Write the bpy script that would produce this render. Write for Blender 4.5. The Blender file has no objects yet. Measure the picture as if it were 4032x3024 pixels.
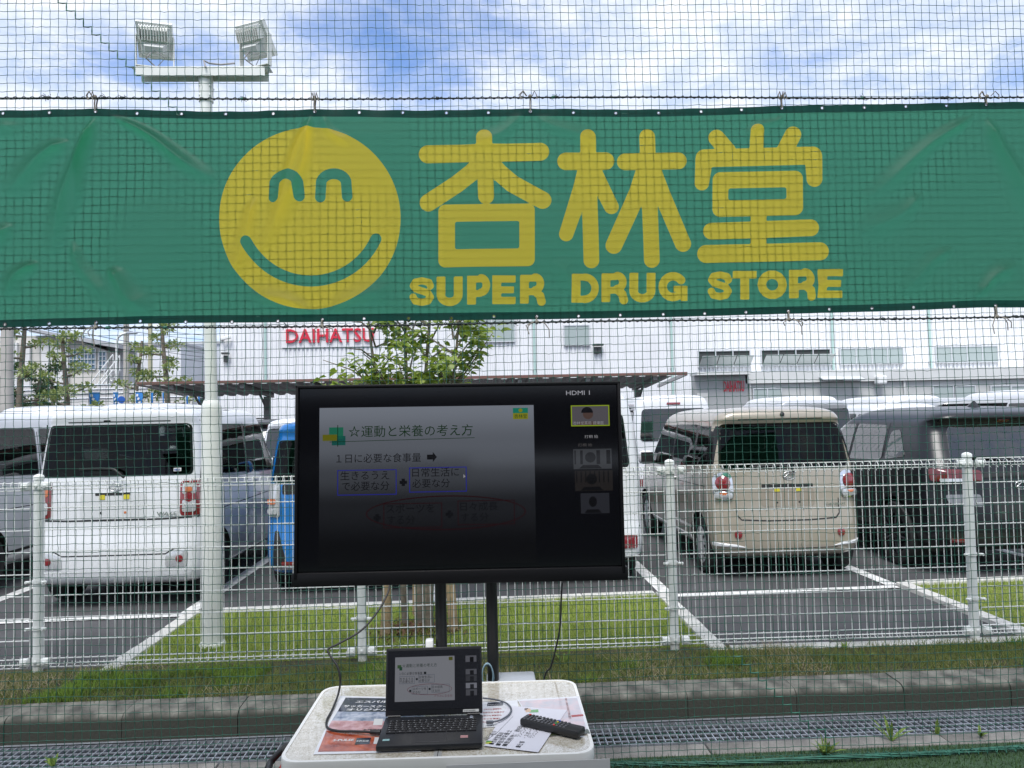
import bpy, bmesh, math, random
import numpy as np
from mathutils import Vector, Matrix

# ------------------------------------------------------------------ camera, sky, sun, exposure
scene = bpy.context.scene
col = scene.collection
R_ = math.radians
CAM_H, F_PX = 1.66, 3028.0            # eye height in metres, focal length in photo pixels (4032 wide)
YAW, PITCH, ROLL = R_(2.5), R_(2.4), R_(1.2)
_f = Vector((math.sin(YAW)*math.cos(PITCH), math.cos(YAW)*math.cos(PITCH), math.sin(PITCH)))
_r0 = Vector((math.cos(YAW), -math.sin(YAW), 0)); _u0 = _r0.cross(_f)
_r = _r0*math.cos(ROLL) - _u0*math.sin(ROLL); _u = _u0*math.cos(ROLL) + _r0*math.sin(ROLL)
CAM = Vector((0, 0, CAM_H))
cd = bpy.data.cameras.new('camera'); cam = bpy.data.objects.new('camera', cd); col.objects.link(cam)
cam.matrix_world = Matrix(((_r.x, _u.x, -_f.x, 0), (_r.y, _u.y, -_f.y, 0), (_r.z, _u.z, -_f.z, CAM_H), (0, 0, 0, 1)))
cd.sensor_width = 36; cd.lens = 36*F_PX/4032; cd.clip_start = 0.05; cd.clip_end = 3000
scene.camera = cam

def ray(u, v):
    d = _f*F_PX + _r*(u-2016) - _u*(v-1512)
    return d/d.y
def atY(u, v, Y): return CAM + ray(u, v)*Y
def atZ(u, v, z):
    d = ray(u, v); return CAM + d*((z-CAM_H)/d.z)
K = 4032/2212.0
NR, NU, NF = (np.array(a) for a in (_r, _u, _f))
def project(P):                        # points -> photo pixels on the 2212 wide grid
    d = P - np.array([0, 0, CAM_H]); w = d@NF
    return (2016 + F_PX*(d@NR)/w)/K, (1512 - F_PX*(d@NU)/w)/K

SUN_EL, SUN_AZ = R_(60), R_(192)        # azimuth measured from +Y (the view direction) towards +X
world = bpy.data.worlds.new('World'); scene.world = world; world.use_nodes = True
nt = world.node_tree; nt.nodes.clear()
def nd(t, typ, **kw):
    n = t.nodes.new(typ)
    for k, v in kw.items():
        if k in n.inputs: n.inputs[k].default_value = v
        else: setattr(n, k, v)
    return n
def math_(t, op, a, b=None, c=None, clamp=False):
    n = t.nodes.new('ShaderNodeMath'); n.operation = op; n.use_clamp = clamp
    for i, x in enumerate((a, b, c)):
        if x is None: continue
        if isinstance(x, (int, float)): n.inputs[i].default_value = x
        else: t.links.new(x, n.inputs[i])
    return n.outputs[0]
def ramp(t, fac, stops, interp='LINEAR'):
    n = t.nodes.new('ShaderNodeValToRGB'); n.color_ramp.interpolation = interp
    e = n.color_ramp.elements
    while len(e) < len(stops): e.new(0.5)
    for q, (p, c) in zip(e, stops): q.position = p; q.color = (*c, 1) if len(c) == 3 else c
    t.links.new(fac, n.inputs[0]); return n.outputs[0]
def mixc(t, fac, a, b, blend='MIX'):
    n = t.nodes.new('ShaderNodeMix'); n.data_type = 'RGBA'; n.blend_type = blend
    for i, x in ((0, fac), (6, a), (7, b)):
        if isinstance(x, (int, float)): n.inputs[i].default_value = x
        elif isinstance(x, (tuple, list)): n.inputs[i].default_value = (*x[:3], 1)
        else: t.links.new(x, n.inputs[i])
    return n.outputs[2]
sky = nd(nt, 'ShaderNodeTexSky', sky_type='NISHITA', sun_disc=False, sun_elevation=SUN_EL, sun_rotation=SUN_AZ, altitude=20, air_density=1.0, dust_density=0.7, ozone_density=3.0)
tc = nd(nt, 'ShaderNodeTexCoord'); sp = nd(nt, 'ShaderNodeSeparateXYZ'); nt.links.new(tc.outputs['Generated'], sp.inputs[0])
zz = math_(nt, 'ADD', math_(nt, 'MAXIMUM', sp.outputs[2], 0.0), 0.14)
cb = nd(nt, 'ShaderNodeCombineXYZ')
nt.links.new(math_(nt, 'DIVIDE', sp.outputs[0], zz), cb.inputs[0]); nt.links.new(math_(nt, 'DIVIDE', sp.outputs[1], zz), cb.inputs[1])
cb.inputs[2].default_value = 3.1
def wnoise(scale, detail, rough, dist=0.0):
    n = nd(nt, 'ShaderNodeTexNoise', Scale=scale, Detail=detail, Roughness=rough, Distortion=dist); nt.links.new(cb.outputs[0], n.inputs['Vector']); return n.outputs[0]
n_big, n_mid, n_fine = wnoise(0.9, 3, .5, .3), wnoise(3.4, 10, .66, .5), wnoise(9.0, 8, .62, .3)
cover = math_(nt, 'ADD', math_(nt, 'ADD', math_(nt, 'MULTIPLY', n_big, 0.55), math_(nt, 'MULTIPLY', n_mid, 0.75)), math_(nt, 'MULTIPLY', n_fine, .30))
def hole(cover, u, v, sx, sy, depth):  # a gap in the cloud deck, where the photograph shows blue
    d = ray(u, v).normalized(); zc = max(d.z, 0)+.14
    q = nd(nt, 'ShaderNodeSeparateXYZ'); nt.links.new(cb.outputs[0], q.inputs[0])
    a = math_(nt, 'DIVIDE', math_(nt, 'SUBTRACT', q.outputs[0], d.x/zc), sx); b = math_(nt, 'DIVIDE', math_(nt, 'SUBTRACT', q.outputs[1], d.y/zc), sy)
    g = math_(nt, 'EXPONENT', math_(nt, 'MULTIPLY', math_(nt, 'ADD', math_(nt, 'MULTIPLY', a, a), math_(nt, 'MULTIPLY', b, b)), -1.0))
    return math_(nt, 'SUBTRACT', cover, math_(nt, 'MULTIPLY', g, depth))
cover = hole(cover, 1650, 200, .26, .30, .40)
cover = hole(cover, 600, 250, .24, .12, .30)
cover = hole(cover, 3750, 270, .36, .16, .08)
mask = ramp(nt, cover, [(0.36, (0, 0, 0)), (0.56, (.38,)*3), (0.70, (.80,)*3), (0.86, (1, 1, 1))])
shade = math_(nt, 'ADD', math_(nt, 'MULTIPLY', n_mid, .45), math_(nt, 'MULTIPLY', n_fine, .55))
cloud = ramp(nt, shade, [(0.28, (3.5, 4.4, 6.5)), (0.48, (5.2, 5.75, 6.9)), (0.64, (7.0, 7.15, 7.45))])
cloud_hi = mixc(nt, math_(nt, 'ADD', math_(nt, 'MULTIPLY', mask, .90), .05), mixc(nt, 1., sky.outputs[0], (1.0, 1.15, 1.4), 'MULTIPLY'), cloud)
bg = nd(nt, 'ShaderNodeBackground', Strength=0.1); nt.links.new(cloud_hi, bg.inputs[0])
wo = nd(nt, 'ShaderNodeOutputWorld'); nt.links.new(bg.outputs[0], wo.inputs[0])
world.cycles.sampling_method = 'MANUAL'; world.cycles.sample_map_resolution = 512

sd = bpy.data.lights.new('sun', 'SUN'); sd.energy = 2.3; sd.angle = R_(28); sd.color = (1, .975, .94)
sun = bpy.data.objects.new('sun', sd); col.objects.link(sun); sun.location = (0, 0, 30)
sdir = Vector((math.sin(SUN_AZ)*math.cos(SUN_EL), math.cos(SUN_AZ)*math.cos(SUN_EL), math.sin(SUN_EL)))
sun.rotation_euler = sdir.to_track_quat('Z', 'Y').to_euler()
vs = scene.view_settings; vs.view_transform = 'Standard'; vs.look = 'None'; vs.gamma = 1; vs.exposure = 0.75; vs.use_curve_mapping = False
scene.render.engine = 'CYCLES'
scene.cycles.use_denoising = True
scene.cycles.max_bounces = 8; scene.cycles.transparent_max_bounces = 24; scene.cycles.glossy_bounces = 3; scene.cycles.diffuse_bounces = 3; scene.cycles.transmission_bounces = 4
scene.cycles.caustics_reflective = False; scene.cycles.caustics_refractive = False

# ------------------------------------------------------------------ helpers
def tag(o, label=None, cat=None, group=None, kind=None):
    if label: o['label'] = label
    if cat: o['category'] = cat
    if group: o['group'] = group
    if kind: o['kind'] = kind
    return o
def empty(name, loc=(0, 0, 0), rz=0, label=None, cat=None, group=None, parent=None):
    o = bpy.data.objects.new(name, None); col.objects.link(o); o.location = loc; o.rotation_euler = (0, 0, rz)
    o.empty_display_size = .1
    if parent: o.parent = parent
    return tag(o, label, cat, group)
def link(name, me, mat=None, parent=None, loc=None, rot=None):
    o = bpy.data.objects.new(name, me); col.objects.link(o)
    if mat is not None:
        if isinstance(mat, (list, tuple)):
            for m in mat: me.materials.append(m)
        else: me.materials.append(mat)
    if parent: o.parent = parent
    if loc is not None: o.location = loc
    if rot is not None: o.rotation_euler = rot
    return o
def copy_tree(o, parent=None):
    c = o.copy(); col.objects.link(c); c.parent = parent
    for ch in list(o.children): copy_tree(ch, c)
    return c
class MB:
    def __init__(s): s.v = []; s.f = []; s.m = []; s.mi = 0
    def add(s, vs, fs):
        b = len(s.v); s.v.extend([tuple(p) for p in vs]); s.f.extend([tuple(b+i for i in f) for f in fs]); s.m.extend([s.mi]*len(fs)); return s
    def box(s, c, d, rot=None, bev=0.0):
        cx, cy, cz = c; hx, hy, hz = d[0]/2, d[1]/2, d[2]/2
        if bev > 0:
            b = min(bev, hx*.9, hy*.9, hz*.9)
            bm = bmesh.new(); bmesh.ops.create_cube(bm, size=1)
            for v in bm.verts: v.co = Vector((v.co.x*2*hx, v.co.y*2*hy, v.co.z*2*hz))
            bmesh.ops.bevel(bm, geom=bm.edges[:], offset=b, segments=2, affect='EDGES', profile=.5)
            vs = [v.co.copy() for v in bm.verts]; bm.verts.index_update(); fs = [[v.index for v in f.verts] for f in bm.faces]; bm.free()
        else:
            vs = [Vector((x*hx, y*hy, z*hz)) for x in (-1, 1) for y in (-1, 1) for z in (-1, 1)]
            fs = [(0, 1, 3, 2), (4, 6, 7, 5), (0, 4, 5, 1), (2, 3, 7, 6), (0, 2, 6, 4), (1, 5, 7, 3)]
        if rot is not None: vs = [rot@v for v in vs]
        return s.add([(v.x+cx, v.y+cy, v.z+cz) for v in vs], fs)
    def quad(s, *p): return s.add(p, [tuple(range(len(p)))])
    def tube(s, path, r, n=8, caps=True, closed=False):
        P = [Vector(p) for p in path]; m = len(P); rs = r if isinstance(r, (list, tuple)) else [r]*m
        rings = []; up = None
        for i in range(m):
            t = (P[(i+1) % m]-P[i-1]) if closed else (P[min(i+1, m-1)]-P[max(i-1, 0)])
            t.normalize()
            if up is None: up = Vector((0, 0, 1)) if abs(t.z) < .9 else Vector((1, 0, 0))
            a = t.cross(up)
            if a.length < 1e-6: a = t.cross(Vector((1, .3, 0)))
            a.normalize(); b = a.cross(t); up = b
            rings.append([P[i]+(a*math.cos(2*math.pi*k/n)+b*math.sin(2*math.pi*k/n))*rs[i] for k in range(n)])
        vs = [p for q in rings for p in q]; fs = []
        for i in range(m if closed else m-1):
            j = (i+1) % m
            for k in range(n): fs.append((i*n+k, i*n+(k+1) % n, j*n+(k+1) % n, j*n+k))
        if caps and not closed: fs += [tuple(range(n-1, -1, -1)), tuple((m-1)*n+k for k in range(n))]
        return s.add(vs, fs)
    def lathe(s, prof, c=(0, 0, 0), axis='Z', n=24, cap=False):
        vs = []; fs = []
        for r, h in prof:
            for k in range(n):
                a = 2*math.pi*k/n; x, y = r*math.cos(a), r*math.sin(a)
                p = (x, y, h) if axis == 'Z' else ((h, x, y) if axis == 'X' else (y, h, x))
                vs.append((p[0]+c[0], p[1]+c[1], p[2]+c[2]))
        for i in range(len(prof)-1):
            for k in range(n): fs.append((i*n+k, i*n+(k+1) % n, (i+1)*n+(k+1) % n, (i+1)*n+k))
        if cap: fs += [tuple(range(n-1, -1, -1)), tuple((len(prof)-1)*n+k for k in range(n))]
        return s.add(vs, fs)
    def prism(s, pts, d):              # polygon pushed along vector d
        n = len(pts); d = Vector(d); P = [Vector(p) for p in pts]
        return s.add(P+[p+d for p in P], [tuple(range(n-1, -1, -1)), tuple(range(n, 2*n))]+[(i, (i+1) % n, n+(i+1) % n, n+i) for i in range(n)])
    def mesh(s, name, smooth=None):
        me = bpy.data.meshes.new(name); me.from_pydata(s.v, [], s.f); me.validate()
        if len(set(s.m)) > 1 and len(me.polygons) == len(s.m): me.polygons.foreach_set('material_index', s.m)
        if smooth is not None:
            me.polygons.foreach_set('use_smooth', [True]*len(me.polygons)); me.set_sharp_from_angle(angle=R_(smooth))
        me.update(); return me
    def build(s, name, mat, parent=None, smooth=None, loc=None, rot=None): return link(name, s.mesh(name, smooth), mat, parent, loc, rot)
def np_mesh(name, V, Fq, n=4, smooth=False):
    me = bpy.data.meshes.new(name); V = np.asarray(V, np.float32); Fq = np.asarray(Fq, np.int32)
    me.vertices.add(len(V)); me.vertices.foreach_set('co', V.ravel())
    me.loops.add(Fq.size); me.loops.foreach_set('vertex_index', Fq.ravel())
    me.polygons.add(len(Fq)); me.polygons.foreach_set('loop_start', np.arange(0, Fq.size, n, dtype=np.int32))
    if smooth: me.polygons.foreach_set('use_smooth', np.ones(len(Fq), bool))
    me.update(calc_edges=True); return me
def roundpoly(pts, r, n=5):
    out = []; m = len(pts); rr = r if isinstance(r, (list, tuple)) else [r]*m
    for i in range(m):
        p = Vector(pts[i]).to_2d(); a = Vector(pts[i-1]).to_2d()-p; b = Vector(pts[(i+1) % m]).to_2d()-p
        q = min(rr[i], a.length*.48, b.length*.48)
        if q < 1e-5: out.append((p.x, p.y)); continue
        p0 = p+a.normalized()*q; p1 = p+b.normalized()*q
        for k in range(n+1):
            t = k/n; c = p0*(1-t)**2+p*2*t*(1-t)+p1*t*t; out.append((c.x, c.y))
    return out
def rect(x0, z0, x1, z1): return [(x0, z0), (x1, z0), (x1, z1), (x0, z1)]

MATS = {}
def pm(name, c=(.5, .5, .5), rough=.5, metal=0., var=0., vscale=8., bump=0., bscale=40., coat=0., spec=.5, c2=None, emit=None, estr=0., detail=6, sheen=0.):
    if name in MATS: return MATS[name]
    m = bpy.data.materials.new(name); m.use_nodes = True; t = m.node_tree; b = t.nodes['Principled BSDF']
    b.inputs['Base Color'].default_value = (*c, 1); b.inputs['Roughness'].default_value = rough; b.inputs['Metallic'].default_value = metal
    b.inputs['Coat Weight'].default_value = coat; b.inputs['Coat Roughness'].default_value = .04; b.inputs['Specular IOR Level'].default_value = spec
    if sheen: b.inputs['Sheen Weight'].default_value = sheen
    if emit: b.inputs['Emission Color'].default_value = (*emit, 1); b.inputs['Emission Strength'].default_value = estr
    tcn = None
    if var or c2 or bump:
        tcn = nd(t, 'ShaderNodeTexCoord')
    if var or c2:
        n = nd(t, 'ShaderNodeTexNoise', Scale=vscale, Detail=detail, Roughness=.6); t.links.new(tcn.outputs['Object'], n.inputs['Vector'])
        lo = tuple(max(0, x*(1-var)) for x in c); hi = c2 if c2 else tuple(min(1, x*(1+var)) for x in c)
        t.links.new(ramp(t, n.outputs[0], [(.32, lo), (.68, hi)]), b.inputs['Base Color'])
        t.links.new(math_(t, 'ADD', math_(t, 'MULTIPLY', n.outputs[0], .2), rough-.1), b.inputs['Roughness'])
    if bump:
        n2 = nd(t, 'ShaderNodeTexNoise', Scale=bscale, Detail=5, Roughness=.6); t.links.new(tcn.outputs['Object'], n2.inputs['Vector'])
        bp = nd(t, 'ShaderNodeBump', Strength=bump, Distance=.01); t.links.new(n2.outputs[0], bp.inputs['Height']); t.links.new(bp.outputs[0], b.inputs['Normal'])
    MATS[name] = m; return m
def glass(name, tint, rough=.01, ior=1.5, boost=1.0):
    if name in MATS: return MATS[name]
    m = bpy.data.materials.new(name); m.use_nodes = True; t = m.node_tree; t.nodes.clear()
    fr = nd(t, 'ShaderNodeFresnel', IOR=ior); tr = nd(t, 'ShaderNodeBsdfTransparent', Color=(*tint, 1)); gl = nd(t, 'ShaderNodeBsdfGlossy', Roughness=rough)
    mx = nd(t, 'ShaderNodeMixShader'); t.links.new(math_(t, 'MULTIPLY', fr.outputs[0], boost, clamp=True), mx.inputs[0]); t.links.new(tr.outputs[0], mx.inputs[1]); t.links.new(gl.outputs[0], mx.inputs[2])
    o = nd(t, 'ShaderNodeOutputMaterial'); t.links.new(mx.outputs[0], o.inputs[0]); MATS[name] = m; return m
_tcache = {}
def text_mesh(body, size, offset=0., extrude=0., width=None, shear=0., res=2):
    k = (body, size, offset, extrude, width, shear)
    if k in _tcache: return _tcache[k]
    c = bpy.data.curves.new('txt', 'FONT'); c.body = body; c.size = size; c.offset = offset; c.extrude = extrude; c.resolution_u = res; c.shear = shear
    o = bpy.data.objects.new('txt', c); col.objects.link(o)
    dg = bpy.context.evaluated_depsgraph_get(); dg.update()
    me = bpy.data.meshes.new_from_object(o.evaluated_get(dg)); bpy.data.objects.remove(o); bpy.data.curves.remove(c)
    if width:
        V = np.empty(len(me.vertices)*3, np.float32); me.vertices.foreach_get('co', V); V = V.reshape(-1, 3)
        x0, x1 = V[:, 0].min(), V[:, 0].max(); V[:, 0] = (V[:, 0]-x0)*width/(x1-x0); me.vertices.foreach_set('co', V.ravel()); me.update()
    me.materials.clear(); _tcache[k] = me; return me
def text(name, body, size, mat, parent, loc, rot=(math.pi/2, 0, 0), **kw):
    me = text_mesh(body, size, **kw)
    if len(me.materials) == 0: me.materials.append(mat)
    elif me.materials[0] is not mat: me = me.copy(); me.materials[0] = mat
    o = bpy.data.objects.new(name, me); col.objects.link(o); o.parent = parent; o.location = loc; o.rotation_euler = rot; return o
rnd = random.Random(7); nrg = np.random.default_rng(7)
def vnoise(x, y, s, seed=0):           # smooth value noise
    x = np.asarray(x)*s; y = np.asarray(y)*s; xi = np.floor(x).astype(int); yi = np.floor(y).astype(int); fx = x-xi; fy = y-yi
    fx = fx*fx*(3-2*fx); fy = fy*fy*(3-2*fy)
    def h(a, b):
        n = (a*374761393+b*668265263+seed*982451653) & 0x7fffffff; n = ((n ^ (n >> 13))*1274126177) & 0x7fffffff; return (n ^ (n >> 16)) % 10007/10007.
    return (h(xi, yi)*(1-fx)+h(xi+1, yi)*fx)*(1-fy)+(h(xi, yi+1)*(1-fx)+h(xi+1, yi+1)*fx)*fy

LOT = 0.05                             # level of the car park
def stop_y(x): return 6.76+0.035*x     # the line along the cars' rears
WHITE = pm('white_paint', (.78, .79, .78), .35, var=.05, vscale=3)
STEELW = pm('white_powder_steel', (.80, .81, .79), .38, var=.06, vscale=6)
BLACK = pm('black_plastic', (.012, .012, .013), .42)
BLACKG = pm('black_gloss_plastic', (.008, .008, .009), .18)
GALV = pm('galvanised_steel', (.42, .45, .50), .42, metal=.6, var=.2, vscale=9)
CHROME = pm('chrome', (.75, .76, .78), .12, metal=1.)
RUBBER = pm('rubber', (.018, .018, .019), .7)

# ------------------------------------------------------------------ ground
def sheet(name, poly, z, mat, parent=None, sub=None):
    m = MB(); m.quad(*[(x, y, z) for x, y in poly]); return m.build(name, mat, parent)
EARTH = pm('earth', (.10, .085, .06), .95, var=.35, vscale=3, bump=.5, bscale=20)
ground = tag(sheet('ground', [(-400, -400), (400, -400), (400, 400), (-400, 400)], -.35, EARTH), kind='structure')
def asphalt_mat():
    m = pm('asphalt', (.056, .056, .060), .85, var=.38, vscale=1.3, bump=.5, bscale=160); t = m.node_tree; b = t.nodes['Principled BSDF']
    tcn = nd(t, 'ShaderNodeTexCoord'); n = nd(t, 'ShaderNodeTexNoise', Scale=220., Detail=3.); t.links.new(tcn.outputs['Object'], n.inputs['Vector'])
    src = b.inputs['Base Color'].links[0].from_socket
    t.links.new(mixc(t, ramp(t, n.outputs[0], [(.52, (0, 0, 0)), (.72, (.5,)*3)]), src, (.16, .16, .165)), b.inputs['Base Color']); return m
ASPH = asphalt_mat()
m = MB(); m.box((0, 53.0, LOT-.15), (160, 96.0, .30)); carpark = tag(m.build('car_park', ASPH), kind='structure')   # top at LOT, from y=5.0
TURF = pm('artificial_turf', (.035, .075, .035), .9, var=.4, vscale=30, bump=.8, bscale=200)
m = MB(); m.box((0, -4.19, -.1), (60, 15.9, .2)); tag(m.build('turf', TURF), kind='structure')          # up to y=3.76
CONC = pm('concrete', (.30, .295, .275), .85, var=.28, vscale=4, bump=.35, bscale=60)
CONCD = pm('mossy_concrete', (.085, .085, .075), .9, var=.5, vscale=5, bump=.5, bscale=40, c2=(.16, .16, .14))
CONCW = pm('pale_concrete', (.55, .54, .51), .8, var=.16, vscale=6, bump=.3, bscale=60)
LINE = pm('road_marking_paint', (.66, .66, .65), .6, var=.32, vscale=14, bump=.2, bscale=120)
# drain: concrete lip, channel, back
m = MB(); m.box((0, 4.04, -.27), (24, .60, .1)); tag(m.build('drain_channel', CONCD), kind='structure')
lip = empty('drain_lip'); tag(lip, kind='structure')
DIRT = pm('weathered_concrete', (.21, .20, .185), .9, var=.5, vscale=3.5, bump=.5, bscale=50)
lipm = MB().box((0, 0, 0), (.594, .125, .22), bev=.008).mesh('concrete_slab', 40); lipm.materials.append(DIRT)
for i in range(22):
    o = link('concrete_slab', lipm, None, lip, (-5.8+i*.6, 3.828, -.108+rnd.uniform(-.003, .003)))
# kerb stones at the back of the drain, rounded front edge
ker = empty('kerb'); tag(ker, kind='structure')
prof = [(4.185, -.22), (4.185, .10), (4.192, .122), (4.21, .137), (4.235, .142), (4.385, .146), (4.385, -.22)]
km = MB(); km.prism([(0, y, z) for y, z in prof], (.596, 0, 0)); kme = km.mesh('kerb_stone', 35)
def kerb_mat():
    m = pm('kerb_concrete', (.125, .122, .105), .9, var=.6, vscale=9, bump=.4, bscale=60); t = m.node_tree; b = t.nodes['Principled BSDF']
    tcn = nd(t, 'ShaderNodeTexCoord'); s_ = nd(t, 'ShaderNodeSeparateXYZ'); t.links.new(tcn.outputs['Object'], s_.inputs[0])
    n = nd(t, 'ShaderNodeTexNoise', Scale=9., Detail=5.); t.links.new(tcn.outputs['Object'], n.inputs['Vector'])
    k = math_(t, 'ADD', s_.outputs[2], math_(t, 'MULTIPLY', math_(t, 'SUBTRACT', n.outputs[0], .5), .03))
    src = b.inputs['Base Color'].links[0].from_socket   # algae staining and painted shade on the upright face
    t.links.new(mixc(t, ramp(t, k, [(.112, (1, 1, 1)), (.138, (0, 0, 0))]), src, (.036, .038, .030)), b.inputs['Base Color']); return m
kme.materials.append(kerb_mat())
for i in range(24):
    o = link('kerb_stone', kme, None, ker, (-6.7+i*.6, rnd.uniform(-.004, .004), rnd.uniform(-.004, .004)))
# bank between kerb and fence
def bank_z(x, y):
    t = np.clip((y-4.37)/.80, 0, 1); return .128+(LOT+.02-.128)*t**1.4 + .035*(vnoise(x, y, 2.5, 3)-.5)*np.sin(np.pi*t) + .02*(vnoise(x, y, 9, 4)-.5)*np.sin(np.pi*t)
X, Y = np.meshgrid(np.linspace(-8, 8, 400), np.linspace(4.37, 5.24, 30)); V = np.stack([X.ravel(), Y.ravel(), bank_z(X, Y).ravel()], 1)
ii, jj = np.meshgrid(np.arange(399), np.arange(29)); a = (jj*400+ii).ravel(); Fq = np.stack([a, a+1, a+401, a+400], 1)
SOIL = pm('bank_soil', (.055, .042, .028), .95, var=.5, vscale=6, bump=.8, bscale=60, c2=(.085, .085, .04))
tag(link('bank', np_mesh('bank', V, Fq, smooth=True), SOIL), kind='structure')
# drain gratings
gm = MB()
for y in np.linspace(3.955, 4.115, 4): gm.box((0, y, -.006), (.992, .007, .007))
for x in np.linspace(-.480, .480, 27): gm.box((x, 4.034, -.019), (.0055, .262, .036))
gm.box((0, 3.900, -.018), (.994, .006, .044)); gm.box((0, 4.168, -.018), (.994, .006, .044)); gm.box((0, 4.176, .001), (.994, .022, .005))
gme = gm.mesh('drain_grating'); gme.materials.append(GALV)
ordn = ['leftmost', 'second from the left', 'third from the left', 'fourth from the left', 'fifth from the left', 'sixth from the left', 'rightmost']
for i in range(7):
    x = -3.2+i*1.0
    o = link('drain_grating', gme, None, None, (x, 0, rnd.uniform(-.002, .002)))
    tag(o, 'galvanised steel drain grating along the kerb, %s of the row' % ordn[i], 'grating', 'drain gratings')
# lawns with pale concrete edging
def lawn(name, poly, z=LOT+.012):
    m = MB(); m.quad(*[(x, y, z) for x, y in poly]); return m
LAWNM = pm('lawn_soil', (.12, .16, .03), .95, var=.4, vscale=12, bump=.6, bscale=100, c2=(.20, .22, .06))
LAWN_A = [(-2.36, 5.22), (1.52, 5.22), (1.52, stop_y(1.52)-.06), (-2.36, stop_y(-2.36)-.06)]
LAWN_B = [(3.86, 5.22), (7.5, 5.22), (7.5, stop_y(7.5)-.06), (3.86, stop_y(3.86)-.06)]
for pl in (LAWN_A, LAWN_B): tag(lawn('lawn', pl).build('lawn', LAWNM), kind='structure')
def edging(pts, w=.11):
    r = empty('lawn_edging'); tag(r, kind='structure')
    for (x0, y0), (x1, y1) in zip(pts, pts[1:]):
        L = math.hypot(x1-x0, y1-y0); n = max(1, round(L/.6)); a = math.atan2(y1-y0, x1-x0)
        for k in range(n):
            t = (k+.5)/n; mm = MB(); mm.box((0, 0, 0), (L/n-.006, w, .16), bev=.008)
            mm.build('edging_stone', CONCW, r, 40, (x0+(x1-x0)*t, y0+(y1-y0)*t, LOT-.045+rnd.uniform(-.003, .003)), (0, 0, a))
edging([(-2.42, 5.12), (-2.42, stop_y(-2.42)+.0)]); edging([(-2.36, stop_y(-2.36)), (1.52, stop_y(1.52))]); edging([(1.58, stop_y(1.58)), (1.58, 5.12)])
edging([(3.80, 5.12), (3.80, stop_y(3.8))]); edging([(3.86, stop_y(3.86)), (7.5, stop_y(7.5))])
edging([(1.65, 5.14), (3.74, 5.14)]); edging([(3.86, 5.14), (7.5, 5.14)])
# bay lines
for x in (-8.6, -6.55, -4.50, -2.50, -.45, 1.64, 3.73, 5.8, 7.85):
    y0 = stop_y(x)+(.0 if x in (-8.6, -6.55, -4.5) else .04)
    m = MB(); z = LOT+.004; m.quad((x-.06, y0, z), (x+.06, y0, z), (x+.06, 11.2, z), (x-.06, 11.2, z)); m.build('bay_line', LINE, carpark)
for x0, x1 in ((-8.5, -2.47), (1.64, 3.73)):
    m = MB(); z = LOT+.008; m.quad((x0, stop_y(x0)-.10, z), (x1, stop_y(x1)-.10, z), (x1, stop_y(x1)+.0, z), (x0, stop_y(x0)+.0, z)); m.build('bay_line', LINE, carpark)

# grass blades: triangles, one mesh each
def blades(name, pts, h, w, lean, mat, label, cat, curved=False):
    n = len(pts); a = nrg.uniform(0, 2*np.pi, n); hh = h*nrg.uniform(.45, 1.2, n); ww = w*nrg.uniform(.6, 1.3, n); le = lean*nrg.uniform(.2, 1.2, n)
    dx, dy = np.cos(a), np.sin(a); p = np.asarray(pts)
    A = p+np.stack([-dy*ww/2, dx*ww/2, np.zeros(n)], 1); B = p+np.stack([dy*ww/2, -dx*ww/2, np.zeros(n)], 1)
    T = p+np.stack([dx*le*hh, dy*le*hh, hh], 1)
    V = np.stack([A, B, T], 1).reshape(-1, 3); Fq = np.arange(3*n).reshape(-1, 3)
    o = link(name, np_mesh(name, V, Fq, 3), mat); tag(o, label, cat, kind='stuff'); return o
def blade_mat(name, c1, c2, c3, sc=5.):
    m = bpy.data.materials.new(name); m.use_nodes = True; t = m.node_tree; t.nodes.clear()
    tcn = nd(t, 'ShaderNodeTexCoord'); n = nd(t, 'ShaderNodeTexNoise', Scale=sc, Detail=4); t.links.new(tcn.outputs['Object'], n.inputs['Vector'])
    n2 = nd(t, 'ShaderNodeTexNoise', Scale=140., Detail=2); t.links.new(tcn.outputs['Object'], n2.inputs['Vector'])
    c = mixc(t, ramp(t, n2.outputs[0], [(.40, (0, 0, 0)), (.62, (1, 1, 1))]), ramp(t, n.outputs[0], [(.35, c1), (.65, c2)]), c3)
    d = nd(t, 'ShaderNodeBsdfDiffuse'); tr = nd(t, 'ShaderNodeBsdfTranslucent'); t.links.new(c, d.inputs[0]); t.links.new(c, tr.inputs[0])
    mx = nd(t, 'ShaderNodeMixShader'); mx.inputs[0].default_value = .35; t.links.new(d.outputs[0], mx.inputs[1]); t.links.new(tr.outputs[0], mx.inputs[2])
    o = nd(t, 'ShaderNodeOutputMaterial'); t.links.new(mx.outputs[0], o.inputs[0]); return m
G1 = blade_mat('lawn_grass', (.18, .32, .035), (.29, .41, .065), (.44, .47, .16))
G2 = blade_mat('rough_grass', (.075, .15, .025), (.14, .17, .05), (.22, .22, .09), 2.2)
def in_poly(poly, n):
    xs = [p[0] for p in poly]; ys = [p[1] for p in poly]; x = nrg.uniform(min(xs), max(xs), n); y = nrg.uniform(min(ys), max(ys), n)
    k = y < (6.76+.035*x-.065); return x[k], y[k]
for pl, n, lb in ((LAWN_A, 60000, 'short mown grass of the lawn behind the screen'), (LAWN_B, 30000, 'short mown grass of the lawn at the right end of the fence')):
    x, y = in_poly(pl, n); blades('grass', np.stack([x, y, np.full(len(x), LOT+.01)], 1), .038, .005, .8, G1, lb, 'grass')
x = nrg.uniform(-4.6, 5.2, 90000); y = nrg.uniform(4.375, 5.16, 90000); k = vnoise(x, y, 3.2, 9)*.8+nrg.uniform(0, .6, len(x)) > .55; x, y = x[k], y[k]
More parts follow.
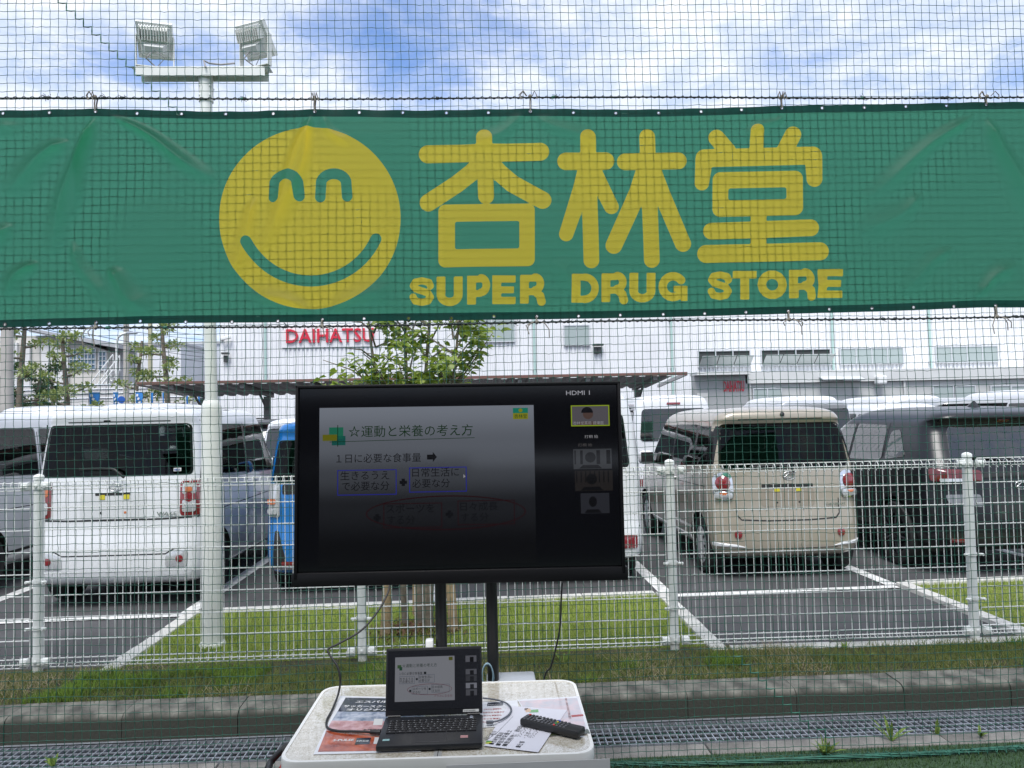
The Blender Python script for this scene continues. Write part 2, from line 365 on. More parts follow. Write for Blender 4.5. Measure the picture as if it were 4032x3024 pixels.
k = (y < 5.06) | (nrg.uniform(0, 1, len(x)) < .3); x, y = x[k], y[k]
blades('grass', np.stack([x, y, bank_z(x, y)-.004], 1), .045, .005, 1.3, G2, 'rough half-dry grass on the bank above the kerb', 'grass')
x = nrg.uniform(-4.6, 5.2, 26000); y = nrg.uniform(4.40, 5.10, 26000); k = vnoise(x, y, 2.1, 15)*.9+nrg.uniform(0, .35, len(x)) > .82; x, y = x[k], y[k]
blades('straw', np.stack([x, y, bank_z(x, y)], 1), .055, .0045, 2.4, blade_mat('dry_straw', (.36, .30, .19), (.26, .20, .12), (.42, .37, .26), 8.), 'dry straw lying among the grass of the bank', 'straw')
x = nrg.uniform(-4.6, 5.2, 40000); y = nrg.uniform(4.40, 5.05, 40000); k = vnoise(x, y, 3.4, 17) > .66; x, y = x[k], y[k]
blades('grass', np.stack([x, y, bank_z(x, y)], 1), .06, .008, 1.0, blade_mat('fresh_grass', (.10, .20, .03), (.14, .24, .04), (.19, .27, .06), 9.), 'fresh green grass tufts on the bank above the kerb', 'grass')
x = nrg.uniform(-3.4, 4.4, 60000); y = nrg.uniform(2.9, 3.75, 60000)
G3 = blade_mat('turf_fibre', (.04, .085, .035), (.05, .11, .04), (.08, .13, .05), 9.)
blades('grass', np.stack([x, y, np.zeros(len(x))], 1), .022, .0035, .7, G3, 'green artificial turf pile at the foot of the net', 'grass')
def weed(u, v, z, h, n, mat, lb, wide=.018):
    p = atZ(u, v, z); m = MB(); rr = random.Random(int(u*7+v))
    for i in range(n):
        a = rr.uniform(0, 6.28); L = h*rr.uniform(.35, 1.15); ln = rr.uniform(.2, 1.5); w = wide*rr.uniform(.7, 1.3); d = Vector((math.cos(a), math.sin(a), 0)); s = Vector((-d.y, d.x, 0))
        pts = [d*(ln*L*t*.8)+Vector((0, 0, L*(t-.35*ln*t*t))) for t in (0, .35, .7, 1)]; ws = [.3*w, w, .8*w, 0.02*w]
        vs_ = []
        for q, ww in zip(pts, ws): vs_ += [q-s*ww, q+s*ww]
        m.add(vs_, [(0, 1, 3, 2), (2, 3, 5, 4), (4, 5, 7, 6)])
    o = m.build('weed', mat, None, 60, p); tag(o, lb, 'weed', 'weeds on the bank and along the drain'); return o
WEED = blade_mat('weed_leaf', (.13, .22, .05), (.18, .28, .06), (.26, .33, .10), 20.)
for u, v, z, h, n, lb in [(320, 2700, .08, .17, 16, 'bright green leafy weed on the bank right of the leftmost fence post'), (745, 2670, .08, .11, 12, 'weed sprouting on the bank in front of the white lamp pole'), (860, 2680, .08, .09, 8, 'small weed on the bank just right of the lamp pole foot'),
        (3330, 2560, .08, .16, 8, 'tall single-bladed weed on the bank in front of the bare asphalt bay'), (3205, 2580, .08, .10, 7, 'small weed left of the tall one on the bank at right'), (3395, 2600, .08, .13, 9, 'feathery weed on the bank right of the tall bladed one'),
        (3690, 2895, -.0, .13, 10, 'leafy weed standing on the drain lip at far right'), (3510, 2920, 0, .16, 9, 'upright thin weed growing through the drain grating'), (3860, 2900, 0, .08, 7, 'small weed at the right end of the drain lip'),
        (3250, 2975, .0, .13, 26, 'bushy weed clump at the foot of the net on the right'), (210, 3020, 0, .08, 9, 'weed in the drain grating at bottom left'), (2225, 2630, .08, .2, 14, 'wispy dark weed on the bank right of the screen posts'), (560, 2690, .08, .06, 6, 'tiny weed on the bank left of the lamp pole'), (3900, 2640, .1, .07, 8, 'low weed on the bank beneath the right fence post')]:
    weed(u, v, z, h*.8, n, WEED, lb, .0075)
# ------------------------------------------------------------------ net
NY = 3.655
def net_y(x, z):                       # the net hangs in a nearly flat sheet
    k = np.clip((1.9-z)/1.2, 0, 1)     # slacker below the banner
    return NY + (.030*k+.001)*(vnoise(x, z, 1.3, 11)-.5) + .012*k*(vnoise(x, z, 4, 12)-.5)
NETM = pm('net_cord', (.018, .105, .072), .6, var=.35, vscale=30)
PIT = .0392
xs = np.arange(-3.6, 4.15, PIT); zs = np.arange(.03, 4.3, PIT*.985)
GX, GZ = np.meshgrid(xs, zs)
sag = .010*np.sin(GX*2.1)*np.clip(1-np.abs(GZ-.9)/1.2, 0, 1)
PX = GX + .008*(vnoise(GX, GZ, 1.7, 21)-.5) + nrg.normal(0, .0007, GX.shape) + .010*(vnoise(GX*.3, GZ, 2.4, 22)-.5)
PZ = GZ + .012*(vnoise(GX, GZ, 1.5, 23)-.5) + nrg.normal(0, .0007, GX.shape) + sag
PY = net_y(PX, PZ) + nrg.normal(0, .0004, GX.shape)
KN = np.stack([PX, PY, PZ], 2)
def strands(A, B, C0, C1, r, horiz):   # 3-sided prisms with a slightly bowed middle
    n = len(A); M = (A+B)/2; bow = nrg.normal(0, .0009, (n, 3))
    if horiz: bow[:, 2] -= .0009
    M = M+bow; rings = []
    for P in (A, M, B):
        for k in range(3):
            a = 2*np.pi*k/3+.5
            off = np.array([0, math.cos(a), math.sin(a)])*r if horiz else np.array([math.cos(a), math.sin(a), 0])*r
            rings.append(P+off)
    V = np.stack(rings, 1).reshape(-1, 3); base = np.arange(n)[:, None]*9; F = []
    for s in (0, 3):
        for k in range(3): F.append(np.concatenate([base+s+k, base+s+(k+1) % 3, base+s+3+(k+1) % 3, base+s+3+k], 1))
    return V, np.concatenate(F)
hA, hB = KN[:, :-1].reshape(-1, 3), KN[:, 1:].reshape(-1, 3); vA, vB = KN[:-1].reshape(-1, 3), KN[1:].reshape(-1, 3)
V1, F1 = strands(hA, hB, 0, 0, .00155, True); V2, F2 = strands(vA, vB, 0, 0, .00155, False)
net = empty('safety_net', (0, NY, 0), 0, 'large dark green knotted square-mesh safety net hung across the whole view', 'net')
def under(o, root):                    # keep world placement when parenting to an Empty
    o.parent = root; o.matrix_parent_inverse = Matrix.Translation(-Vector(root.location)); return o
o = under(link('mesh_cords', np_mesh('mesh_cords', np.concatenate([V1, V2]), np.concatenate([F1, F2+len(V1)])), NETM), net); o['kind'] = 'stuff'
# knots
kn = KN.reshape(-1, 3); oc = np.array([(1, 0, 0), (-1, 0, 0), (0, 1, 0), (0, -1, 0), (0, 0, 1), (0, 0, -1)])*.0029
V = (kn[:, None]+oc[None]).reshape(-1, 3); f8 = np.array([(0, 2, 4), (2, 1, 4), (1, 3, 4), (3, 0, 4), (2, 0, 5), (1, 2, 5), (3, 1, 5), (0, 3, 5)])
Fk = (np.arange(len(kn))[:, None, None]*6+f8[None]).reshape(-1, 3)
o = under(link('knots', np_mesh('knots', V, Fk, 3), NETM), net); o['kind'] = 'stuff'
ROPEM = pm('black_green_rope', (.012, .022, .02), .7, var=.4, vscale=60)
def lashed_rope(za, zb, r, rl, y=NY, mat=ROPEM):
    xs_ = np.linspace(-3.6, 4.1, 160); zf = lambda x: za+(zb-za)*(x+2.2)/4.9+.004*math.sin(x*2.3)
    m = MB(); m.tube([(x, y-.001, zf(x)) for x in xs_], r, 7); under(m.build('rope', mat, None, 50), net)
    m = MB(); n = int(7.7/PIT*7); pts = []
    for i in range(n):
        t = i/7.*2*math.pi; x = -3.6+7.7*i/n; pts.append((x, y+(r+rl*.7)*math.sin(t), zf(x)+(r+rl*.7)*math.cos(t)*(1.0+.5*(math.cos(t) > .5))))
    m.tube(pts, rl, 4, caps=False); under(m.build('lashing', mat, None), net)
    for i in range(16):
        x = rnd.uniform(-2.6, 3.2); m = MB(); m.lathe([(0, -.012), (.007, -.007), (.008, 0), (.006, .008), (0, .011)], (x, y-.004, zf(x)), 'X', 7)
        for q in range(3): a = rnd.uniform(0, 6.28); m.tube([(x, y-.005, zf(x)), (x+.012*math.cos(a), y-.008, zf(x)+.012*math.sin(a)), (x+.022*math.cos(a+.4), y-.01, zf(x)+.02*math.sin(a+.4))], .0012, 4)
        under(m.build('knot', ROPEM if rnd.random() < .8 else NETM, None, 60), net)
    return zf
zt = lashed_rope(atY(0, 390, NY).z, atY(4032, 383, NY).z, .0038, .0019)
zb_ = lashed_rope(atY(0, 1299, NY).z, atY(4032, 1246, NY).z, .0042, .0021)
# hem of the net lying on the turf
m = MB(); pts = [(x, NY-.02+.02*math.sin(x*3.1), .022+.006*math.sin(x*5)) for x in np.linspace(-3.6, 4.1, 90)]
for k in range(4): m.tube([(p[0], p[1]+.007*math.cos(k*1.6+p[0]*9), p[2]+.007*math.sin(k*1.6+p[0]*9)) for p in pts], .004, 5)
under(m.build('bottom_rope', NETM, None, 60), net)
m = MB(); m.tube([(p[0], p[1]-.004+.016*math.cos(i*1.5), p[2]+.016*math.sin(i*1.5)) for i, p in enumerate([(x, NY-.02, .022) for x in np.linspace(-3.6, 4.1, 700)])], .002, 4); under(m.build('lashing', NETM, None), net)
# stepped repair seams, following the knots
def stair(u0, v0, n, dirs, r=.0034):
    p = atY(u0, v0, NY); i = int((p.x+3.6)/PIT); j = int((p.z-.03)/(PIT*.985)); pts = [KN[j, i]]
    for k in range(n):
        if k % 2 == 0: i += 1
        else: j -= 1
        if 0 <= j < KN.shape[0] and 0 <= i < KN.shape[1]: pts.append(KN[j, i])
    m = MB(); d = []
    for a, b in zip(pts, pts[1:]):
        d += [a, a*.5+b*.5+np.array([0, 0, -.002])]
    d.append(pts[-1]); m.tube([(q[0], q[1]-.002, q[2]) for q in d], r, 5); under(m.build('repair_seam', NETM, None, 60), net)
stair(205, -30, 31, 0); stair(2910, 2575, 18, 0); stair(3240, 2860, 4, 0)

# ------------------------------------------------------------------ banner
BY = NY-.0024
bx0, bx1 = atY(-1100, 800, BY).x, atY(5300, 800, BY).x
TOPX = [(-1100, 452), (-420, 441), (0, 437), (210, 432), (375, 427), (560, 433), (900, 442), (1240, 430), (1600, 437), (2080, 428), (2500, 433), (2900, 424), (3080, 416), (3500, 411), (3880, 402), (4032, 403), (4500, 398), (5300, 386)]
BOTX = [(-1100, 1330), (-420, 1308), (0, 1290), (380, 1280), (700, 1272), (1272, 1268), (1700, 1262), (2110, 1258), (2600, 1250), (3100, 1236), (3500, 1226), (3920, 1208), (4032, 1214), (4500, 1206), (5300, 1190)]
tz = [(atY(u, v, BY).x, atY(u, v, BY).z) for u, v in TOPX]; bz = [(atY(u, v, BY).x, atY(u, v, BY).z) for u, v in BOTX]
NX, NZ = 1100, 170
gx = np.linspace(bx0, bx1, NX); gt = np.linspace(0, 1, NZ)
def smooth_interp(x, pts):
    a = np.array(pts); xx = np.linspace(a[0, 0]-.1, a[-1, 0]+.1, 600); y = np.interp(xx, a[:, 0], a[:, 1]); k = np.ones(25)/25; y = np.convolve(np.pad(y, 12, mode='edge'), k, 'valid'); return np.interp(x, xx, y)
ZT, ZB = smooth_interp(gx, tz), smooth_interp(gx, bz)
BX = np.repeat(gx[None], NZ, 0); BZ = ZB[None]*(1-gt[:, None])+ZT[None]*gt[:, None]
HZ = BZ-ZB[None]; TZd = ZT[None]-BZ                    # distance to lower / upper edge
ties_top = [(375, 400), (1240, 402), (2085, 400), (3080, 392), (3882, 392)]; ties_bot = [(381, 1290), (1272, 1276), (2112, 1262), (3106, 1246), (3922, 1225)]
fold = np.zeros_like(BX)
def crease(u0, v0, u1, v1, w, amp, sharp=1.0, taper=True):
    global fold
    a, b = atY(u0*K, v0*K, BY), atY(u1*K, v1*K, BY); d = np.array([b.x-a.x, b.z-a.z]); L = math.hypot(*d); d /= L
    s = (BX-a.x)*d[0]+(BZ-a.z)*d[1]; q = -(BX-a.x)*d[1]+(BZ-a.z)*d[0]; t = np.clip(s/L, 0, 1)
    q = q + .012*np.sin(t*7+u0)
    e = np.clip(s/L*6, 0, 1)*np.clip((1-s/L)*3, 0, 1) if taper else 1
    wd = w*(.45+.9*t)
    fold = fold + amp*np.exp(-np.abs(q/wd)**(1.4))*e
for c in [(235, 245, 480, 395, .030, .030), (205, 245, 100, 565, .04, .030), (200, 250, 150, 480, .025, .018), (150, 300, 0, 420, .05, .028), (680, 245, 610, 480, .035, .022), (672, 250, 560, 560, .04, .02), (690, 250, 760, 330, .03, .012),
          (80, 560, 0, 640, .04, .025), (230, 580, 330, 690, .05, .03), (150, 520, 240, 680, .04, .018), (-80, 300, 60, 260, .04, .02), (30, 480, -150, 620, .06, .03),
          (2110, 240, 1850, 440, .045, .022), (2130, 250, 2230, 480, .05, .028), (1700, 245, 1600, 300, .03, .012), (2000, 420, 1850, 520, .06, .015), (2060, 530, 1930, 640, .05, .014), (2100, 640, 2200, 560, .04, .02), (1145, 245, 1000, 330, .05, .012), (1150, 245, 1320, 330, .05, .012),
          (1290, 645, 1180, 560, .06, .010), (700, 680, 860, 600, .06, .014), (690, 680, 520, 620, .05, .014), (1700, 660, 1850, 560, .06, .012), (560, 420, 480, 640, .05, .016)]:
    crease(*c[:5], c[5]*1.45)
fold = np.maximum(fold-.004, 0)+.030*np.maximum(vnoise(BX, BZ, 2.0, 31)-.55, 0)+.010*np.maximum(vnoise(BX, BZ, 5, 32)-.5, 0)+.004*np.clip(1-TZd/.05, 0, 1)
# ease the cloth back to the net along the hems, with a slight wave between grommets
fold *= (.35+.65*np.clip(TZd/.12, 0, 1))*(.45+.55*np.clip(HZ/.10, 0, 1)); fold += .004*np.sin(BX*31)*np.clip(1-np.minimum(TZd, HZ)/.05, 0, 1)
BYY = BY-np.clip(fold, 0, None)
PTS = np.stack([BX.ravel(), BYY.ravel(), BZ.ravel()], 1)
qu, qv = project(np.stack([BX.ravel(), np.full(BX.size, BY), BZ.ravel()], 1))
# printed design as signed distances in the photo's own grid
def seg(x0, y0, x1, y1, r0, r1=None):
    r1 = r0 if r1 is None else r1; dx, dy = x1-x0, y1-y0; t = np.clip(((qu-x0)*dx+(qv-y0)*dy)/(dx*dx+dy*dy+1e-9), 0, 1)
    return np.hypot(qu-x0-t*dx, qv-y0-t*dy)-(r0+(r1-r0)*t)
def poly(pts, r):
    d = np.full(qu.shape, 1e3)
    rr = r if isinstance(r, (list, tuple)) else [r]*len(pts)
    for i in range(len(pts)-1): d = np.minimum(d, seg(*pts[i], *pts[i+1], rr[i], rr[i+1]))
    return d
def rbox(x0, y0, x1, y1, rad, tilt=0., cx=None):
    cx = (x0+x1)/2; cy = (y0+y1)/2; vv = qv-(tilt*(qu-cx)); ax = np.abs(qu-cx)-(x1-x0)/2+rad; ay = np.abs(vv-cy)-(y1-y0)/2+rad
    return np.hypot(np.maximum(ax, 0), np.maximum(ay, 0))+np.minimum(np.maximum(ax, ay), 0)-rad
def arcp(cx, cy, rx, ry, a0, a1, n=14): return [(cx+rx*math.cos(R_(a0+(a1-a0)*i/n)), cy+ry*math.sin(R_(a0+(a1-a0)*i/n))) for i in range(n+1)]
mn = np.minimum
face = np.hypot(qu-669.5, qv-472)-196
eyes = mn(poly([(592, 427)]+arcp(619, 401, 26.5, 22, 195, 345, 10)+[(647, 424)], 11.5), poly([(692, 426)]+arcp(721, 398, 28, 22, 195, 345, 10)+[(750, 424)], 11.5))
mouth = poly(arcp(671, 452, 155, 155, 153, 24.5, 26), 12)
face = np.maximum(face, -mn(eyes, mouth))
T = -.013
an = mn(mn(poly([(924, 333.5), (1167, 328)], 19.3), poly([(1045.5, 297), (1050, 424)], 17.2)), mn(poly([(1040, 352), (1018, 374), (987, 398), (925.5, 438)], 19), poly([(1058, 352), (1080, 374), (1107, 397), (1172, 433)], 19)))
an = mn(an, np.maximum(rbox(947, 441, 1155, 577, 15, T), -rbox(983, 479, 1121.5, 538.5, 4, T)))
rin = mn(mn(poly([(1222.5, 349), (1308, 348)], 19), poly([(1269.7, 297), (1277, 563)], 17)), mn(poly([(1268, 362), (1255, 410), (1222.5, 507)], [19, 18, 15.5]), poly([(1278, 360), (1320.5, 447)], [17, 16])))
rin = mn(rin, mn(mn(poly([(1351, 349.5), (1465, 347.5)], 18.3), poly([(1398, 296), (1407.5, 562)], 17)), mn(poly([(1396, 362), (1378, 415), (1325.5, 531)], [20, 19, 18]), poly([(1408, 362), (1430, 420), (1475, 527)], [18, 18, 17.5]))))
dou = mn(mn(poly([(1548, 298), (1572, 326)], 17.8), poly([(1635.5, 283.5), (1634, 325)], 15)), poly([(1713, 291), (1695, 326)], 17.8))
dou = mn(dou, mn(mn(poly([(1522, 342), (1756, 336)], 19.5), poly([(1521, 345), (1516, 396)], [19, 15.5])), poly([(1757, 338), (1759, 387)], [19, 17])))
dou = mn(dou, np.maximum(rbox(1539, 370.5, 1734, 467, 17, -.02), -rbox(1573, 406, 1698.5, 431.5, 5, -.02)))
dou = mn(dou, mn(rbox(1621.5, 455, 1655.5, 545, 1), mn(poly([(1537, 499.5), (1750.5, 492.5)], 18.2), poly([(1525, 549), (1771, 543)], 19.5))))
design = mn(mn(face, an), mn(rin, dou))
def letters(word_boxes):
    d = np.full(qu.shape, 1e3)
    for ch, x0, x1 in word_boxes:
        x0 = 822.9+x0/2.122; x1 = 822.9+x1/2.122; xm = (x0+x1)/2; top = 493.7+222/2.122-.0195*(xm-940); h = 62.; w = x1-x0; b = top+h; s = 9.0; q = 7.0
        L = lambda a, b_: (x0+a*w, top+b_*h)
        ln = lambda *p, r=s: poly([L(*k) for k in p], r)
        bx = lambda a0, b0, a1, b1: rbox(x0+a0*w, top+b0*h, x0+a1*w, top+b1*h, .3)
        st = 19.2/w; hz = 14.6/h
        ar = lambda cx, cy, rx, ry, a0, a1, r: poly(arcp(x0+cx*w, top+cy*h, rx*w, ry*h, a0, a1), r)
        iw = s/w
        if ch == 'S': g = poly([(x0+a*w, top+c*h) for a, c in ((.84, .30), (.78, .18), (.5, .125), (.24, .17), (.16, .30), (.27, .41), (.5, .475), (.74, .55), (.84, .69), (.74, .83), (.5, .875), (.24, .83), (.15, .69))], 7.7)
        elif ch == 'U': g = mn(mn(bx(0, 0, st, .65), bx(1-st, 0, 1, .65)), np.maximum(ar(.5, .62, .5-iw, .38-iw*w/h*.8, 0, 180, s), -1e3))
        elif ch == 'P': g = mn(mn(bx(0, 0, st, 1), bx(0, 0, .6, hz)), mn(bx(0, .5, .6, .5+hz), ar(.6, .325, .4-iw, .25, -90, 90, 8.2)))
        elif ch == 'E': g = mn(mn(bx(0, 0, st, 1), bx(0, 0, 1, hz+.02)), mn(bx(0, .385, .93, .385+hz), bx(0, 1-hz-.02, 1, 1)))
        elif ch == 'R': g = mn(mn(mn(bx(0, 0, st, 1), bx(0, 0, .6, hz)), mn(bx(0, .47, .6, .47+hz), ar(.6, .305, .38-iw, .225, -90, 90, 8.2))), mn(poly([L(.62, .6), L(.8, .72), L(.86, .93)], [8, 9, 9.2]), bx(.70, .86, 1.0, 1)))
        elif ch == 'D': g = mn(mn(bx(0, 0, st, 1), bx(0, 0, .5, hz)), mn(bx(0, 1-hz, .5, 1), ar(.48, .5, .52-iw, .5-hz/2, -90, 90, s*.9)))
        elif ch == 'G': g = mn(ar(.5, .5, .5-iw, .5-8.4/h, -38, -330, 9.0), mn(bx(.52, .47, 1, .47+hz*.9), bx(1-st*.75, .47, 1, 1)))
        elif ch == 'T': g = mn(bx(0, 0, 1, hz+.03), bx(.5-st/2, 0, .5+st/2, 1))
        elif ch == 'O': g = ar(.5, .5, .5-iw, .5-8.8/h, 0, 360, 9.2)
        d = mn(d, g)
    return d
lat = letters([('S', 130, 245), ('U', 255, 375), ('P', 395, 502), ('E', 510, 617), ('R', 637, 752), ('D', 873, 1000), ('R', 1010, 1130), ('U', 1138, 1258), ('G', 1272, 1405), ('S', 1497, 1610), ('T', 1612, 1722), ('O', 1726, 1860), ('R', 1870, 1990), ('E', 2000, 2115)])
design = mn(design, lat)
# grommets along both hems
def along(pts, ulist):
    out = []
    for u, v in ulist: p = atY(u, v, BY); out.append((p.x, p.z))
    return out
gt_px = [(14, 448), (197, 445), (379, 441), (541, 448), (716, 450), (890, 451), (1077, 449), (1241, 442), (1416, 446), (1586, 446), (1758, 446), (1923, 445), (2088, 440), (2257, 445), (2424, 447), (2593, 446), (2760, 440), (2919, 433), (3077, 426), (3236, 426), (3402, 424), (3566, 420), (3726, 416), (3881, 412), (4040, 410)]
gb_px = [(22, 1278), (197, 1275), (381, 1271), (554, 1265), (733, 1268), (914, 1268), (1095, 1265), (1270, 1259), (1434, 1255), (1609, 1254), (1777, 1254), (1945, 1247), (2113, 1247), (2278, 1245), (2442, 1241), (2611, 1238), (2774, 1235), (2936, 1230), (3103, 1226), (3265, 1218), (3433, 1214), (3597, 1210), (3755, 1207), (3918, 1204)]
gro = along(None, gt_px)+along(None, gb_px)
hole_d = np.full(BX.size, 1.)
for x, z in gro: hole_d = np.minimum(hole_d, np.hypot(PTS[:, 0]-x, PTS[:, 2]-z)-.0062)
hem_d = np.minimum(TZd, HZ).ravel()-.036
ii, jj = np.meshgrid(np.arange(NX-1), np.arange(NZ-1)); a = (jj*NX+ii).ravel(); Fq = np.stack([a, a+1, a+NX+1, a+NX], 1)
# refine: drop the quads wholly inside the grommet holes
inside = (hole_d[Fq] < -.0008).all(1); Fq = Fq[~inside]
me = np_mesh('cloth', PTS, Fq, smooth=True)
for nm, arr in (('design', design), ('hole', hole_d*1000), ('hem', hem_d*1000)):
    at = me.attributes.new(nm, 'FLOAT', 'POINT'); at.data.foreach_set('value', arr.astype(np.float32))
bm_ = bpy.data.materials.new('banner_cloth'); bm_.use_nodes = True; t = bm_.node_tree; t.nodes.clear()
def att(n): q = nd(t, 'ShaderNodeAttribute'); q.attribute_name = n; return q.outputs['Fac']
def step(x, lo, hi): return math_(t, 'DIVIDE', math_(t, 'SUBTRACT', x, lo), hi-lo, clamp=True)
ink = step(att('design'), .5, -.5)
green, yellow = (.022, .085, .062), (.22, .17, .02)
colr = mixc(t, ink, green, yellow)
tcn = nd(t, 'ShaderNodeTexCoord'); wv = nd(t, 'ShaderNodeTexNoise', Scale=3., Detail=4); t.links.new(tcn.outputs['Object'], wv.inputs['Vector'])
colr = mixc(t, math_(t, 'MULTIPLY', wv.outputs[0], .22), colr, mixc(t, .5, colr, (.10, .12, .10)))
dif = nd(t, 'ShaderNodeBsdfDiffuse'); trl = nd(t, 'ShaderNodeBsdfTranslucent'); t.links.new(colr, dif.inputs[0])
t.links.new(mixc(t, step(att('hem'), 1., -1.), mixc(t, ink, (.105, .445, .270), (.99, .81, .085)), (.012, .085, .062)), trl.inputs[0])
ad = nd(t, 'ShaderNodeMixShader'); ad.inputs[0].default_value = .78; t.links.new(dif.outputs[0], ad.inputs[1]); t.links.new(trl.outputs[0], ad.inputs[2])
gls = nd(t, 'ShaderNodeBsdfGlossy', Roughness=.42); m1 = nd(t, 'ShaderNodeMixShader'); m1.inputs[0].default_value = .008; t.links.new(ad.outputs[0], m1.inputs[1]); t.links.new(gls.outputs[0], m1.inputs[2])
trn = nd(t, 'ShaderNodeBsdfTransparent'); m2 = nd(t, 'ShaderNodeMixShader'); t.links.new(step(att('hole'), .3, -.3), m2.inputs[0]); t.links.new(m1.outputs[0], m2.inputs[1]); t.links.new(trn.outputs[0], m2.inputs[2])
ou = nd(t, 'ShaderNodeOutputMaterial'); t.links.new(m2.outputs[0], ou.inputs[0])
ban = empty('banner', (0, BY, 2.6), 0, 'wide green cloth banner with a yellow smiling face and yellow lettering tied to the net', 'banner')
under(link('cloth', me, bm_), ban)
GROM = pm('grommet_metal', (.10, .11, .11), .35, metal=.8)
gmsh = MB(); gmsh.tube([(.0078*math.cos(k*math.pi/7), 0, .0078*math.sin(k*math.pi/7)) for k in range(14)], .0018, 5, closed=True); gme2 = gmsh.mesh('grommet', 60); gme2.materials.append(GROM)
def cloth_y(x, z):
    i = int(np.clip((x-gx[0])/(gx[1]-gx[0]), 0, NX-1)); t_ = (z-ZB[i])/(ZT[i]-ZB[i]); j = int(np.clip(t_*(NZ-1), 0, NZ-1)); return BYY[j, i]
for x, z in gro: under(link('grommet', gme2, None, None, (x, cloth_y(x, z)-.001, z)), ban)
CORD = pm('tie_cord', (.22, .20, .165), .9, var=.3, vscale=60)
def tie(u, v, up):
    p = atY(u, v, BY); x = p.x; zr = zt(x) if up else zb_(x); zg = min(gro, key=lambda g: abs(g[0]-x)+(5 if (g[1] > 2.6) != up else 0)); gx_, gz_ = zg
    m = MB(); s = 1 if up else -1; y = cloth_y(gx_, gz_)
    m.tube([(gx_, NY+.004, gz_), (gx_, NY-.0, (gz_+zr)/2), (gx_+.002, NY+.006, zr), (gx_, NY-.012, zr+.006*s), (gx_-.002, y-.008, (gz_+zr)/2), (gx_, y-.006, gz_)], .0035, 6)
    m.lathe([(0, -.012), (.008, -.006), (.010, 0), (.008, .006), (0, .012)], (gx_, NY-.014, zr), 'Z', 8)
    rr = random.Random(int(u))
    for k in range(3):
        a = rr.uniform(-1, 1); L = rr.uniform(.03, .09); q = (gx_+a*.02, NY-.02, zr)
        pts = [q, (q[0]+a*.02, q[1]-.01, q[2]+(.02 if up else -.01)), (q[0]+a*.04, q[1]-.012, q[2]+(.0 if up else -.5*L)), (q[0]+a*.035+.005, q[1]-.01, q[2]-(.02 if up else L))]
        m.tube(pts, .0026, 5)
    under(m.build('tie_cord', CORD, None, 60), ban)
for u, v in ties_top: tie(u, v, True)
for u, v in ties_bot: tie(u, v, False)

# ------------------------------------------------------------------ white wire fence
FY = 5.19; fz0, fz1 = LOT+.06, 1.30
fence = empty('wire_fence', (0, FY, LOT), 0, 'white double-loop wire mesh fence with round posts between bank and car park', 'fence')
posts_x = [-4.96, -2.89, -.80, 1.285, 3.36, 5.44]
def loops(m, x, z, s):                 # bent end of the upright wires: a ring pushed forward
    pts = [(x, FY-.012+.022*math.cos(a)-.022, z+s*(.030*math.sin(a)+.030)) for a in np.linspace(-.5*math.pi, 1.1*math.pi, 8)]
    m.tube(pts, .0027, 4, caps=False)
for i in range(len(posts_x)-1):
    xa, xb = posts_x[i]+.045, posts_x[i+1]-.045; n = int((xb-xa)/.05); dz = .004*(i-2)
    root = empty('wire_panel', (0, 0, 0), 0, None, None, None); root.parent = fence; root.matrix_parent_inverse = Matrix.Translation(-Vector(fence.location))
    m = MB()
    for k in range(n+1):
        x = xa+(xb-xa)*k/n; m.tube([(x, FY-.012, fz0+.05), (x, FY-.012, fz1-.05)], .0027, 5, caps=False); loops(m, x, fz1-.06, 1); loops(m, x, fz0+.06, -1)
    o = link('upright_wires', m.mesh('upright_wires', 60), STEELW, root); o['kind'] = 'stuff'
    m = MB(); zl = [fz0+.004, fz0+.030, fz0+.052, fz1-.052, fz1-.004]+list(np.linspace(fz0+.17, fz1-.17, 7))
    for z in zl[5:]: m.tube([(xa, FY-.016, z+dz), (xb, FY-.016, z+dz)], .0037, 6); 
    for z, y in ((fz0+.002, FY-.036), (fz0+.030, FY-.056), (fz0+.052, FY-.018), (fz1-.052, FY-.018), (fz1-.03, FY-.056), (fz1-.002, FY-.036)): m.tube([(xa, y, z+dz), (xb, y, z+dz)], .0035, 6)
    link('cross_wires', m.mesh('cross_wires', 60), STEELW, root)
pm_ = MB(); pm_.lathe([(.030, -.02), (.030, fz1+.02-LOT)], (0, 0, 0), 'Z', 20)
pc = MB(); pc.lathe([(.033, -.010), (.033, .010), (.028, .018), (.012, .025), (0, .028)], (0, 0, fz1+.02-LOT), 'Z', 20)
cl = MB()
for s in (-1, 1):
    cl.box((s*.050, -.03, 0), (.036, .022, .016), bev=.005); cl.lathe([(.007, -.014), (.007, .010)], (s*.052, -.04, 0), 'Y', 10, True)
cl.lathe([(.033, -.010), (.036, -.010), (.036, .010), (.033, .010)], (0, 0, 0), 'Z', 18)
cl2 = MB()
for s in (-1, 1):
    cl2.box((s*.066, -.034, 0), (.048, .040, .048), bev=.006); cl2.lathe([(0, -.010), (.011, -.008), (.011, .0)], (s*.066, -.054, 0), 'Y', 10)
cl2.lathe([(.033, -.022), (.037, -.022), (.037, .022), (.033, .022)], (0, 0, 0), 'Z', 18); cl2.lathe([(0, -.010), (.010, -.008), (.010, 0)], (0, -.036, 0), 'Y', 10)
pme, pce, cme, cme2 = pm_.mesh('post', 50), pc.mesh('post_cap', 50), cl.mesh('clamp', 40), cl2.mesh('bracket', 40)
for q in (pme, pce, cme, cme2): q.materials.append(STEELW)
for x in posts_x:
    p = link('post', pme, None, fence, (x, 0, 0)); link('post_cap', pce, None, p)
    for z in (.30, .60): link('clamp', cme, None, p, (0, 0, z))
    for z in (fz0-LOT+.03, fz1-LOT-.03): link('bracket', cme2, None, p, (0, 0, z))

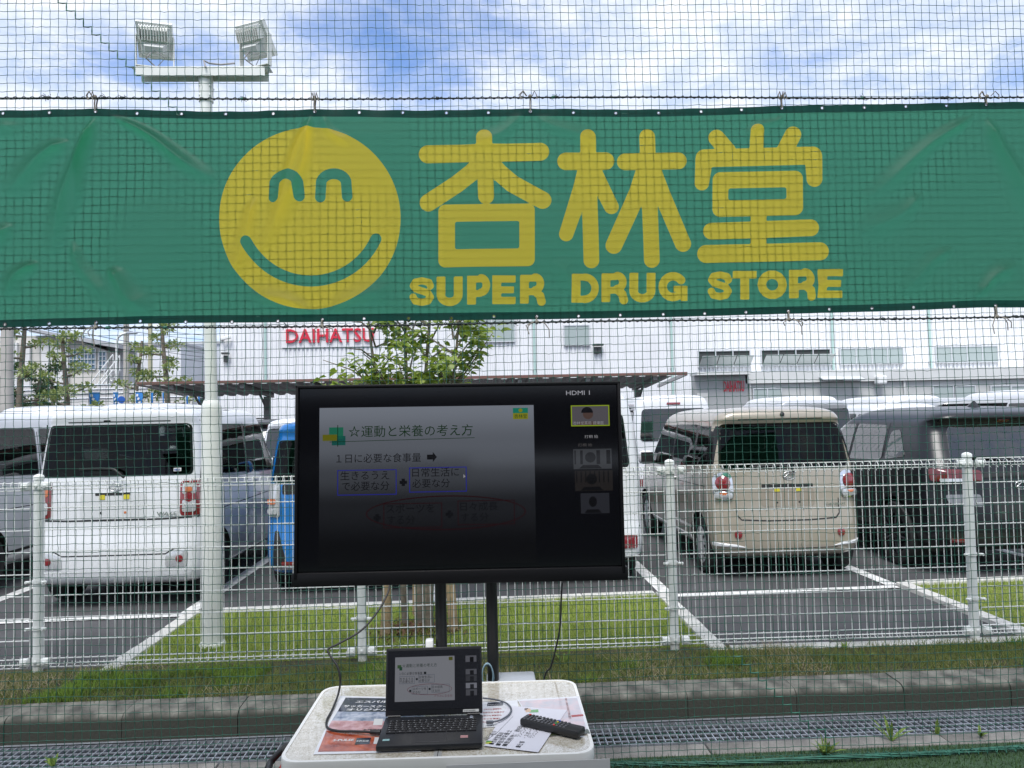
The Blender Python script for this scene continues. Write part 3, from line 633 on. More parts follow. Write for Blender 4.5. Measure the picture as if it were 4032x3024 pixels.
# ------------------------------------------------------------------ floodlight pole
LAMPM = pm('ivory_enamel', (.72, .73, .70), .4, var=.06, vscale=4)
LY = 5.69; LX = -1.945
lp = empty('floodlight_pole', (LX, LY, LOT), R_(0), 'ivory steel pole with two floodlights on a crossbar, left of the screen', 'light pole')
lean = -.006
m = MB(); m.lathe([(.095, -.03), (.095, .02), (.085, .035)], (0, 0, 0), 'Z', 28, True); m.build('base_flange', LAMPM, lp, 50)
m = MB(); m.lathe([(.072, 0), (.072, 1.66), (.068, 1.70), (.055, 1.735), (.045, 1.75)], (0, 0, .03), 'Z', 32); m.build('lower_shaft', LAMPM, lp, 50)
m = MB(); m.tube([(0, 0, 1.74), (-.03, 0, 4.10)], .0435, 28); m.build('upper_shaft', LAMPM, lp, 50)
m = MB(); m.tube([(-.028, 0, 3.98), (-.030, 0, 4.20)], .052, 28)
for a in range(4):
    for z in (4.02, 4.09): m.lathe([(.008, 0), (.008, .012), (0, .012)], (-.03+.052*math.cos(a*1.57+.8)*1, .052*math.sin(a*1.57+.8), z), 'X', 8)
m.build('sleeve', LAMPM, lp, 50)
m = MB(); m.box((-.045, -.02, 4.215), (1.0, .10, .008), bev=.003); m.box((-.045, -.068, 4.180), (.93, .007, .066)); m.box((-.045, .030, 4.180), (.93, .007, .066)); m.build('crossbar', LAMPM, lp, 40)
def flood(x, yawd, mirror):
    r = empty('floodlight', (x, -.02, 4.225), R_(yawd), parent=lp); tilt = Matrix.Rotation(R_(36), 3, 'X')@Matrix.Scale(.86, 3, Vector((0, 0, 1)))
    m = MB(); m.box((0, 0, .005), (.25, .05, .006)); 
    for s in (-1, 1): m.box((s*.128, 0, .12), (.005, .045, .24))
    m.build('bracket', LAMPM, r, 40)
    # head: glass faces away from the camera and down, finned back towards the camera
    H = Vector((0, .0, .205)); hd = MB()
    def W(v): return tilt@Vector(v)+H
    def fr(pts, d): hd.add([W(p) for p in pts]+[W((p[0]*d[1], p[1]-d[0], p[2]*d[1])) for p in pts], [(3, 2, 1, 0), (4, 5, 6, 7)]+[(i, (i+1) % 4, 4+(i+1) % 4, 4+i) for i in range(4)])
    fr([(-.125, .03, -.15), (.125, .03, -.15), (.125, .03, .15), (-.125, .03, .15)], (.035, .97))
    fr([(-.105, -.006, -.12), (.105, -.006, -.12), (.105, -.006, .12), (-.105, -.006, .12)], (.045, .82))
    hd.build('housing', LAMPM, r, 30)
    fn = MB()
    for k in range(11):
        xx = -.095+.019*k; fn.add([W(p) for p in ((xx-.003, -.02, .01), (xx+.003, -.02, .01), (xx+.003, -.02, .13), (xx-.003, -.02, .13), (xx-.003, -.085, .02), (xx+.003, -.085, .02), (xx+.003, -.055, .125), (xx-.003, -.055, .125))], [(0, 1, 2, 3), (7, 6, 5, 4), (0, 4, 5, 1), (1, 5, 6, 2), (2, 6, 7, 3), (3, 7, 4, 0)])
    fn.build('fins', LAMPM, r)
    dv = MB(); dv.add([W(p) for p in ((-.085, -.05, -.09), (.085, -.05, -.09), (.085, -.05, .0), (-.085, -.05, .0), (-.06, -.105, -.075), (.06, -.105, -.075), (.06, -.105, -.02), (-.06, -.105, -.02))], [(3, 2, 1, 0), (4, 5, 6, 7), (0, 1, 5, 4), (1, 2, 6, 5), (2, 3, 7, 6), (3, 0, 4, 7)]); dv.build('driver_box', pm('grey_enamel', (.60, .61, .60), .45), r)
    g = MB(); g.add([W(p) for p in ((-.11, .032, -.135), (.11, .032, -.135), (.11, .032, .135), (-.11, .032, .135))], [(0, 1, 2, 3)]); g.build('lens', pm('lamp_glass', (.5, .5, .48), .1), r)
    c = MB(); a = W((0, -.1, -.05)); c.tube([a, a+Vector((-.04, -.02, -.06)), (-.06, -.03, .06), (.0, -.02, .01)], .005, 6); c.tube([a, a+Vector((.05, -.02, -.04)), (.07, -.03, .07), (.02, -.02, .01)], .003, 6); c.build('cable', pm('grey_cable', (.3, .29, .3), .6), r, 60)
flood(-.39, 14, 1); flood(.34, -24, -1)
m = MB(); m.tube([(.20, -.05, 4.25), (.1, -.06, 4.235), (.02, -.07, 4.24), (-.02, -.07, 4.26), (.0, -.09, 4.2)], .007, 7); m.build('cable', pm('grey_cable', (.3, .29, .3), .6), lp, 60)
# ------------------------------------------------------------------ television on its stand
tvx = -.079
TVB = pm('tv_black', (.005, .005, .006), .4, spec=.25)
tv = empty('television', (tvx, 2.885, 1.075), 0, 'large black flat television showing a slide and video call tiles, on two posts', 'television')
tv.rotation_euler = (R_(-2.6), R_(.35), R_(-.6))
m = MB(); m.box((0, .045, .358), (1.232, .05, .715), bev=.006); m.box((0, .085, .30), (.9, .05, .42), bev=.02); m.build('cabinet', TVB, tv, 40)
m = MB()
for c, d in (((0, .012, .709), (1.232, .016, .012)), ((-.610, .012, .355), (.012, .016, .72)), ((.610, .012, .355), (.012, .016, .72))): m.box(c, d, bev=.003)
m.build('bezel', TVB, tv, 40)
m = MB(); m.box((.0, .032, -.007), (1.250, .05, .050), bev=.004); m.build('sound_bar', TVB, tv, 40)
SCR = pm('dark_screen_glass', (.003, .003, .004), .09, spec=.45, emit=(.5, .6, 1.), estr=.0006)
m = MB(); m.quad((-.604, .018, .022), (.604, .018, .022), (.604, .018, .703), (-.604, .018, .703)); scr = m.build('screen', SCR, tv)
def emit_mat(name, c, s, grad=None, rough=.09):
    if name in MATS: return MATS[name]
    m = bpy.data.materials.new(name); m.use_nodes = True; t = m.node_tree; b = t.nodes['Principled BSDF']
    b.inputs['Base Color'].default_value = (.004, .004, .005, 1); b.inputs['Specular IOR Level'].default_value = .45; b.inputs['Roughness'].default_value = rough; b.inputs['Emission Color'].default_value = (*c, 1); b.inputs['Emission Strength'].default_value = s
    if grad:                           # painted fade: emission drops towards the panel's lower edge
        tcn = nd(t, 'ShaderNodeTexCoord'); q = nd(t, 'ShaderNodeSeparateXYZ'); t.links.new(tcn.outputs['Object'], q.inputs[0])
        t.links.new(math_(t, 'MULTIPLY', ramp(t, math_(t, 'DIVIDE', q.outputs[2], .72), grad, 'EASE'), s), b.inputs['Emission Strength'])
    MATS[name] = m; return m
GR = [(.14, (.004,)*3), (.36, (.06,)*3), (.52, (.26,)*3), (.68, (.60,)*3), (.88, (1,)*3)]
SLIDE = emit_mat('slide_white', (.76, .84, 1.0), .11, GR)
def sx(X): return (X-1097)*.000689
def sz(Y): return .706-(Y-415)*.000655
def scr_quad(name, x0, y0, x1, y1, mat, lay, parent=scr, tilt=0.):
    yy = .018-.0006*lay; m = MB(); d = .008*(x1-x0)*0
    m.quad((sx(x0), yy, sz(y1)), (sx(x1), yy, sz(y1)), (sx(x1), yy, sz(y0)), (sx(x0), yy, sz(y0))); return m.build(name, mat, parent)
def scr_frame(name, x0, y0, x1, y1, w, mat, lay):
    yy = .018-.0006*lay; m = MB(); a = [(x0, y0), (x1, y0), (x1, y1), (x0, y1)]; b = [(x0+w, y0+w), (x1-w, y0+w), (x1-w, y1-w), (x0+w, y1-w)]
    V = [(sx(x), yy, sz(y)) for x, y in a+b]; m.add(V, [(i, 4+i, 4+(i+1) % 4, (i+1) % 4) for i in range(4)]); return m.build(name, mat, scr)
def scr_text(body, x, ybase, xend, h, mat, lay, off=0.):
    return text('caption', body, h*.000655*1.08, mat, scr, (sx(x), .018-.0006*lay, sz(ybase)), width=(xend-x)*.000689, offset=off)
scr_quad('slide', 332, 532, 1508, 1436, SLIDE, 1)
TG = emit_mat('slide_green_text', (.03, .35, .04), .032); TK = emit_mat('slide_dark_text', (.2, .22, .3), .006); TB = emit_mat('slide_blue_line', (.06, .08, 1.), .10); TR = emit_mat('slide_red_line', (.6, .02, .05), .013)
scr_text('☆運動と栄養の考え方', 490, 698, 1170, 66, TG, 2)
scr_text('１日に必要な食事量', 425, 846, 885, 52, TK, 2)
scr_text('生きるうえ', 447, 944, 712, 52, TK, 2); scr_text('で必要な分', 455, 1004, 712, 52, TK, 2)
scr_text('日常生活に', 837, 932, 1092, 52, TK, 2); scr_text('必要な分', 837, 994, 1042, 50, TK, 2)
scr_text('スポーツを', 695, 1136, 955, 52, TK, 2); scr_text('する分', 700, 1200, 850, 52, TK, 2); scr_text('日々成長', 1097, 1130, 1302, 50, TK, 2); scr_text('する分', 1100, 1192, 1250, 50, TK, 2)
for b in ((430, 890, 752, 1035), (820, 882, 1134, 1025)): scr_frame('slide_box', *b, 5, TB, 2)
for b in ((680, 1085, 998, 1225), (1083, 1076, 1394, 1215)): scr_frame('slide_box', *b, 4, TR, 2)
for cx, cy in ((788, 966), (646, 1165), (1038, 1152)):
    m = MB(); yy = .018-.0012
    for dx, dz in ((20, 9), (9, 21)): m.quad((sx(cx-dx), yy-.0001*(dx > 10), sz(cy+dz)), (sx(cx+dx), yy-.0001*(dx > 10), sz(cy+dz)), (sx(cx+dx), yy-.0001*(dx > 10), sz(cy-dz)), (sx(cx-dx), yy-.0001*(dx > 10), sz(cy-dz)))
    m.build('plus_sign', TK, scr)
m = MB(); m.quad(*[(sx(x), .0168, sz(y)) for x, y in ((918, 838), (950, 838), (950, 853), (972, 824), (950, 795), (950, 810), (918, 810))][::-1]); m.build('arrow', TK, scr)
m = MB(); n = 60; V = []
for rx, ry in ((435, 98), (429, 92)): V += [(sx(1020+rx*math.cos(2*math.pi*i/n)), .0165, sz(1143-ry*math.sin(2*math.pi*i/n))) for i in range(n)]
m.add(V, [(i, (i+1) % n, n+(i+1) % n, n+i) for i in range(n)]); m.build('ring', TR, scr)
m = MB(); m.quad((sx(388), .0166, sz(730)), (sx(1180), .0166, sz(718)), (sx(1180), .0166, sz(715)), (sx(388), .0166, sz(727))); m.quad((sx(430), .0162, sz(755)), (sx(434), .0162, sz(755)), (sx(434), .0162, sz(632)), (sx(430), .0162, sz(632))); m.build('rule', TG, scr)
scr_quad('ornament', 385, 645, 462, 710, emit_mat('mint', (.05, .6, .35), .10), 2); scr_quad('ornament', 350, 686, 428, 722, emit_mat('lime', (.6, .6, .02), .09), 3); scr_quad('ornament', 400, 695, 474, 748, emit_mat('teal', (.03, .5, .42), .07), 2)
scr_quad('logo', 1393, 548, 1476, 578, emit_mat('logo_green', (.02, .62, .42), .13), 2); scr_quad('logo', 1393, 578, 1476, 613, emit_mat('logo_yellow', (.75, .75, .02), .13), 2)
m = MB(); m.add([(sx(1435+11*math.cos(i*.5236)), .0162, sz(562+11*math.sin(i*.5236))) for i in range(12)], [tuple(range(12))]); m.build('logo', MATS['logo_yellow'], scr)
scr_text('杏林堂', 1400, 606, 1470, 24, emit_mat('logo_dark', (.02, .4, .2), .05), 3)
scr_text('HDMI 1', 1690, 477, 1822, 34, emit_mat('osd_white', (.9, .9, 1.), .2), 1)
# video call tiles
tile = lambda k, c, s: emit_mat('tile_'+k, c, s)
def person_tile(x0, y0, x1, y1, bgm, body, frame=None, wf=4):
    scr_quad('video_tile', x0, y0, x1, y1, bgm, 1)
    cx = (x0+x1)/2-12; w = (x1-x0); h = y1-y0; m = MB(); yy = .0164
    m.add([(sx(cx+.14*w*math.cos(i*.3927)), yy, sz(y0+.42*h+.26*h*math.sin(i*.3927))) for i in range(16)], [tuple(range(16))])
    m.add([(sx(x), yy+.0002, sz(y)) for x, y in ((cx-.30*w, y1-3), (cx+.30*w, y1-3), (cx+.2*w, y1-.2*h), (cx-.2*w, y1-.2*h))], [(0, 1, 2, 3)])
    m.build('video_figure', body, scr)
    if frame: scr_frame('tile_frame', x0-wf, y0-wf, x1+wf, y1+wf, wf+2, frame, 4)
person_tile(1718, 542, 1924, 656, tile('a', (.8, .75, .85), .05), tile('skin', (.5, .3, .25), .07), emit_mat('tile_lime', (.55, .75, .02), .2))
m = MB(); m.add([(sx(1804+33*math.cos(i*.2618)), .0160, sz(582-34*math.sin(i*.2618))) for i in range(13)], [tuple(range(13))]); m.build('video_figure', tile('hair', (.1, .1, .15), .02), scr)
scr_text('杏林堂薬局 健康医', 1725, 650, 1895, 20, emit_mat('osd_grey', (.8, .8, .85), .16), 5)
scr_text('打桐 始', 1787, 728, 1862, 18, MATS['osd_grey'], 1); scr_text('打桐 始', 1750, 776, 1828, 18, emit_mat('osd_dim', (.7, .65, .65), .05), 1)
person_tile(1722, 792, 1934, 908, tile('b', (.75, .8, .9), .022), tile('dark', (.3, .3, .35), .008)); person_tile(1728, 917, 1937, 1034, tile('c', (.6, .5, .45), .010), tile('dark2', (.2, .2, .2), .003)); person_tile(1757, 1047, 1915, 1163, tile('d', (.7, .75, .95), .012), tile('dark3', (.2, .2, .25), .004))
for x, w, mt in ((1728, 8, 'dark'), (1760, 14, 'dark'), (1850, 20, 'dark'), (1905, 22, 'dark2')): scr_quad('video_figure', x, 800, x+w, 880, MATS['tile_'+mt], 2)
for i in range(8): scr_quad('video_figure', 1735+i*25, 920, 1741+i*25, 985, MATS['tile_dark2'], 2)
m = MB(); m.add([(sx(1116), .0158, sz(925)), (sx(1116), .0158, sz(947)), (sx(1128), .0158, sz(939))], [(0, 1, 2)]); m.build('mouse_pointer', MATS['osd_grey'], scr)
# stand: two posts, shelf, feet
st = empty('screen_stand', (tvx, 3.0, 0), 0, 'black two-post television stand behind the table', 'stand')
pa, pb = atY(1736, 2400, 3.0).x-tvx, atY(1937, 2400, 3.0).x-tvx
for x in (pa, pb):
    m = MB(); m.lathe([(.0245, .05), (.0245, .62)], (x, 0, 0), 'Z', 20); m.lathe([(.022, .62), (.022, 1.5)], (x, 0, 0), 'Z', 20); m.lathe([(.0265, .60), (.0265, .625)], (x, 0, 0), 'Z', 20); m.build('post', BLACK, st, 50)
    m = MB(); m.box((x, -.02, .03), (.05, .72, .04), bev=.012); m.build('foot', BLACK, st, 40)
    m = MB(); m.lathe([(.028, .008), (.028, .026)], (x, -.3, .0), 'Z', 12); m.build('castor', RUBBER, st, 50)
m = MB(); m.box(((pa+pb)/2, 0, .40), (abs(pb-pa), .04, .05), bev=.006); m.build('crossbar', BLACK, st, 40)
m = MB(); m.box(((pa+pb)/2, -.01, 1.32), (.52, .03, .34), bev=.01); m.build('mount_plate', BLACK, st, 40)
sp_ = atY(2000, 2668, 3.02); m = MB(); m.box((sp_.x-tvx+.012, .03, sp_.z-.012), (.19, .12, .026), bev=.01); m.build('shelf', pm('silver_paint', (.45, .47, .50), .35, metal=.4), st, 40)
q = atY(1692, 2545, 2.99); o = tag(MB().box((0, 0, 0), (.030, .04, .055), bev=.006).build('power_adapter', WHITE, None, 40, q), 'small white power adapter strapped beside the left screen post', 'adapter')

# ------------------------------------------------------------------ folding table
TZ = .70; tcx, tcy, trz = -.130, 2.525, R_(-1.3)
tb = empty('folding_table', (tcx, tcy, 0), trz, 'white-edged folding table with mottled glossy top carrying the laptop', 'table')
def top_mat():
    m = pm('mottled_laminate', (.40, .36, .28), .16, spec=.9, coat=1.); t = m.node_tree; b = t.nodes['Principled BSDF']
    tcn = nd(t, 'ShaderNodeTexCoord'); v = nd(t, 'ShaderNodeTexVoronoi', Scale=105.); n = nd(t, 'ShaderNodeTexNoise', Scale=60., Detail=4); t.links.new(tcn.outputs['Object'], n.inputs['Vector'])
    mv = nd(t, 'ShaderNodeMixRGB'); mv.inputs[0].default_value = .12; t.links.new(tcn.outputs['Object'], mv.inputs[1]); t.links.new(n.outputs[1], mv.inputs[2]); t.links.new(mv.outputs[0], v.inputs['Vector'])
    s_ = nd(t, 'ShaderNodeSeparateXYZ'); t.links.new(v.outputs['Color'], s_.inputs[0])
    t.links.new(ramp(t, s_.outputs[0], [(.0, (.32, .28, .20)), (.35, (.46, .42, .34)), (.7, (.60, .57, .50)), (1., (.68, .67, .62))]), b.inputs['Base Color'])
    n3 = nd(t, 'ShaderNodeTexNoise', Scale=5., Detail=5.); t.links.new(tcn.outputs['Object'], n3.inputs['Vector']); t.links.new(ramp(t, n3.outputs[0], [(.35, (.10,)*3), (.7, (.24,)*3)]), b.inputs['Roughness']); return m
LAM = top_mat(); W2, D2 = .452, .308
for s in (-1, 1):
    o0 = roundpoly([(s*.0015, -D2+.010), (s*(W2-.010), -D2+.010), (s*(W2-.010), D2-.010), (s*.0015, D2-.010)], [.0, .065, .065, .0], 8); o0 = o0 if s > 0 else o0[::-1]
    m = MB(); m.prism([(x, y, TZ-.016) for x, y in o0], (0, 0, .016)); m.build('leaf', LAM, tb)
rim = roundpoly([(-W2, -D2), (W2, -D2), (W2, D2), (-W2, D2)], .07, 8); inn = roundpoly([(-W2+.011, -D2+.011), (W2-.011, -D2+.011), (W2-.011, D2-.011), (-W2+.011, D2-.011)], .064, 8)
m = MB(); n = len(rim); V = [(x, y, TZ-.030) for x, y in rim]+[(x, y, TZ-.002) for x, y in rim]+[(x*.997, y*.997, TZ+.002) for x, y in rim]+[(x, y, TZ+.002) for x, y in inn]+[(x, y, TZ-.030) for x, y in inn]
m.add(V, [(k*n+i, k*n+(i+1) % n, (k+1)*n+(i+1) % n, (k+1)*n+i) for k in range(4) for i in range(n)]); m.build('edge_band', pm('white_vinyl_edge', (.74, .74, .72), .35), tb, 40)
m = MB(); m.box((-.006, 0, TZ+.0008), (.010, .594, .0016)); m.box((.006, 0, TZ+.0008), (.010, .594, .0016)); m.build('hinge_strip', pm('grey_strip', (.30, .30, .29), .4), tb)
for x in (-.40, .40):
    for y in (-.25, .25):
        m = MB(); m.tube([(x, y, TZ-.03), (x*1.04, y*1.06, .0)], .011, 12); m.build('leg', pm('aluminium', (.6, .61, .62), .35, metal=.8), tb, 50)
for x in (-.40, .40): m = MB(); m.tube([(x*1.02, -.255, .3), (x*1.02, .255, .3)], .009, 10); m.build('stretcher', MATS['aluminium'], tb, 50)
# sheet hanging from the front edge
def T8(x, y, z=TZ): return atZ(1050+x/1.58, 2450+y/1.58, z)
def sheet_poly(name, pts, z, mat, parent=None, th=.0006, top_only=False):
    P = [T8(x, y, z) for x, y in pts]; m = MB()
    if top_only: m.quad(*P)
    else: m.prism([(p.x, p.y, z-th) for p in P], (0, 0, th))
    me = m.mesh(name); bm = bmesh.new(); bm.from_mesh(me); bmesh.ops.recalc_face_normals(bm, faces=bm.faces); bm.to_mesh(me); bm.free()
    if top_only and me.polygons[0].normal.z < 0: me.flip_normals()
    return link(name, me, mat, parent)
hp = atZ(2120, 2990, .66); hs = empty('hanging_poster', (0, 0, 0), 0, 'poster in a white border taped to the front edge of the table', 'poster')
fy = 2.525-.308-.012-.004; 
m = MB(); m.box((.10, fy-.004, .545), (.46, .0016, .29), rot=None); m.build('paper', pm('paper_white', (.62, .62, .63), .45), hs)
m = MB(); m.box((.10, fy-.0062, .530), (.42, .0012, .24)); m.build('print', pm('poster_dark', (.035, .03, .03), .35, c2=(.25, .05, .05), vscale=18, var=.3), hs)
hs.location = (.02, 0, 0)
# posters and paper on the table, under a clear sheet
PAP = pm('poster_paper', (.66, .67, .70), .22, coat=.5)
pA = sheet_poly('poster', [(460, 458), (1000, 470), (960, 806), (290, 822)], TZ+.0020, PAP); tag(pA, 'laminated football school poster in dark blue, pink and orange under the laptop', 'poster')
def pr(parent, pts, z, name, c, nm='print_area', **kw): return sheet_poly(nm, pts, z, pm(name, c, .22, coat=.5, **kw), parent, top_only=True)
pr(pA, [(492, 468), (985, 478), (978, 560), (440, 556)], TZ+.0024, 'ink_navy', (.018, .022, .04), var=.5, vscale=25)
pr(pA, [(440, 556), (978, 560), (972, 618), (405, 612)], TZ+.0024, 'ink_skyblue', (.16, .25, .42), var=.5, vscale=30, c2=(.5, .52, .6))
pr(pA, [(405, 612), (972, 618), (966, 680), (370, 676)], TZ+.0024, 'ink_pink', (.52, .20, .20), var=.4, vscale=30, c2=(.60, .38, .40))
pr(pA, [(370, 676), (966, 680), (958, 795), (318, 806)], TZ+.0024, 'ink_orange', (.42, .055, .02), var=.5, vscale=26, c2=(.52, .12, .05))
pr(pA, [(670, 600), (725, 600), (718, 640), (662, 640)], TZ+.0028, 'ink_white', (.62, .62, .62)); pr(pA, [(672, 716), (715, 716), (706, 758), (664, 756)], TZ+.0028, 'ink_white', (.62, .62, .62)); pr(pA, [(560, 720), (650, 718), (640, 758), (548, 762)], TZ+.0028, 'ink_navy', (.018, .022, .04))
def flat_text(body, x0, y0, x1, y1, size, z, mat, parent, name='lettering', off=0.):
    a, b = T8(x0, y0, z), T8(x1, y1, z); L = (b-a).length; rz = math.atan2(b.y-a.y, b.x-a.x)
    return text(name, body, size, mat, parent, a, (0, 0, rz), width=L, offset=off)
INKW = pm('ink_white', (.62, .62, .62), .22); INKK = pm('ink_black', (.015, .015, .018), .3)
flat_text('エスパルス', 552, 500, 800, 500, .022, TZ+.0032, INKW, pA, off=.0008); flat_text('サッカースクール', 474, 528, 800, 530, .022, TZ+.0032, INKW, pA, off=.0008); flat_text('オリジナル', 492, 549, 760, 551, .022, TZ+.0032, INKW, pA, off=.0008)
flat_text('S-PULSE', 410, 740, 540, 738, .020, TZ+.0032, INKW, pA, off=.0006); flat_text('S-PULSE', 558, 742, 632, 742, .012, TZ+.0032, INKW, pA, off=.0004); flat_text('S-PULSE', 600, 672, 720, 670, .012, TZ+.0032, INKK, pA, off=.0004)
pD = sheet_poly('poster', [(1310, 500), (1560, 485), (1580, 640), (1290, 660)], TZ+.0020, PAP); tag(pD, 'white leaflet with a black strip and small red print behind the laptop cable', 'leaflet')
pr(pD, [(1375, 500), (1472, 496), (1470, 517), (1370, 521)], TZ+.0024, 'ink_navy', (.018, .022, .04)); flat_text('MAGIC', 1380, 516, 1466, 512, .012, TZ+.003, INKW, pD)
for i in range(5): flat_text('お知らせ 教室案内', 1350-i*6, 545+i*20, 1460+(i % 2)*20, 541+i*20, .011, TZ+.0026, pm('ink_red', (.35, .05, .05), .3), pD, off=.0002)
pC = sheet_poly('poster', [(1560, 482), (1942, 460), (2012, 692), (1690, 712)], TZ+.0026, PAP); tag(pC, 'pale poster with red floral print along the right edge of the table', 'poster')
pr(pC, [(1572, 490), (1930, 470), (1996, 680), (1700, 700)], TZ+.0030, 'ink_floral', (.58, .60, .66), var=.25, vscale=22, c2=(.66, .50, .52)); pr(pC, [(1855, 470), (1866, 470), (1896, 600), (1880, 600)], TZ+.0034, 'ink_red2', (.30, .06, .04), var=.8, vscale=60, c2=(.55, .4, .4)); pr(pC, [(1895, 578), (1968, 572), (1970, 582), (1898, 590)], TZ+.0034, 'ink_red', (.35, .05, .05))
pr(pC, [(1700, 690), (2000, 664), (2012, 690), (1690, 712)], TZ+.0034, 'ink_dark_edge', (.05, .06, .03))
pB = sheet_poly('paper_sheet', [(1500, 520), (1868, 545), (1690, 808), (1352, 768)], TZ+.0042, pm('plain_paper', (.60, .60, .66), .55)); tag(pB, 'white printed self-introduction sheet lying askew beside the laptop', 'paper')
flat_text('自己紹介', 1374, 730, 1440, 680, .020, TZ+.0047, INKK, pB); pr(pB, [(1372, 735), (1400, 738), (1392, 752), (1362, 748)], TZ+.0045, 'ink_leaf', (.10, .30, .08)); pr(pB, [(1362, 750), (1402, 742), (1398, 756), (1360, 756)], TZ+.0047, 'ink_lime', (.5, .5, .05))
pr(pB, [(1418, 702), (1532, 585), (1534, 585), (1421, 702)], TZ+.0045, 'ink_black', (.015, .015, .018))
for s_, a in (('■杏林堂薬局', (1408, 762, 1478, 688)), ('■管理栄養士', (1450, 768, 1528, 672)), ('■勤務地：静岡', (1490, 772, 1596, 650)), ('■仕事', (1575, 780, 1608, 742)), ('ランニング', (1575, 715, 1630, 655)), ('・スポーツ', (1618, 722, 1668, 662)), ('ランニング', (1655, 722, 1704, 668))): flat_text(s_, *a, .019, TZ+.0047, INKK, pB)
pr(pB, [(1606, 540), (1640, 536), (1645, 556), (1612, 560)], TZ+.0046, 'ink_face', (.55, .36, .22)); pr(pB, [(1640, 545), (1690, 542), (1692, 560), (1634, 562)], TZ+.0045, 'ink_leaf', (.10, .30, .08)); pr(pB, [(1604, 535), (1628, 533), (1618, 545), (1604, 548)], TZ+.0049, 'ink_brown', (.12, .07, .04))

# ------------------------------------------------------------------ laptop
lx, ly = -.162, 2.262; LW, LD = .306, .214
lap = empty('laptop', (lx, ly, TZ+.004), R_(-.6), 'open black laptop showing the same slide as the television', 'laptop')
m = MB(); m.box((0, LD/2, .010), (LW, LD, .016), bev=.004); m.build('base', pm('laptop_black', (.014, .015, .018), .38, spec=.4), lap, 40)
KEYM = pm('key_black', (.012, .012, .014), .5)
m = MB(); rows = [(15, .172, .008), (15, .156, .014), (14, .140, .014), (14, .124, .014), (13, .108, .014), (9, .092, .014)]
kk = []
for n, y, d in rows:
    w = .272/n
    for i in range(n):
        ww = w-.0025
        if n == 9 and i == 4: pass
        m.box((-.136+w*(i+.5), y, .0195), (ww, d-.0022, .003)); kk.append((-.136+w*(i+.5), y))
o = m.build('keys', KEYM, lap); o['kind'] = 'stuff'
m = MB()
for x, y in kk: m.box((x-.003, y+.0012, .0212), (.0032, .0026, .0003))
o = m.build('key_legends', pm('legend_grey', (.30, .31, .32), .5), lap); o['kind'] = 'stuff'
m = MB(); m.box((-.0, .048, .0185), (.098, .060, .0006)); m.build('touchpad', pm('pad_black', (.018, .019, .022), .3), lap)
m = MB(); m.box((-.0, .016, .0188), (.098, .0012, .0006)); m.build('touchpad_edge', CHROME, lap)
m = MB(); m.box((.10, .046, .0186), (.022, .016, .0006), bev=.0002); m.build('sticker', pm('sticker_red', (.45, .25, .25), .4), lap); text('lettering', 'S-PULSE', .006, pm('sticker_dark', (.12, .02, .03), .4), lap, (.091, .044, .0194), (0, 0, 0))
m = MB(); m.box((-.128, .040, .0186), (.020, .012, .0006)); m.build('sticker', pm('sticker_teal', (.25, .42, .42), .35), lap)
m = MB(); m.lathe([(.005, 0), (.006, .0008), (.007, 0)], (.118, .192, .0186), 'Z', 14); m.build('power_button', CHROME, lap, 60)
for s in (-1, 1): m = MB(); m.tube([(s*.125-.02, LD+.002, .018), (s*.125+.02, LD+.002, .018)], .006, 10); m.build('hinge', BLACK, lap, 60)
lid = empty('lid', (0, LD-.002, .020), 0, parent=lap); lid.rotation_euler = (R_(-13), 0, 0); LH = .203
m = MB(); m.box((0, .004, LH/2), (LW, .007, LH), bev=.003); m.build('lid_shell', MATS['laptop_black'], lid, 40)
m = MB(); m.quad((-LW/2+.006, -.0002, .018), (LW/2-.006, -.0002, .018), (LW/2-.006, -.0002, LH-.008), (-LW/2+.006, -.0002, LH-.008)); ls = m.build('display', pm('laptop_screen', (.008, .008, .010), .22, emit=(.6, .7, 1), estr=.003), lid)
ex = lambda f: -LW/2+f*LW
ez = lambda f: LH*(1-f)
def lquad(name, a, b, c, d, mat, lay): m = MB(); y = -.0002-.0004*lay; m.quad((ex(a), y, ez(d)), (ex(c), y, ez(d)), (ex(c), y, ez(b)), (ex(a), y, ez(b))); return m.build(name, mat, ls)
LS = emit_mat('laptop_slide', (.86, .89, 1.), .095, None, .25); LK = emit_mat('laptop_dark', (.2, .22, .3), .012, None, .25); LR = emit_mat('laptop_red', (.7, .05, .15), .06, None, .25); LB = emit_mat('laptop_blue', (.2, .25, .4), .10, None, .25)
lquad('slide', .095, .135, .715, .79, LS, 1)
def ltext(b, a, y, c, h, mat): text('caption', b, h, mat, ls, (ex(a), -.0014, ez(y)), width=(c-a)*LW)
ltext('☆運動と栄養の考え方', .17, .285, .53, .012, emit_mat('laptop_green', (.1, .22, .14), .05, None, .25)); ltext('１日に必要な食事量', .14, .395, .38, .009, LK)
ltext('生きるうえ', .145, .475, .285, .009, LK); ltext('で必要な分', .145, .515, .285, .009, LK); ltext('日常生活に', .345, .455, .485, .009, LK); ltext('必要な分', .345, .505, .455, .009, LK)
ltext('スポーツを', .28, .625, .42, .009, LK); ltext('する分', .28, .675, .36, .009, LK); ltext('日々成長', .48, .605, .59, .009, LK); ltext('する分', .48, .66, .56, .009, LK); ltext('プラスになる分', .50, .735, .69, .008, LR)
def lframe(a, b, c, d, mat):
    w = .0008; m = MB(); y = -.0012; x0, x1, z0, z1 = ex(a), ex(c), ez(d), ez(b)
    V = [(x0, y, z0), (x1, y, z0), (x1, y, z1), (x0, y, z1), (x0+w, y, z0+w), (x1-w, y, z0+w), (x1-w, y, z1-w), (x0+w, y, z1-w)]; m.add(V, [(i, (i+1) % 4, 4+(i+1) % 4, 4+i) for i in range(4)]); m.build('slide_box', mat, ls)
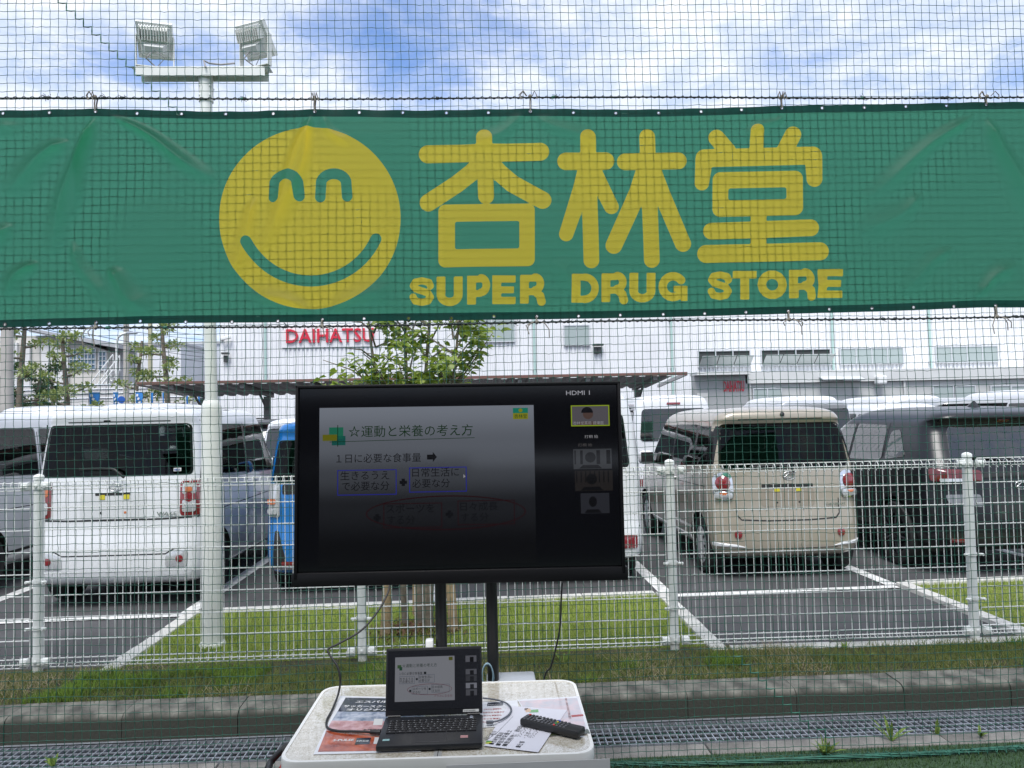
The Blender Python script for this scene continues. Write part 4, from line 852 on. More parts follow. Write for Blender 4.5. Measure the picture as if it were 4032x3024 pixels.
for f in ((.14, .42, .30, .53), (.34, .40, .505, .52), (.272, .57, .435, .69), (.475, .55, .66, .67)): lframe(*f, LB)
m = MB(); n = 40; V = []
for rx, ry in ((.232, .082), (.228, .076)): V += [(ex(.455+rx*math.cos(2*math.pi*i/n)), -.0016, ez(.62+ry*math.sin(2*math.pi*i/n))) for i in range(n)]
m.add(V, [(n+i, n+(i+1) % n, (i+1) % n, i) for i in range(n)]); m.build('ring', LR, ls)
for cx, cy in ((.322, .465), (.255, .635), (.455, .615)): lquad('plus_sign', cx-.010, cy-.015, cx+.010, cy+.015, LK, 3)
lquad('arrow', .395, .36, .42, .395, LK, 3); lquad('ornament', .12, .25, .16, .30, emit_mat('laptop_mint', (.2, .45, .15), .08), 2); lquad('ornament', .14, .28, .17, .33, emit_mat('laptop_teal', (.1, .35, .2), .07), 3); lquad('logo', .655, .15, .695, .20, emit_mat('laptop_lime', (.4, .42, .05), .08), 2)
for i, (b, d, s) in enumerate(((.14, .235, .06), (.34, .42, .05), (.43, .52, .02), (.545, .625, .10), (.64, .73, .04))):
    lquad('video_tile', .83, b, .945, d, emit_mat('ltile%d' % i, (.7, .72, .85), s), 1); lquad('video_figure', .875, b+.02, .915, d, emit_mat('ltile_dark', (.2, .2, .25), .01), 2)
m = MB(); m.box((ex(.88), -.0006, .0105), (.050, .0006, .0075)); m.build('label_sticker', pm('sticker_white', (.55, .56, .55), .5), lid); text('lettering', '株式会社 杏林堂薬局', .004, INKK, lid, (ex(.805), -.0013, .009))
m = MB(); m.lathe([(.0016, 0), (.0016, .0004), (0, .0004)], (0, -.0012, LH-.005), 'Y', 8); m.build('webcam', pm('lens_grey', (.08, .08, .09), .2), lid)

# ------------------------------------------------------------------ remote control
ra, rb_ = T8(1600, 608, TZ+.02), T8(1965, 690, TZ+.02); L = (rb_-ra).length
rem = empty('remote_control', ((ra.x+rb_.x)/2, (ra.y+rb_.y)/2+.012, TZ+.006), math.atan2(rb_.y-ra.y, rb_.x-ra.x), 'black remote control with many rows of buttons lying on the paper', 'remote')
m = MB(); m.box((0, 0, .011), (L, .050, .022), bev=.006); m.build('case', pm('remote_black', (.012, .012, .013), .45), rem, 40)
BT = pm('button_grey', (.10, .10, .11), .5)
for i in range(12):
    for j in range(4):
        if 3 <= i <= 4 and 1 <= j <= 2: continue
        c = MATS.get('remote_red') or pm('remote_red', (.55, .04, .03), .4)
        mt = c if (i, j) == (0, 3) else BT
        m = MB(); m.box((-L/2+.014+i*.0125, -.0175+j*.0117, .0228), (.0072, .0062, .0032), bev=.001); m.build('button', mt, rem)
m = MB(); m.lathe([(.007, .0), (.011, .0), (.012, .002), (.011, .003), (.007, .003)], (-L/2+.0575, 0, .022), 'Z', 18); m.build('cursor_ring', pm('ring_grey', (.2, .2, .22), .35), rem, 50)
for k, c in enumerate(((.6, .05, .04), (.05, .3, .08), (.55, .42, .03), (.05, .12, .5))): m = MB(); m.box((-L/2+.118, -.0175+k*.0117, .0235), (.006, .006, .0034), bev=.001); m.build('button', pm('colour_key%d' % k, c, .4), rem)

# ------------------------------------------------------------------ cables
def smooth_path(P, n=8):
    P = [Vector(p) for p in P]; out = []
    for i in range(len(P)-1):
        a, b, c, d = P[max(i-1, 0)], P[i], P[i+1], P[min(i+2, len(P)-1)]
        for k in range(n):
            t = k/n; out.append(.5*((2*b)+(c-a)*t+(2*a-5*b+4*c-d)*t*t+(-a+3*b-3*c+d)*t**3))
    out.append(P[-1]); return out
def A2(u, v, Y): return atY(u*K, v*K, Y)
def Z2(u, v, z): return atZ(u*K, v*K, z)
CAB = pm('black_cable', (.014, .014, .015), .5)
c1 = empty('video_cable', Z2(745, 1480, TZ), 0, 'black cable looping from the television down to the left side of the laptop', 'cable')
P = [A2(842, 1262, 2.90), A2(836, 1285, 2.88), A2(815, 1322, 2.84), A2(780, 1362, 2.80), A2(732, 1390, 2.76), A2(709, 1402, 2.74), A2(712, 1414, 2.73), A2(729, 1440, 2.71), A2(735, 1468, 2.70), Z2(731, 1498, TZ+.02), Z2(719, 1530, TZ+.008), Z2(706, 1556, TZ+.007), Z2(708, 1572, TZ+.007), Z2(730, 1579, TZ+.007), Z2(770, 1580, TZ+.010), Z2(812, 1582, TZ+.014)]
m = MB(); m.tube(smooth_path(P), .0036, 8); under(m.build('lead', CAB, None, 60), c1)
m = MB(); a, b = Z2(800, 1581, TZ+.014), Z2(822, 1582, TZ+.014); m.tube([a, a+(b-a)*.6, b], [.007, .008, .0075], 8); under(m.build('plug', BLACK, None, 60), c1)
m = MB(); m.tube(smooth_path([A2(1214, 1258, 2.93), A2(1212, 1300, 2.93), A2(1210, 1350, 2.94), A2(1202, 1395, 2.95), A2(1190, 1440, 2.96), A2(1174, 1475, 2.97), (.18, 3.0, .30), (.16, 3.02, .03)]), .0034, 8); tag(m.build('power_cable', CAB, None, 60), 'black cable hanging from the right of the television to behind the table', 'cable')
m = MB(); m.tube(smooth_path([Z2(1043, 1508, TZ+.012), Z2(1068, 1511, TZ+.012), Z2(1092, 1518, TZ+.010), Z2(1104, 1530, TZ+.010), Z2(1100, 1543, TZ+.010), Z2(1082, 1555, TZ+.011), Z2(1062, 1560, TZ+.013)]), .0028, 8); o = m.build('charger_cable', pm('grey_blue_cable', (.09, .10, .12), .45), None, 60); tag(o, 'grey cable looping out of the right side of the laptop over the paper', 'cable')
m = MB(); a = Z2(1062, 1560, TZ+.013); m.box((a.x-.006, a.y, a.z), (.022, .012, .008), bev=.002); p_ = m.build('plug', MATS['grey_blue_cable'], None, 40); p_.parent = o
m = MB(); cc = atY(1925, 2650, 2.94)
for k in range(6): m.tube([(cc.x-.005+.020*math.cos(a)*(1+.04*k), cc.y+.004*k, cc.z-.01+(.045+.003*(k % 3))*math.sin(a)-.003*k) for a in np.linspace(0, 6.28, 22)], .0022, 6, closed=True)
o = m.build('network_cable', pm('blue_grey_cable', (.20, .30, .36), .5), None, 60); tag(o, 'coil of pale blue network cable hung on the right screen post', 'cable')

# ------------------------------------------------------------------ folding seat at bottom left
sx_, sy_ = atY(1000, 3010, 2.45).x, 2.46; 
seat = empty('camp_chair', (sx_-.18, sy_, 0), R_(8), 'red and green striped folding seat with black tubular arm left of the table', 'chair')
def seat_mat():
    m = pm('striped_fabric', (.35, .03, .03), .8); t = m.node_tree; b = t.nodes['Principled BSDF']; tcn = nd(t, 'ShaderNodeTexCoord'); q = nd(t, 'ShaderNodeSeparateXYZ'); t.links.new(tcn.outputs['Object'], q.inputs[0])
    f = math_(t, 'FRACT', math_(t, 'MULTIPLY', q.outputs[0], 9.)); t.links.new(ramp(t, f, [(.0, (.36, .03, .025)), (.42, (.30, .36, .14)), (.52, (.10, .26, .08)), (.62, (.42, .42, .30)), (.70, (.36, .03, .025))], 'CONSTANT'), b.inputs['Base Color']); return m
SX, SY = np.meshgrid(np.linspace(-.22, .25, 16), np.linspace(-.095, .095, 10)); SZ = .44-.05*np.cos(SX*6)*1+.12*np.clip((SX-.1)/.15, 0, 1)**2
ii, jj = np.meshgrid(np.arange(15), np.arange(9)); a = (jj*16+ii).ravel(); me = np_mesh('sling', np.stack([SX.ravel(), SY.ravel(), SZ.ravel()], 1), np.stack([a, a+1, a+17, a+16], 1), smooth=True); o = link('sling', me, seat_mat(), seat)
for y in (-.10, .10):
    m = MB(); m.tube(smooth_path([(-.25, y, 0), (.05, y, .3), (.17, y, .46), (.21, y, .55), (.27, y, .60), (.30, y, .605)]), .011, 10); m.build('frame_tube', BLACK, seat, 60)
    m = MB(); m.tube([(.25, y, .585), (.31, y, .61)], .016, 10); m.build('grip', RUBBER, seat, 60)
    m = MB(); m.tube([(.25, y*.94, 0), (-.22, y*.94, .44)], .011, 10); m.build('frame_tube', BLACK, seat, 60)
m = MB(); m.tube([(.21, -.10, .55), (.21, .10, .55)], .010, 10); m.build('crossbar', BLACK, seat, 60)

# ------------------------------------------------------------------ trees
def leaf_mat(name, c1, c2, c3, tr=.4):
    m = bpy.data.materials.new(name); m.use_nodes = True; t = m.node_tree; t.nodes.clear(); oi = nd(t, 'ShaderNodeTexCoord'); n = nd(t, 'ShaderNodeTexNoise', Scale=9., Detail=3); t.links.new(oi.outputs['Object'], n.inputs['Vector'])
    c = ramp(t, n.outputs[0], [(.34, c1), (.5, c2), (.68, c3)]); p = nd(t, 'ShaderNodeBsdfPrincipled', Roughness=.42); t.links.new(c, p.inputs['Base Color']); tl = nd(t, 'ShaderNodeBsdfTranslucent'); t.links.new(mixc(t, 1., c, (1.3, 1.35, .7), 'MULTIPLY'), tl.inputs[0])
    mx = nd(t, 'ShaderNodeMixShader'); mx.inputs[0].default_value = tr; t.links.new(p.outputs[0], mx.inputs[1]); t.links.new(tl.outputs[0], mx.inputs[2]); o = nd(t, 'ShaderNodeOutputMaterial'); t.links.new(mx.outputs[0], o.inputs[0]); return m
LEAF = leaf_mat('dogwood_leaf', (.14, .21, .04), (.23, .31, .065), (.36, .42, .13)); BARK = pm('bark', (.17, .145, .115), .9, var=.35, vscale=20, bump=.6, bscale=60); STAKE = pm('stake_wood', (.33, .24, .14), .85, var=.25, vscale=12, bump=.4, bscale=50)
def leaves(pts, dirs, L, w, rr):       # six-vertex drooping leaves
    n = len(pts); D = np.asarray(dirs); D = D/np.linalg.norm(D, axis=1)[:, None]; up = np.tile(np.array([0, 0, 1.]), (n, 1)); S = np.cross(D, up); S /= np.linalg.norm(S, axis=1)[:, None]+1e-6
    N = np.cross(S, D); a = rr.uniform(-.9, .9, n)[:, None]; S = S*np.cos(a)+N*np.sin(a); N = np.cross(S, D)
    LL = (L*rr.uniform(.6, 1.2, n))[:, None]; W = (w*rr.uniform(.7, 1.2, n))[:, None]; P = np.asarray(pts)
    m1 = P+D*LL*.35+N*LL*.04; m2 = P+D*LL*.72-np.array([0, 0, .08])*LL; tip = P+D*LL-np.array([0, 0, .25])*LL
    V = np.stack([P, m1-S*W*.5+N*W*.12, m1+S*W*.5+N*W*.12, m2-S*W*.38+N*W*.1, m2+S*W*.38+N*W*.1, tip, m1, m2], 1).reshape(-1, 3); b = np.arange(n)[:, None]*8
    F = np.concatenate([b+np.array([[0, 6, 1]]), b+np.array([[0, 2, 6]]), b+np.array([[1, 6, 7]]), b+np.array([[1, 7, 3]]), b+np.array([[6, 2, 4]]), b+np.array([[6, 4, 7]]), b+np.array([[3, 7, 5]]), b+np.array([[7, 4, 5]])]); return V, F
tx, ty = -.50, 5.97
tree = empty('young_tree', (tx, ty, LOT), 0, 'young multi-stemmed tree with drooping green leaves behind the television', 'tree')
rr = np.random.default_rng(5); tips = []
m = MB()
for k, (dx, h) in enumerate(((-.16, 2.5), (-.02, 2.9), (.07, 2.8), (.15, 2.3))):
    base = Vector((dx*.6, rr.uniform(-.05, .05), 0)); top = Vector((dx*2.2+rr.uniform(-.05, .05), rr.uniform(-.25, .25), h))
    P = [base.lerp(top, t)+Vector((.03*math.sin(t*5+k), .03*math.cos(t*4+k), 0)) for t in np.linspace(0, 1, 9)]; m.tube(P, [.028-.0025*i for i in range(9)], 8)
    for i in range(9, 17):
        t = .60+.4*(i-7)/9; q = base.lerp(top, t)
        for s in range(2):
            a = rr.uniform(0, 6.28); Lb = rr.uniform(.2, .5)*(1.15-.35*(t-.6)/.4); e = q+Vector((math.cos(a)*Lb, math.sin(a)*Lb*.8, rr.uniform(.02, .28))); mid = q.lerp(e, .5)+Vector((0, 0, .04)); m.tube([q, mid, e], [.008, .006, .003], 5); tips.append((q, mid, e))
for e in ((-.72, .0, 1.90), (-.62, -.1, 1.93), (-.52, .1, 1.90), (.55, .0, 2.20), (.62, -.05, 2.26), (.3, 0, 1.95), (-.3, -.1, 2.05), (.05, -.2, 1.95), (-.45, 0, 2.07), (.4, -.1, 2.1), (-.49, -.1, 2.06), (-.40, .1, 2.0), (-.34, -.15, 2.07), (-.58, .1, 1.97), (-.25, -.2, 1.98), (.48, .1, 2.02), (.2, -.2, 2.05), (-.1, -.25, 2.1), (.62, .1, 2.34)):
    q = Vector((e[0]*.25, 0, 1.55)); e = Vector(e); mid = q.lerp(e, .5)+Vector((0, 0, .03)); m.tube([q, mid, e], [.009, .007, .003], 5); tips.append((q, mid, e))
m.build('trunk', BARK, tree, 50)
pts, dirs = [], []
for q, mid, e in tips:
    if e.x < -.28 and e.z > 2.08: continue
    for s in range(24):
        t = .35+.65*rr.uniform()**.7; c = q.lerp(mid, t*2) if t < .5 else mid.lerp(e, t*2-1); o_ = Vector(rr.normal(0, .035, 3)); a = rr.uniform(0, 6.28)
        pts.append(c+o_); d = (e-q).normalized()*.5+Vector((math.cos(a), math.sin(a), rr.uniform(-.9, .1)))*.8; dirs.append(d)
V, F = leaves(np.array(pts), np.array(dirs), .088, .042, rr); o = link('crown', np_mesh('crown', V, F, 3, True), LEAF, tree)
for i, (u, v, tx_) in enumerate(((1512, 2512, .07), (1790, 2492, -.06), (1690, 2420, -.02), (1640, 2430, .02))):
    p = atZ(u, v, LOT); e = empty('support_stake', p, 0, ['round wooden tree stake left of the young tree', 'round wooden tree stake right of the left screen post', 'round wooden tree stake behind the young tree stems, right one', 'round wooden tree stake behind the young tree stems, left one'][i], 'stake', 'tree stakes')
    m = MB(); m.tube([(0, 0, -.1), (tx_*.6, 0, .55), (tx_, 0, 1.05)], [.036, .035, .034], 14); m.build('shaft', STAKE, e, 40)
    m = MB(); m.lathe([(.0, .01), (.018, .004), (.033, -.004)], (tx_, 0, 1.05), 'Z', 14); m.build('sawn_top', STAKE, e, 40)
x = nrg.normal(tx-.02, .17, 900); y = nrg.normal(ty-.08, .13, 900); blades('mulch', np.stack([x, y, np.full(900, LOT+.02)], 1), .03, .02, 2.2, pm('mulch_bark', (.10, .05, .03), .9, var=.5, vscale=30), 'brown bark mulch round the young tree', 'mulch')
# ------------------------------------------------------------------ cars
GLASS_D = glass('privacy_glass', (.16, .18, .17), boost=.5); GLASS_M = glass('tinted_glass', (.34, .39, .37), boost=.9); GLASS_C = glass('clear_glass', (.78, .84, .82), boost=1.2)
GLASS_O = pm('dark_glass', (.012, .014, .015), .04, spec=.8, coat=.5)
GLASS_R = glass('sky_mirror_glass', (.30, .33, .33), boost=3.2)
INTER = pm('car_interior', (.022, .021, .020), .8); SEATF = pm('seat_fabric', (.05, .05, .052), .9, var=.2, vscale=30)
SEAM = pm('panel_gap', (.015, .015, .016), .7); TRIMK = pm('black_trim', (.015, .015, .016), .5)
LRED = pm('red_lens', (.21, .014, .020), .12, coat=1., spec=.7); LRDK = pm('dark_red_lens', (.11, .006, .010), .12, coat=1.); LCLR = pm('clear_lens', (.55, .56, .58), .1, metal=.35, coat=1.); LORG = pm('amber_lens', (.55, .16, .06), .15, coat=1.)
RIMS = pm('wheel_silver', (.60, .61, .63), .35, metal=.35); RIMD = pm('wheel_dark', (.08, .08, .09), .25, metal=.8)
def paint(name, c, rough=.28, metal=0., coat=1.): return pm(name, c, rough, metal, coat=coat, spec=.5*coat)
P_WHITE = paint('car_white', (.70, .71, .73)); P_PEARL = paint('car_pearl', (.70, .71, .73), .3); P_BEIGE = paint('car_beige', (.375, .33, .265), .3, .25); P_BLUE = paint('car_blue', (.01, .17, .50), .25, .2); P_BLACK = paint('car_black', (.006, .007, .010), .35, 0., .5); P_BLACK.node_tree.nodes['Principled BSDF'].inputs['Coat Roughness'].default_value = .28; P_GREY = paint('car_grey', (.40, .41, .41), .3, .3); P_SILV = paint('car_silver', (.52, .53, .55), .3, .4)
def pchip(T, Yv, t):
    T = np.asarray(T, float); Yv = np.asarray(Yv, float); h = np.diff(T); d = np.diff(Yv)/h; m = np.zeros_like(Yv); m[0], m[-1] = d[0], d[-1]
    for i in range(1, len(Yv)-1): m[i] = 0 if d[i-1]*d[i] <= 0 else 2*d[i-1]*d[i]/(d[i-1]+d[i])
    i = np.clip(np.searchsorted(T, t, side='right')-1, 0, len(T)-2); s = (t-T[i])/h[i]
    return (1+2*s)*(1-s)**2*Yv[i]+s*(1-s)**2*h[i]*m[i]+s*s*(3-2*s)*Yv[i+1]+s*s*(s-1)*h[i]*m[i+1]
def dense(poly, mx=.05):
    out = []
    for i, (a, z) in enumerate(poly):
        b, w = poly[(i+1) % len(poly)]; k = max(1, int(math.hypot(b-a, w-z)/mx)); out += [(a+(b-a)*j/k, z+(w-z)*j/k) for j in range(k)]
    return out
class Shell:
    def __init__(s, prof, bow=.03, bowf=.10, lv=46):
        A = np.array([p if len(p) == 6 else (*p, .13, .22) for p in prof], float); T = np.arange(len(A)); t = np.linspace(0, len(A)-1, lv); s.P = np.stack([pchip(T, A[:, k], t) for k in range(6)], 1); s.bow, s.bowf = bow, bowf
    def par(s, z): return [np.interp(z, s.P[:, 0], s.P[:, k]) for k in range(1, 6)]
    def ring(s, p, ins=0., nr=13, nc=6, ns=17):
        z, yr, yf, w, rr, rf = p; yr += ins; yf -= ins; w = max(w-ins, .02); rr = min(rr, w*.9, (yf-yr)*.45); rf = min(rf, w*.9, (yf-yr)*.45); bow = s.bow*min(1, w/.6); bf = s.bowf*min(1, w/.6); out = []
        for x in np.linspace(-(w-rr), w-rr, nr): out.append((x, yr+bow*(x/w)**2))
        yb = yr+bow*((w-rr)/w)**2
        for a in np.linspace(-90, 0, nc+2)[1:-1]: out.append((w-rr+rr*math.cos(R_(a)), yb+rr+rr*math.sin(R_(a))))
        yfb = yf-bf*((w-rf)/w)**2
        for y in np.linspace(yb+rr, yfb-rf, ns): out.append((w, y))
        for a in np.linspace(0, 90, nc+2)[1:-1]: out.append((w-rf+rf*math.cos(R_(a)), yfb-rf+rf*math.sin(R_(a))))
        for x in np.linspace(w-rf, -(w-rf), nr): out.append((x, yf-bf*(x/w)**2))
        for a in np.linspace(90, 180, nc+2)[1:-1]: out.append((-(w-rf)+rf*math.cos(R_(a)), yfb-rf+rf*math.sin(R_(a))))
        for y in np.linspace(yfb-rf, yb+rr, ns): out.append((-w, y))
        for a in np.linspace(180, 270, nc+2)[1:-1]: out.append((-(w-rr)+rr*math.cos(R_(a)), yb+rr+rr*math.sin(R_(a))))
        return [(x, y, z) for x, y in out]
    def loft(s, ins=0., z0=None, z1=None, mi=0):
        m = MB(); m.mi = mi; P = s.P
        if z0 is not None:
            zs_ = np.linspace(z0, z1, 24); P = np.stack([zs_]+[np.interp(zs_, s.P[:, 0], s.P[:, k]) for k in range(1, 6)], 1)
        rings = [s.ring(p, ins) for p in P]; n = len(rings[0]); V = [q for r in rings for q in r]; F = [(i*n+k, i*n+(k+1) % n, (i+1)*n+(k+1) % n, (i+1)*n+k) for i in range(len(rings)-1) for k in range(n)]
        F += [tuple(range(n-1, -1, -1)), tuple((len(rings)-1)*n+k for k in range(n))]; m.add(V, F); return m
    def pt(s, side, a, z):
        yr, yf, w, rr, rf = s.par(z); rr = min(rr, w*.9); rf = min(rf, w*.9); bow = s.bow*min(1, w/.6); bf = s.bowf*min(1, w/.6)
        if side in ('rear', 'front'):
            q = abs(a); r = rr if side == 'rear' else rf; e = min(q, w-r); d = 0 if q <= w-r else r-math.sqrt(max(r*r-min(q-(w-r), r)**2, 0))
            return Vector((a, yr+bow*(e/w)**2+d, z)) if side == 'rear' else Vector((a, yf-bf*(e/w)**2-d, z))
        sg = 1 if side == 'right' else -1; yb = yr+bow*((w-rr)/w)**2+rr; yfb = yf-bf*((w-rf)/w)**2-rf; x = w
        if a < yb: x = w-rr+math.sqrt(max(rr*rr-min(yb-a, rr)**2, 0))
        elif a > yfb: x = w-rf+math.sqrt(max(rf*rf-min(a-yfb, rf)**2, 0))
        return Vector((sg*x, a, z))
    def nrm(s, side, a, z):
        e = .004; da = s.pt(side, a+e, z)-s.pt(side, a-e, z); dz = s.pt(side, a, z+e)-s.pt(side, a, z-e); n = da.cross(dz)
        if n.length < 1e-9: n = Vector((0, -1, 0))
        n.normalize(); ref = {'rear': Vector((0, -1, 0)), 'front': Vector((0, 1, 0)), 'left': Vector((-1, 0, 0)), 'right': Vector((1, 0, 0))}[side]
        return n if n.dot(ref) > 0 else -n
    def patch(s, side, poly, off=.004, skirt=.012, dome=0.):
        m = MB(); poly = dense(poly); n = len(poly); cx = sum(p[0] for p in poly)/n; cz = sum(p[1] for p in poly)/n; sc = (1, .9, .8, .68, .56, .44, .32, .2, .1, .0) if max(abs(p[0]-cx) for p in poly) > .2 else (1, .7, .35, 0.); rows = []; base = [s.pt(side, *p)-s.nrm(side, *p)*skirt for p in poly]; rows.append(base)
        for k in sc[:-1]:
            rows.append([s.pt(side, cx+(a-cx)*k, cz+(z-cz)*k)+s.nrm(side, cx+(a-cx)*k, cz+(z-cz)*k)*(off+dome*(1-k*k)) for a, z in poly])
        V = [p for r in rows for p in r]+[s.pt(side, cx, cz)+s.nrm(side, cx, cz)*(off+dome)]; F = [(i*n+k, i*n+(k+1) % n, (i+1)*n+(k+1) % n, (i+1)*n+k) for i in range(len(rows)-1) for k in range(n)]; b = (len(rows)-1)*n; F += [(b+k, b+(k+1) % n, len(V)-1) for k in range(n)]
        f = F[-1]; nn = (V[f[1]]-V[f[0]]).cross(V[f[2]]-V[f[0]])
        if nn.dot(s.nrm(side, cx, cz)) < 0: F = [q[::-1] for q in F]
        m.add(V, F); return m
    def strip(s, side, path, w=.005, off=.0025, n=6):
        w = w*1.5; m = MB(); pts = []
        for (a0, z0), (a1, z1) in zip(path, path[1:]):
            for k in range(n): pts.append((a0+(a1-a0)*k/n, z0+(z1-z0)*k/n))
        pts.append(path[-1]); V = []
        for i, (a, z) in enumerate(pts):
            a0, z0 = pts[max(i-1, 0)]; a1, z1 = pts[min(i+1, len(pts)-1)]; l = math.hypot(a1-a0, z1-z0)+1e-9; ta, tz_ = (a1-a0)/l, (z1-z0)/l
            for q in (-1, 1): A_, Z_ = a-tz_*q*w/2, z+ta*q*w/2; V.append(s.pt(side, A_, Z_)+s.nrm(side, A_, Z_)*off)
        m.add(V, [(2*i, 2*i+1, 2*i+3, 2*i+2) for i in range(len(pts)-1)]); return m
def wheel_meshes(R, w, rimmat, style):
    t = MB(); t.lathe([(R*.66, -w*.46), (R*.80, -w*.5), (R*.95, -w*.48), (R*.995, -w*.36), (R, -w*.2), (R, w*.2), (R*.995, w*.36), (R*.95, w*.48), (R*.8, w*.5), (R*.66, w*.46)], (0, 0, 0), 'X', 36)
    r = MB(); r.lathe([(R*.67, -w*.46), (R*.67, w*.43), (R*.63, w*.40), (R*.60, w*.25)], (0, 0, 0), 'X', 36)
    if style == 'cap':
        r.lathe([(R*.66, w*.42), (R*.5, w*.47), (R*.3, w*.50), (0, w*.51)], (0, 0, 0), 'X', 36)
    else:
        r.lathe([(R*.62, w*.05), (0, w*.02)], (0, 0, 0), 'X', 30); r.lathe([(R*.17, w*.30), (R*.17, w*.44), (R*.1, w*.47), (0, w*.47)], (0, 0, 0), 'X', 20)
        for k in range(5):
            for dd in (-.16, .16):
                a = 2*math.pi*k/5+dd*.6; b = 2*math.pi*k/5+dd; ca, sa, cb_, sb_ = math.cos(a), math.sin(a), math.cos(b), math.sin(b)
                r.tube([(w*.42, R*.12*ca, R*.12*sa), (w*.44, R*.4*cb_, R*.4*sb_), (w*.40, R*.64*cb_, R*.64*sb_)], R*.04, 6)
    return t.mesh('tyre', 40), r.mesh('rim', 40)
_wc = {}
def add_wheels(root, xs_, ys_, R, w, rim, style):
    k = (R, w, style, rim.name)
    if k not in _wc:
        a, b = wheel_meshes(R, w, rim, style); a.materials.append(RUBBER); b.materials.append(rim); h = MB()
        if style == 'cap':
            for q in range(9):
                an_ = 2*math.pi*q/9; c, s_ = math.cos(an_), math.sin(an_); h.add([(w*.485+.002, R*(.40*c-.045*s_), R*(.40*s_+.045*c)), (w*.485+.002, R*(.40*c+.045*s_), R*(.40*s_-.045*c)), (w*.455+.003, R*(.57*c+.06*s_), R*(.57*s_-.06*c)), (w*.455+.003, R*(.57*c-.06*s_), R*(.57*s_+.06*c))], [(0, 1, 2, 3)])
        hm = h.mesh('vents') if h.v else None
        if hm: hm.materials.append(TRIMK)
        _wc[k] = (a, b, hm)
    a, b, hm = _wc[k]
    for y in ys_:
        for sg in (-1, 1):
            e = empty('wheel', (sg*xs_, y, R), 0, parent=root); e.rotation_euler = (0, 0, 0 if sg > 0 else math.pi)
            link('tyre', a, None, e); link('rim', b, None, e)
            if hm: link('rim_vents', hm, None, e)
def prism_poly(poly, axis, a, b, mi=1):
    m = MB(); m.mi = mi
    P = [(p[0], a, p[1]) if axis == 'y' else (a, p[0], p[1]) for p in poly]; m.prism(P, (0, b-a, 0) if axis == 'y' else (b-a, 0, 0)); return m
def fix(me):
    bm = bmesh.new(); bm.from_mesh(me); bmesh.ops.recalc_face_normals(bm, faces=bm.faces); bm.to_mesh(me); bm.free(); return me
def cut_body(sh, cutters, paintm):
    body = link('body', fix(sh.loft().mesh('body', 40)), [paintm, INTER]); tmp = []
    for c in cutters:
        me = fix(c.mesh('cut')); o = link('cut', me, [paintm, INTER]); me.polygons.foreach_set('material_index', [1]*len(me.polygons)); tmp.append(o)
        md = body.modifiers.new('b', 'BOOLEAN'); md.operation = 'DIFFERENCE'; md.solver = 'EXACT'; md.object = o; md.material_mode = 'INDEX'
    dg = bpy.context.evaluated_depsgraph_get(); dg.update(); me = bpy.data.meshes.new_from_object(body.evaluated_get(dg)); body.modifiers.clear(); old = body.data; body.data = me; bpy.data.meshes.remove(old)
    for o in tmp: q = o.data; bpy.data.objects.remove(o); bpy.data.meshes.remove(q)
    me.set_sharp_from_angle(angle=R_(32)); return body
def seats(root, ys_, z, xs_=(-.33, .33), h=.52, head=True):
    for y in ys_:
        for x in xs_:
            m = MB(); m.box((x, y, z+h/2-.1), (.44, .10, h), rot=Matrix.Rotation(R_(-10), 3, 'X'), bev=.035)
            if head: m.box((x, y-.07, z+h+.02), (.24, .07, .15), bev=.03)
            m.build('seat', SEATF, root, 40)
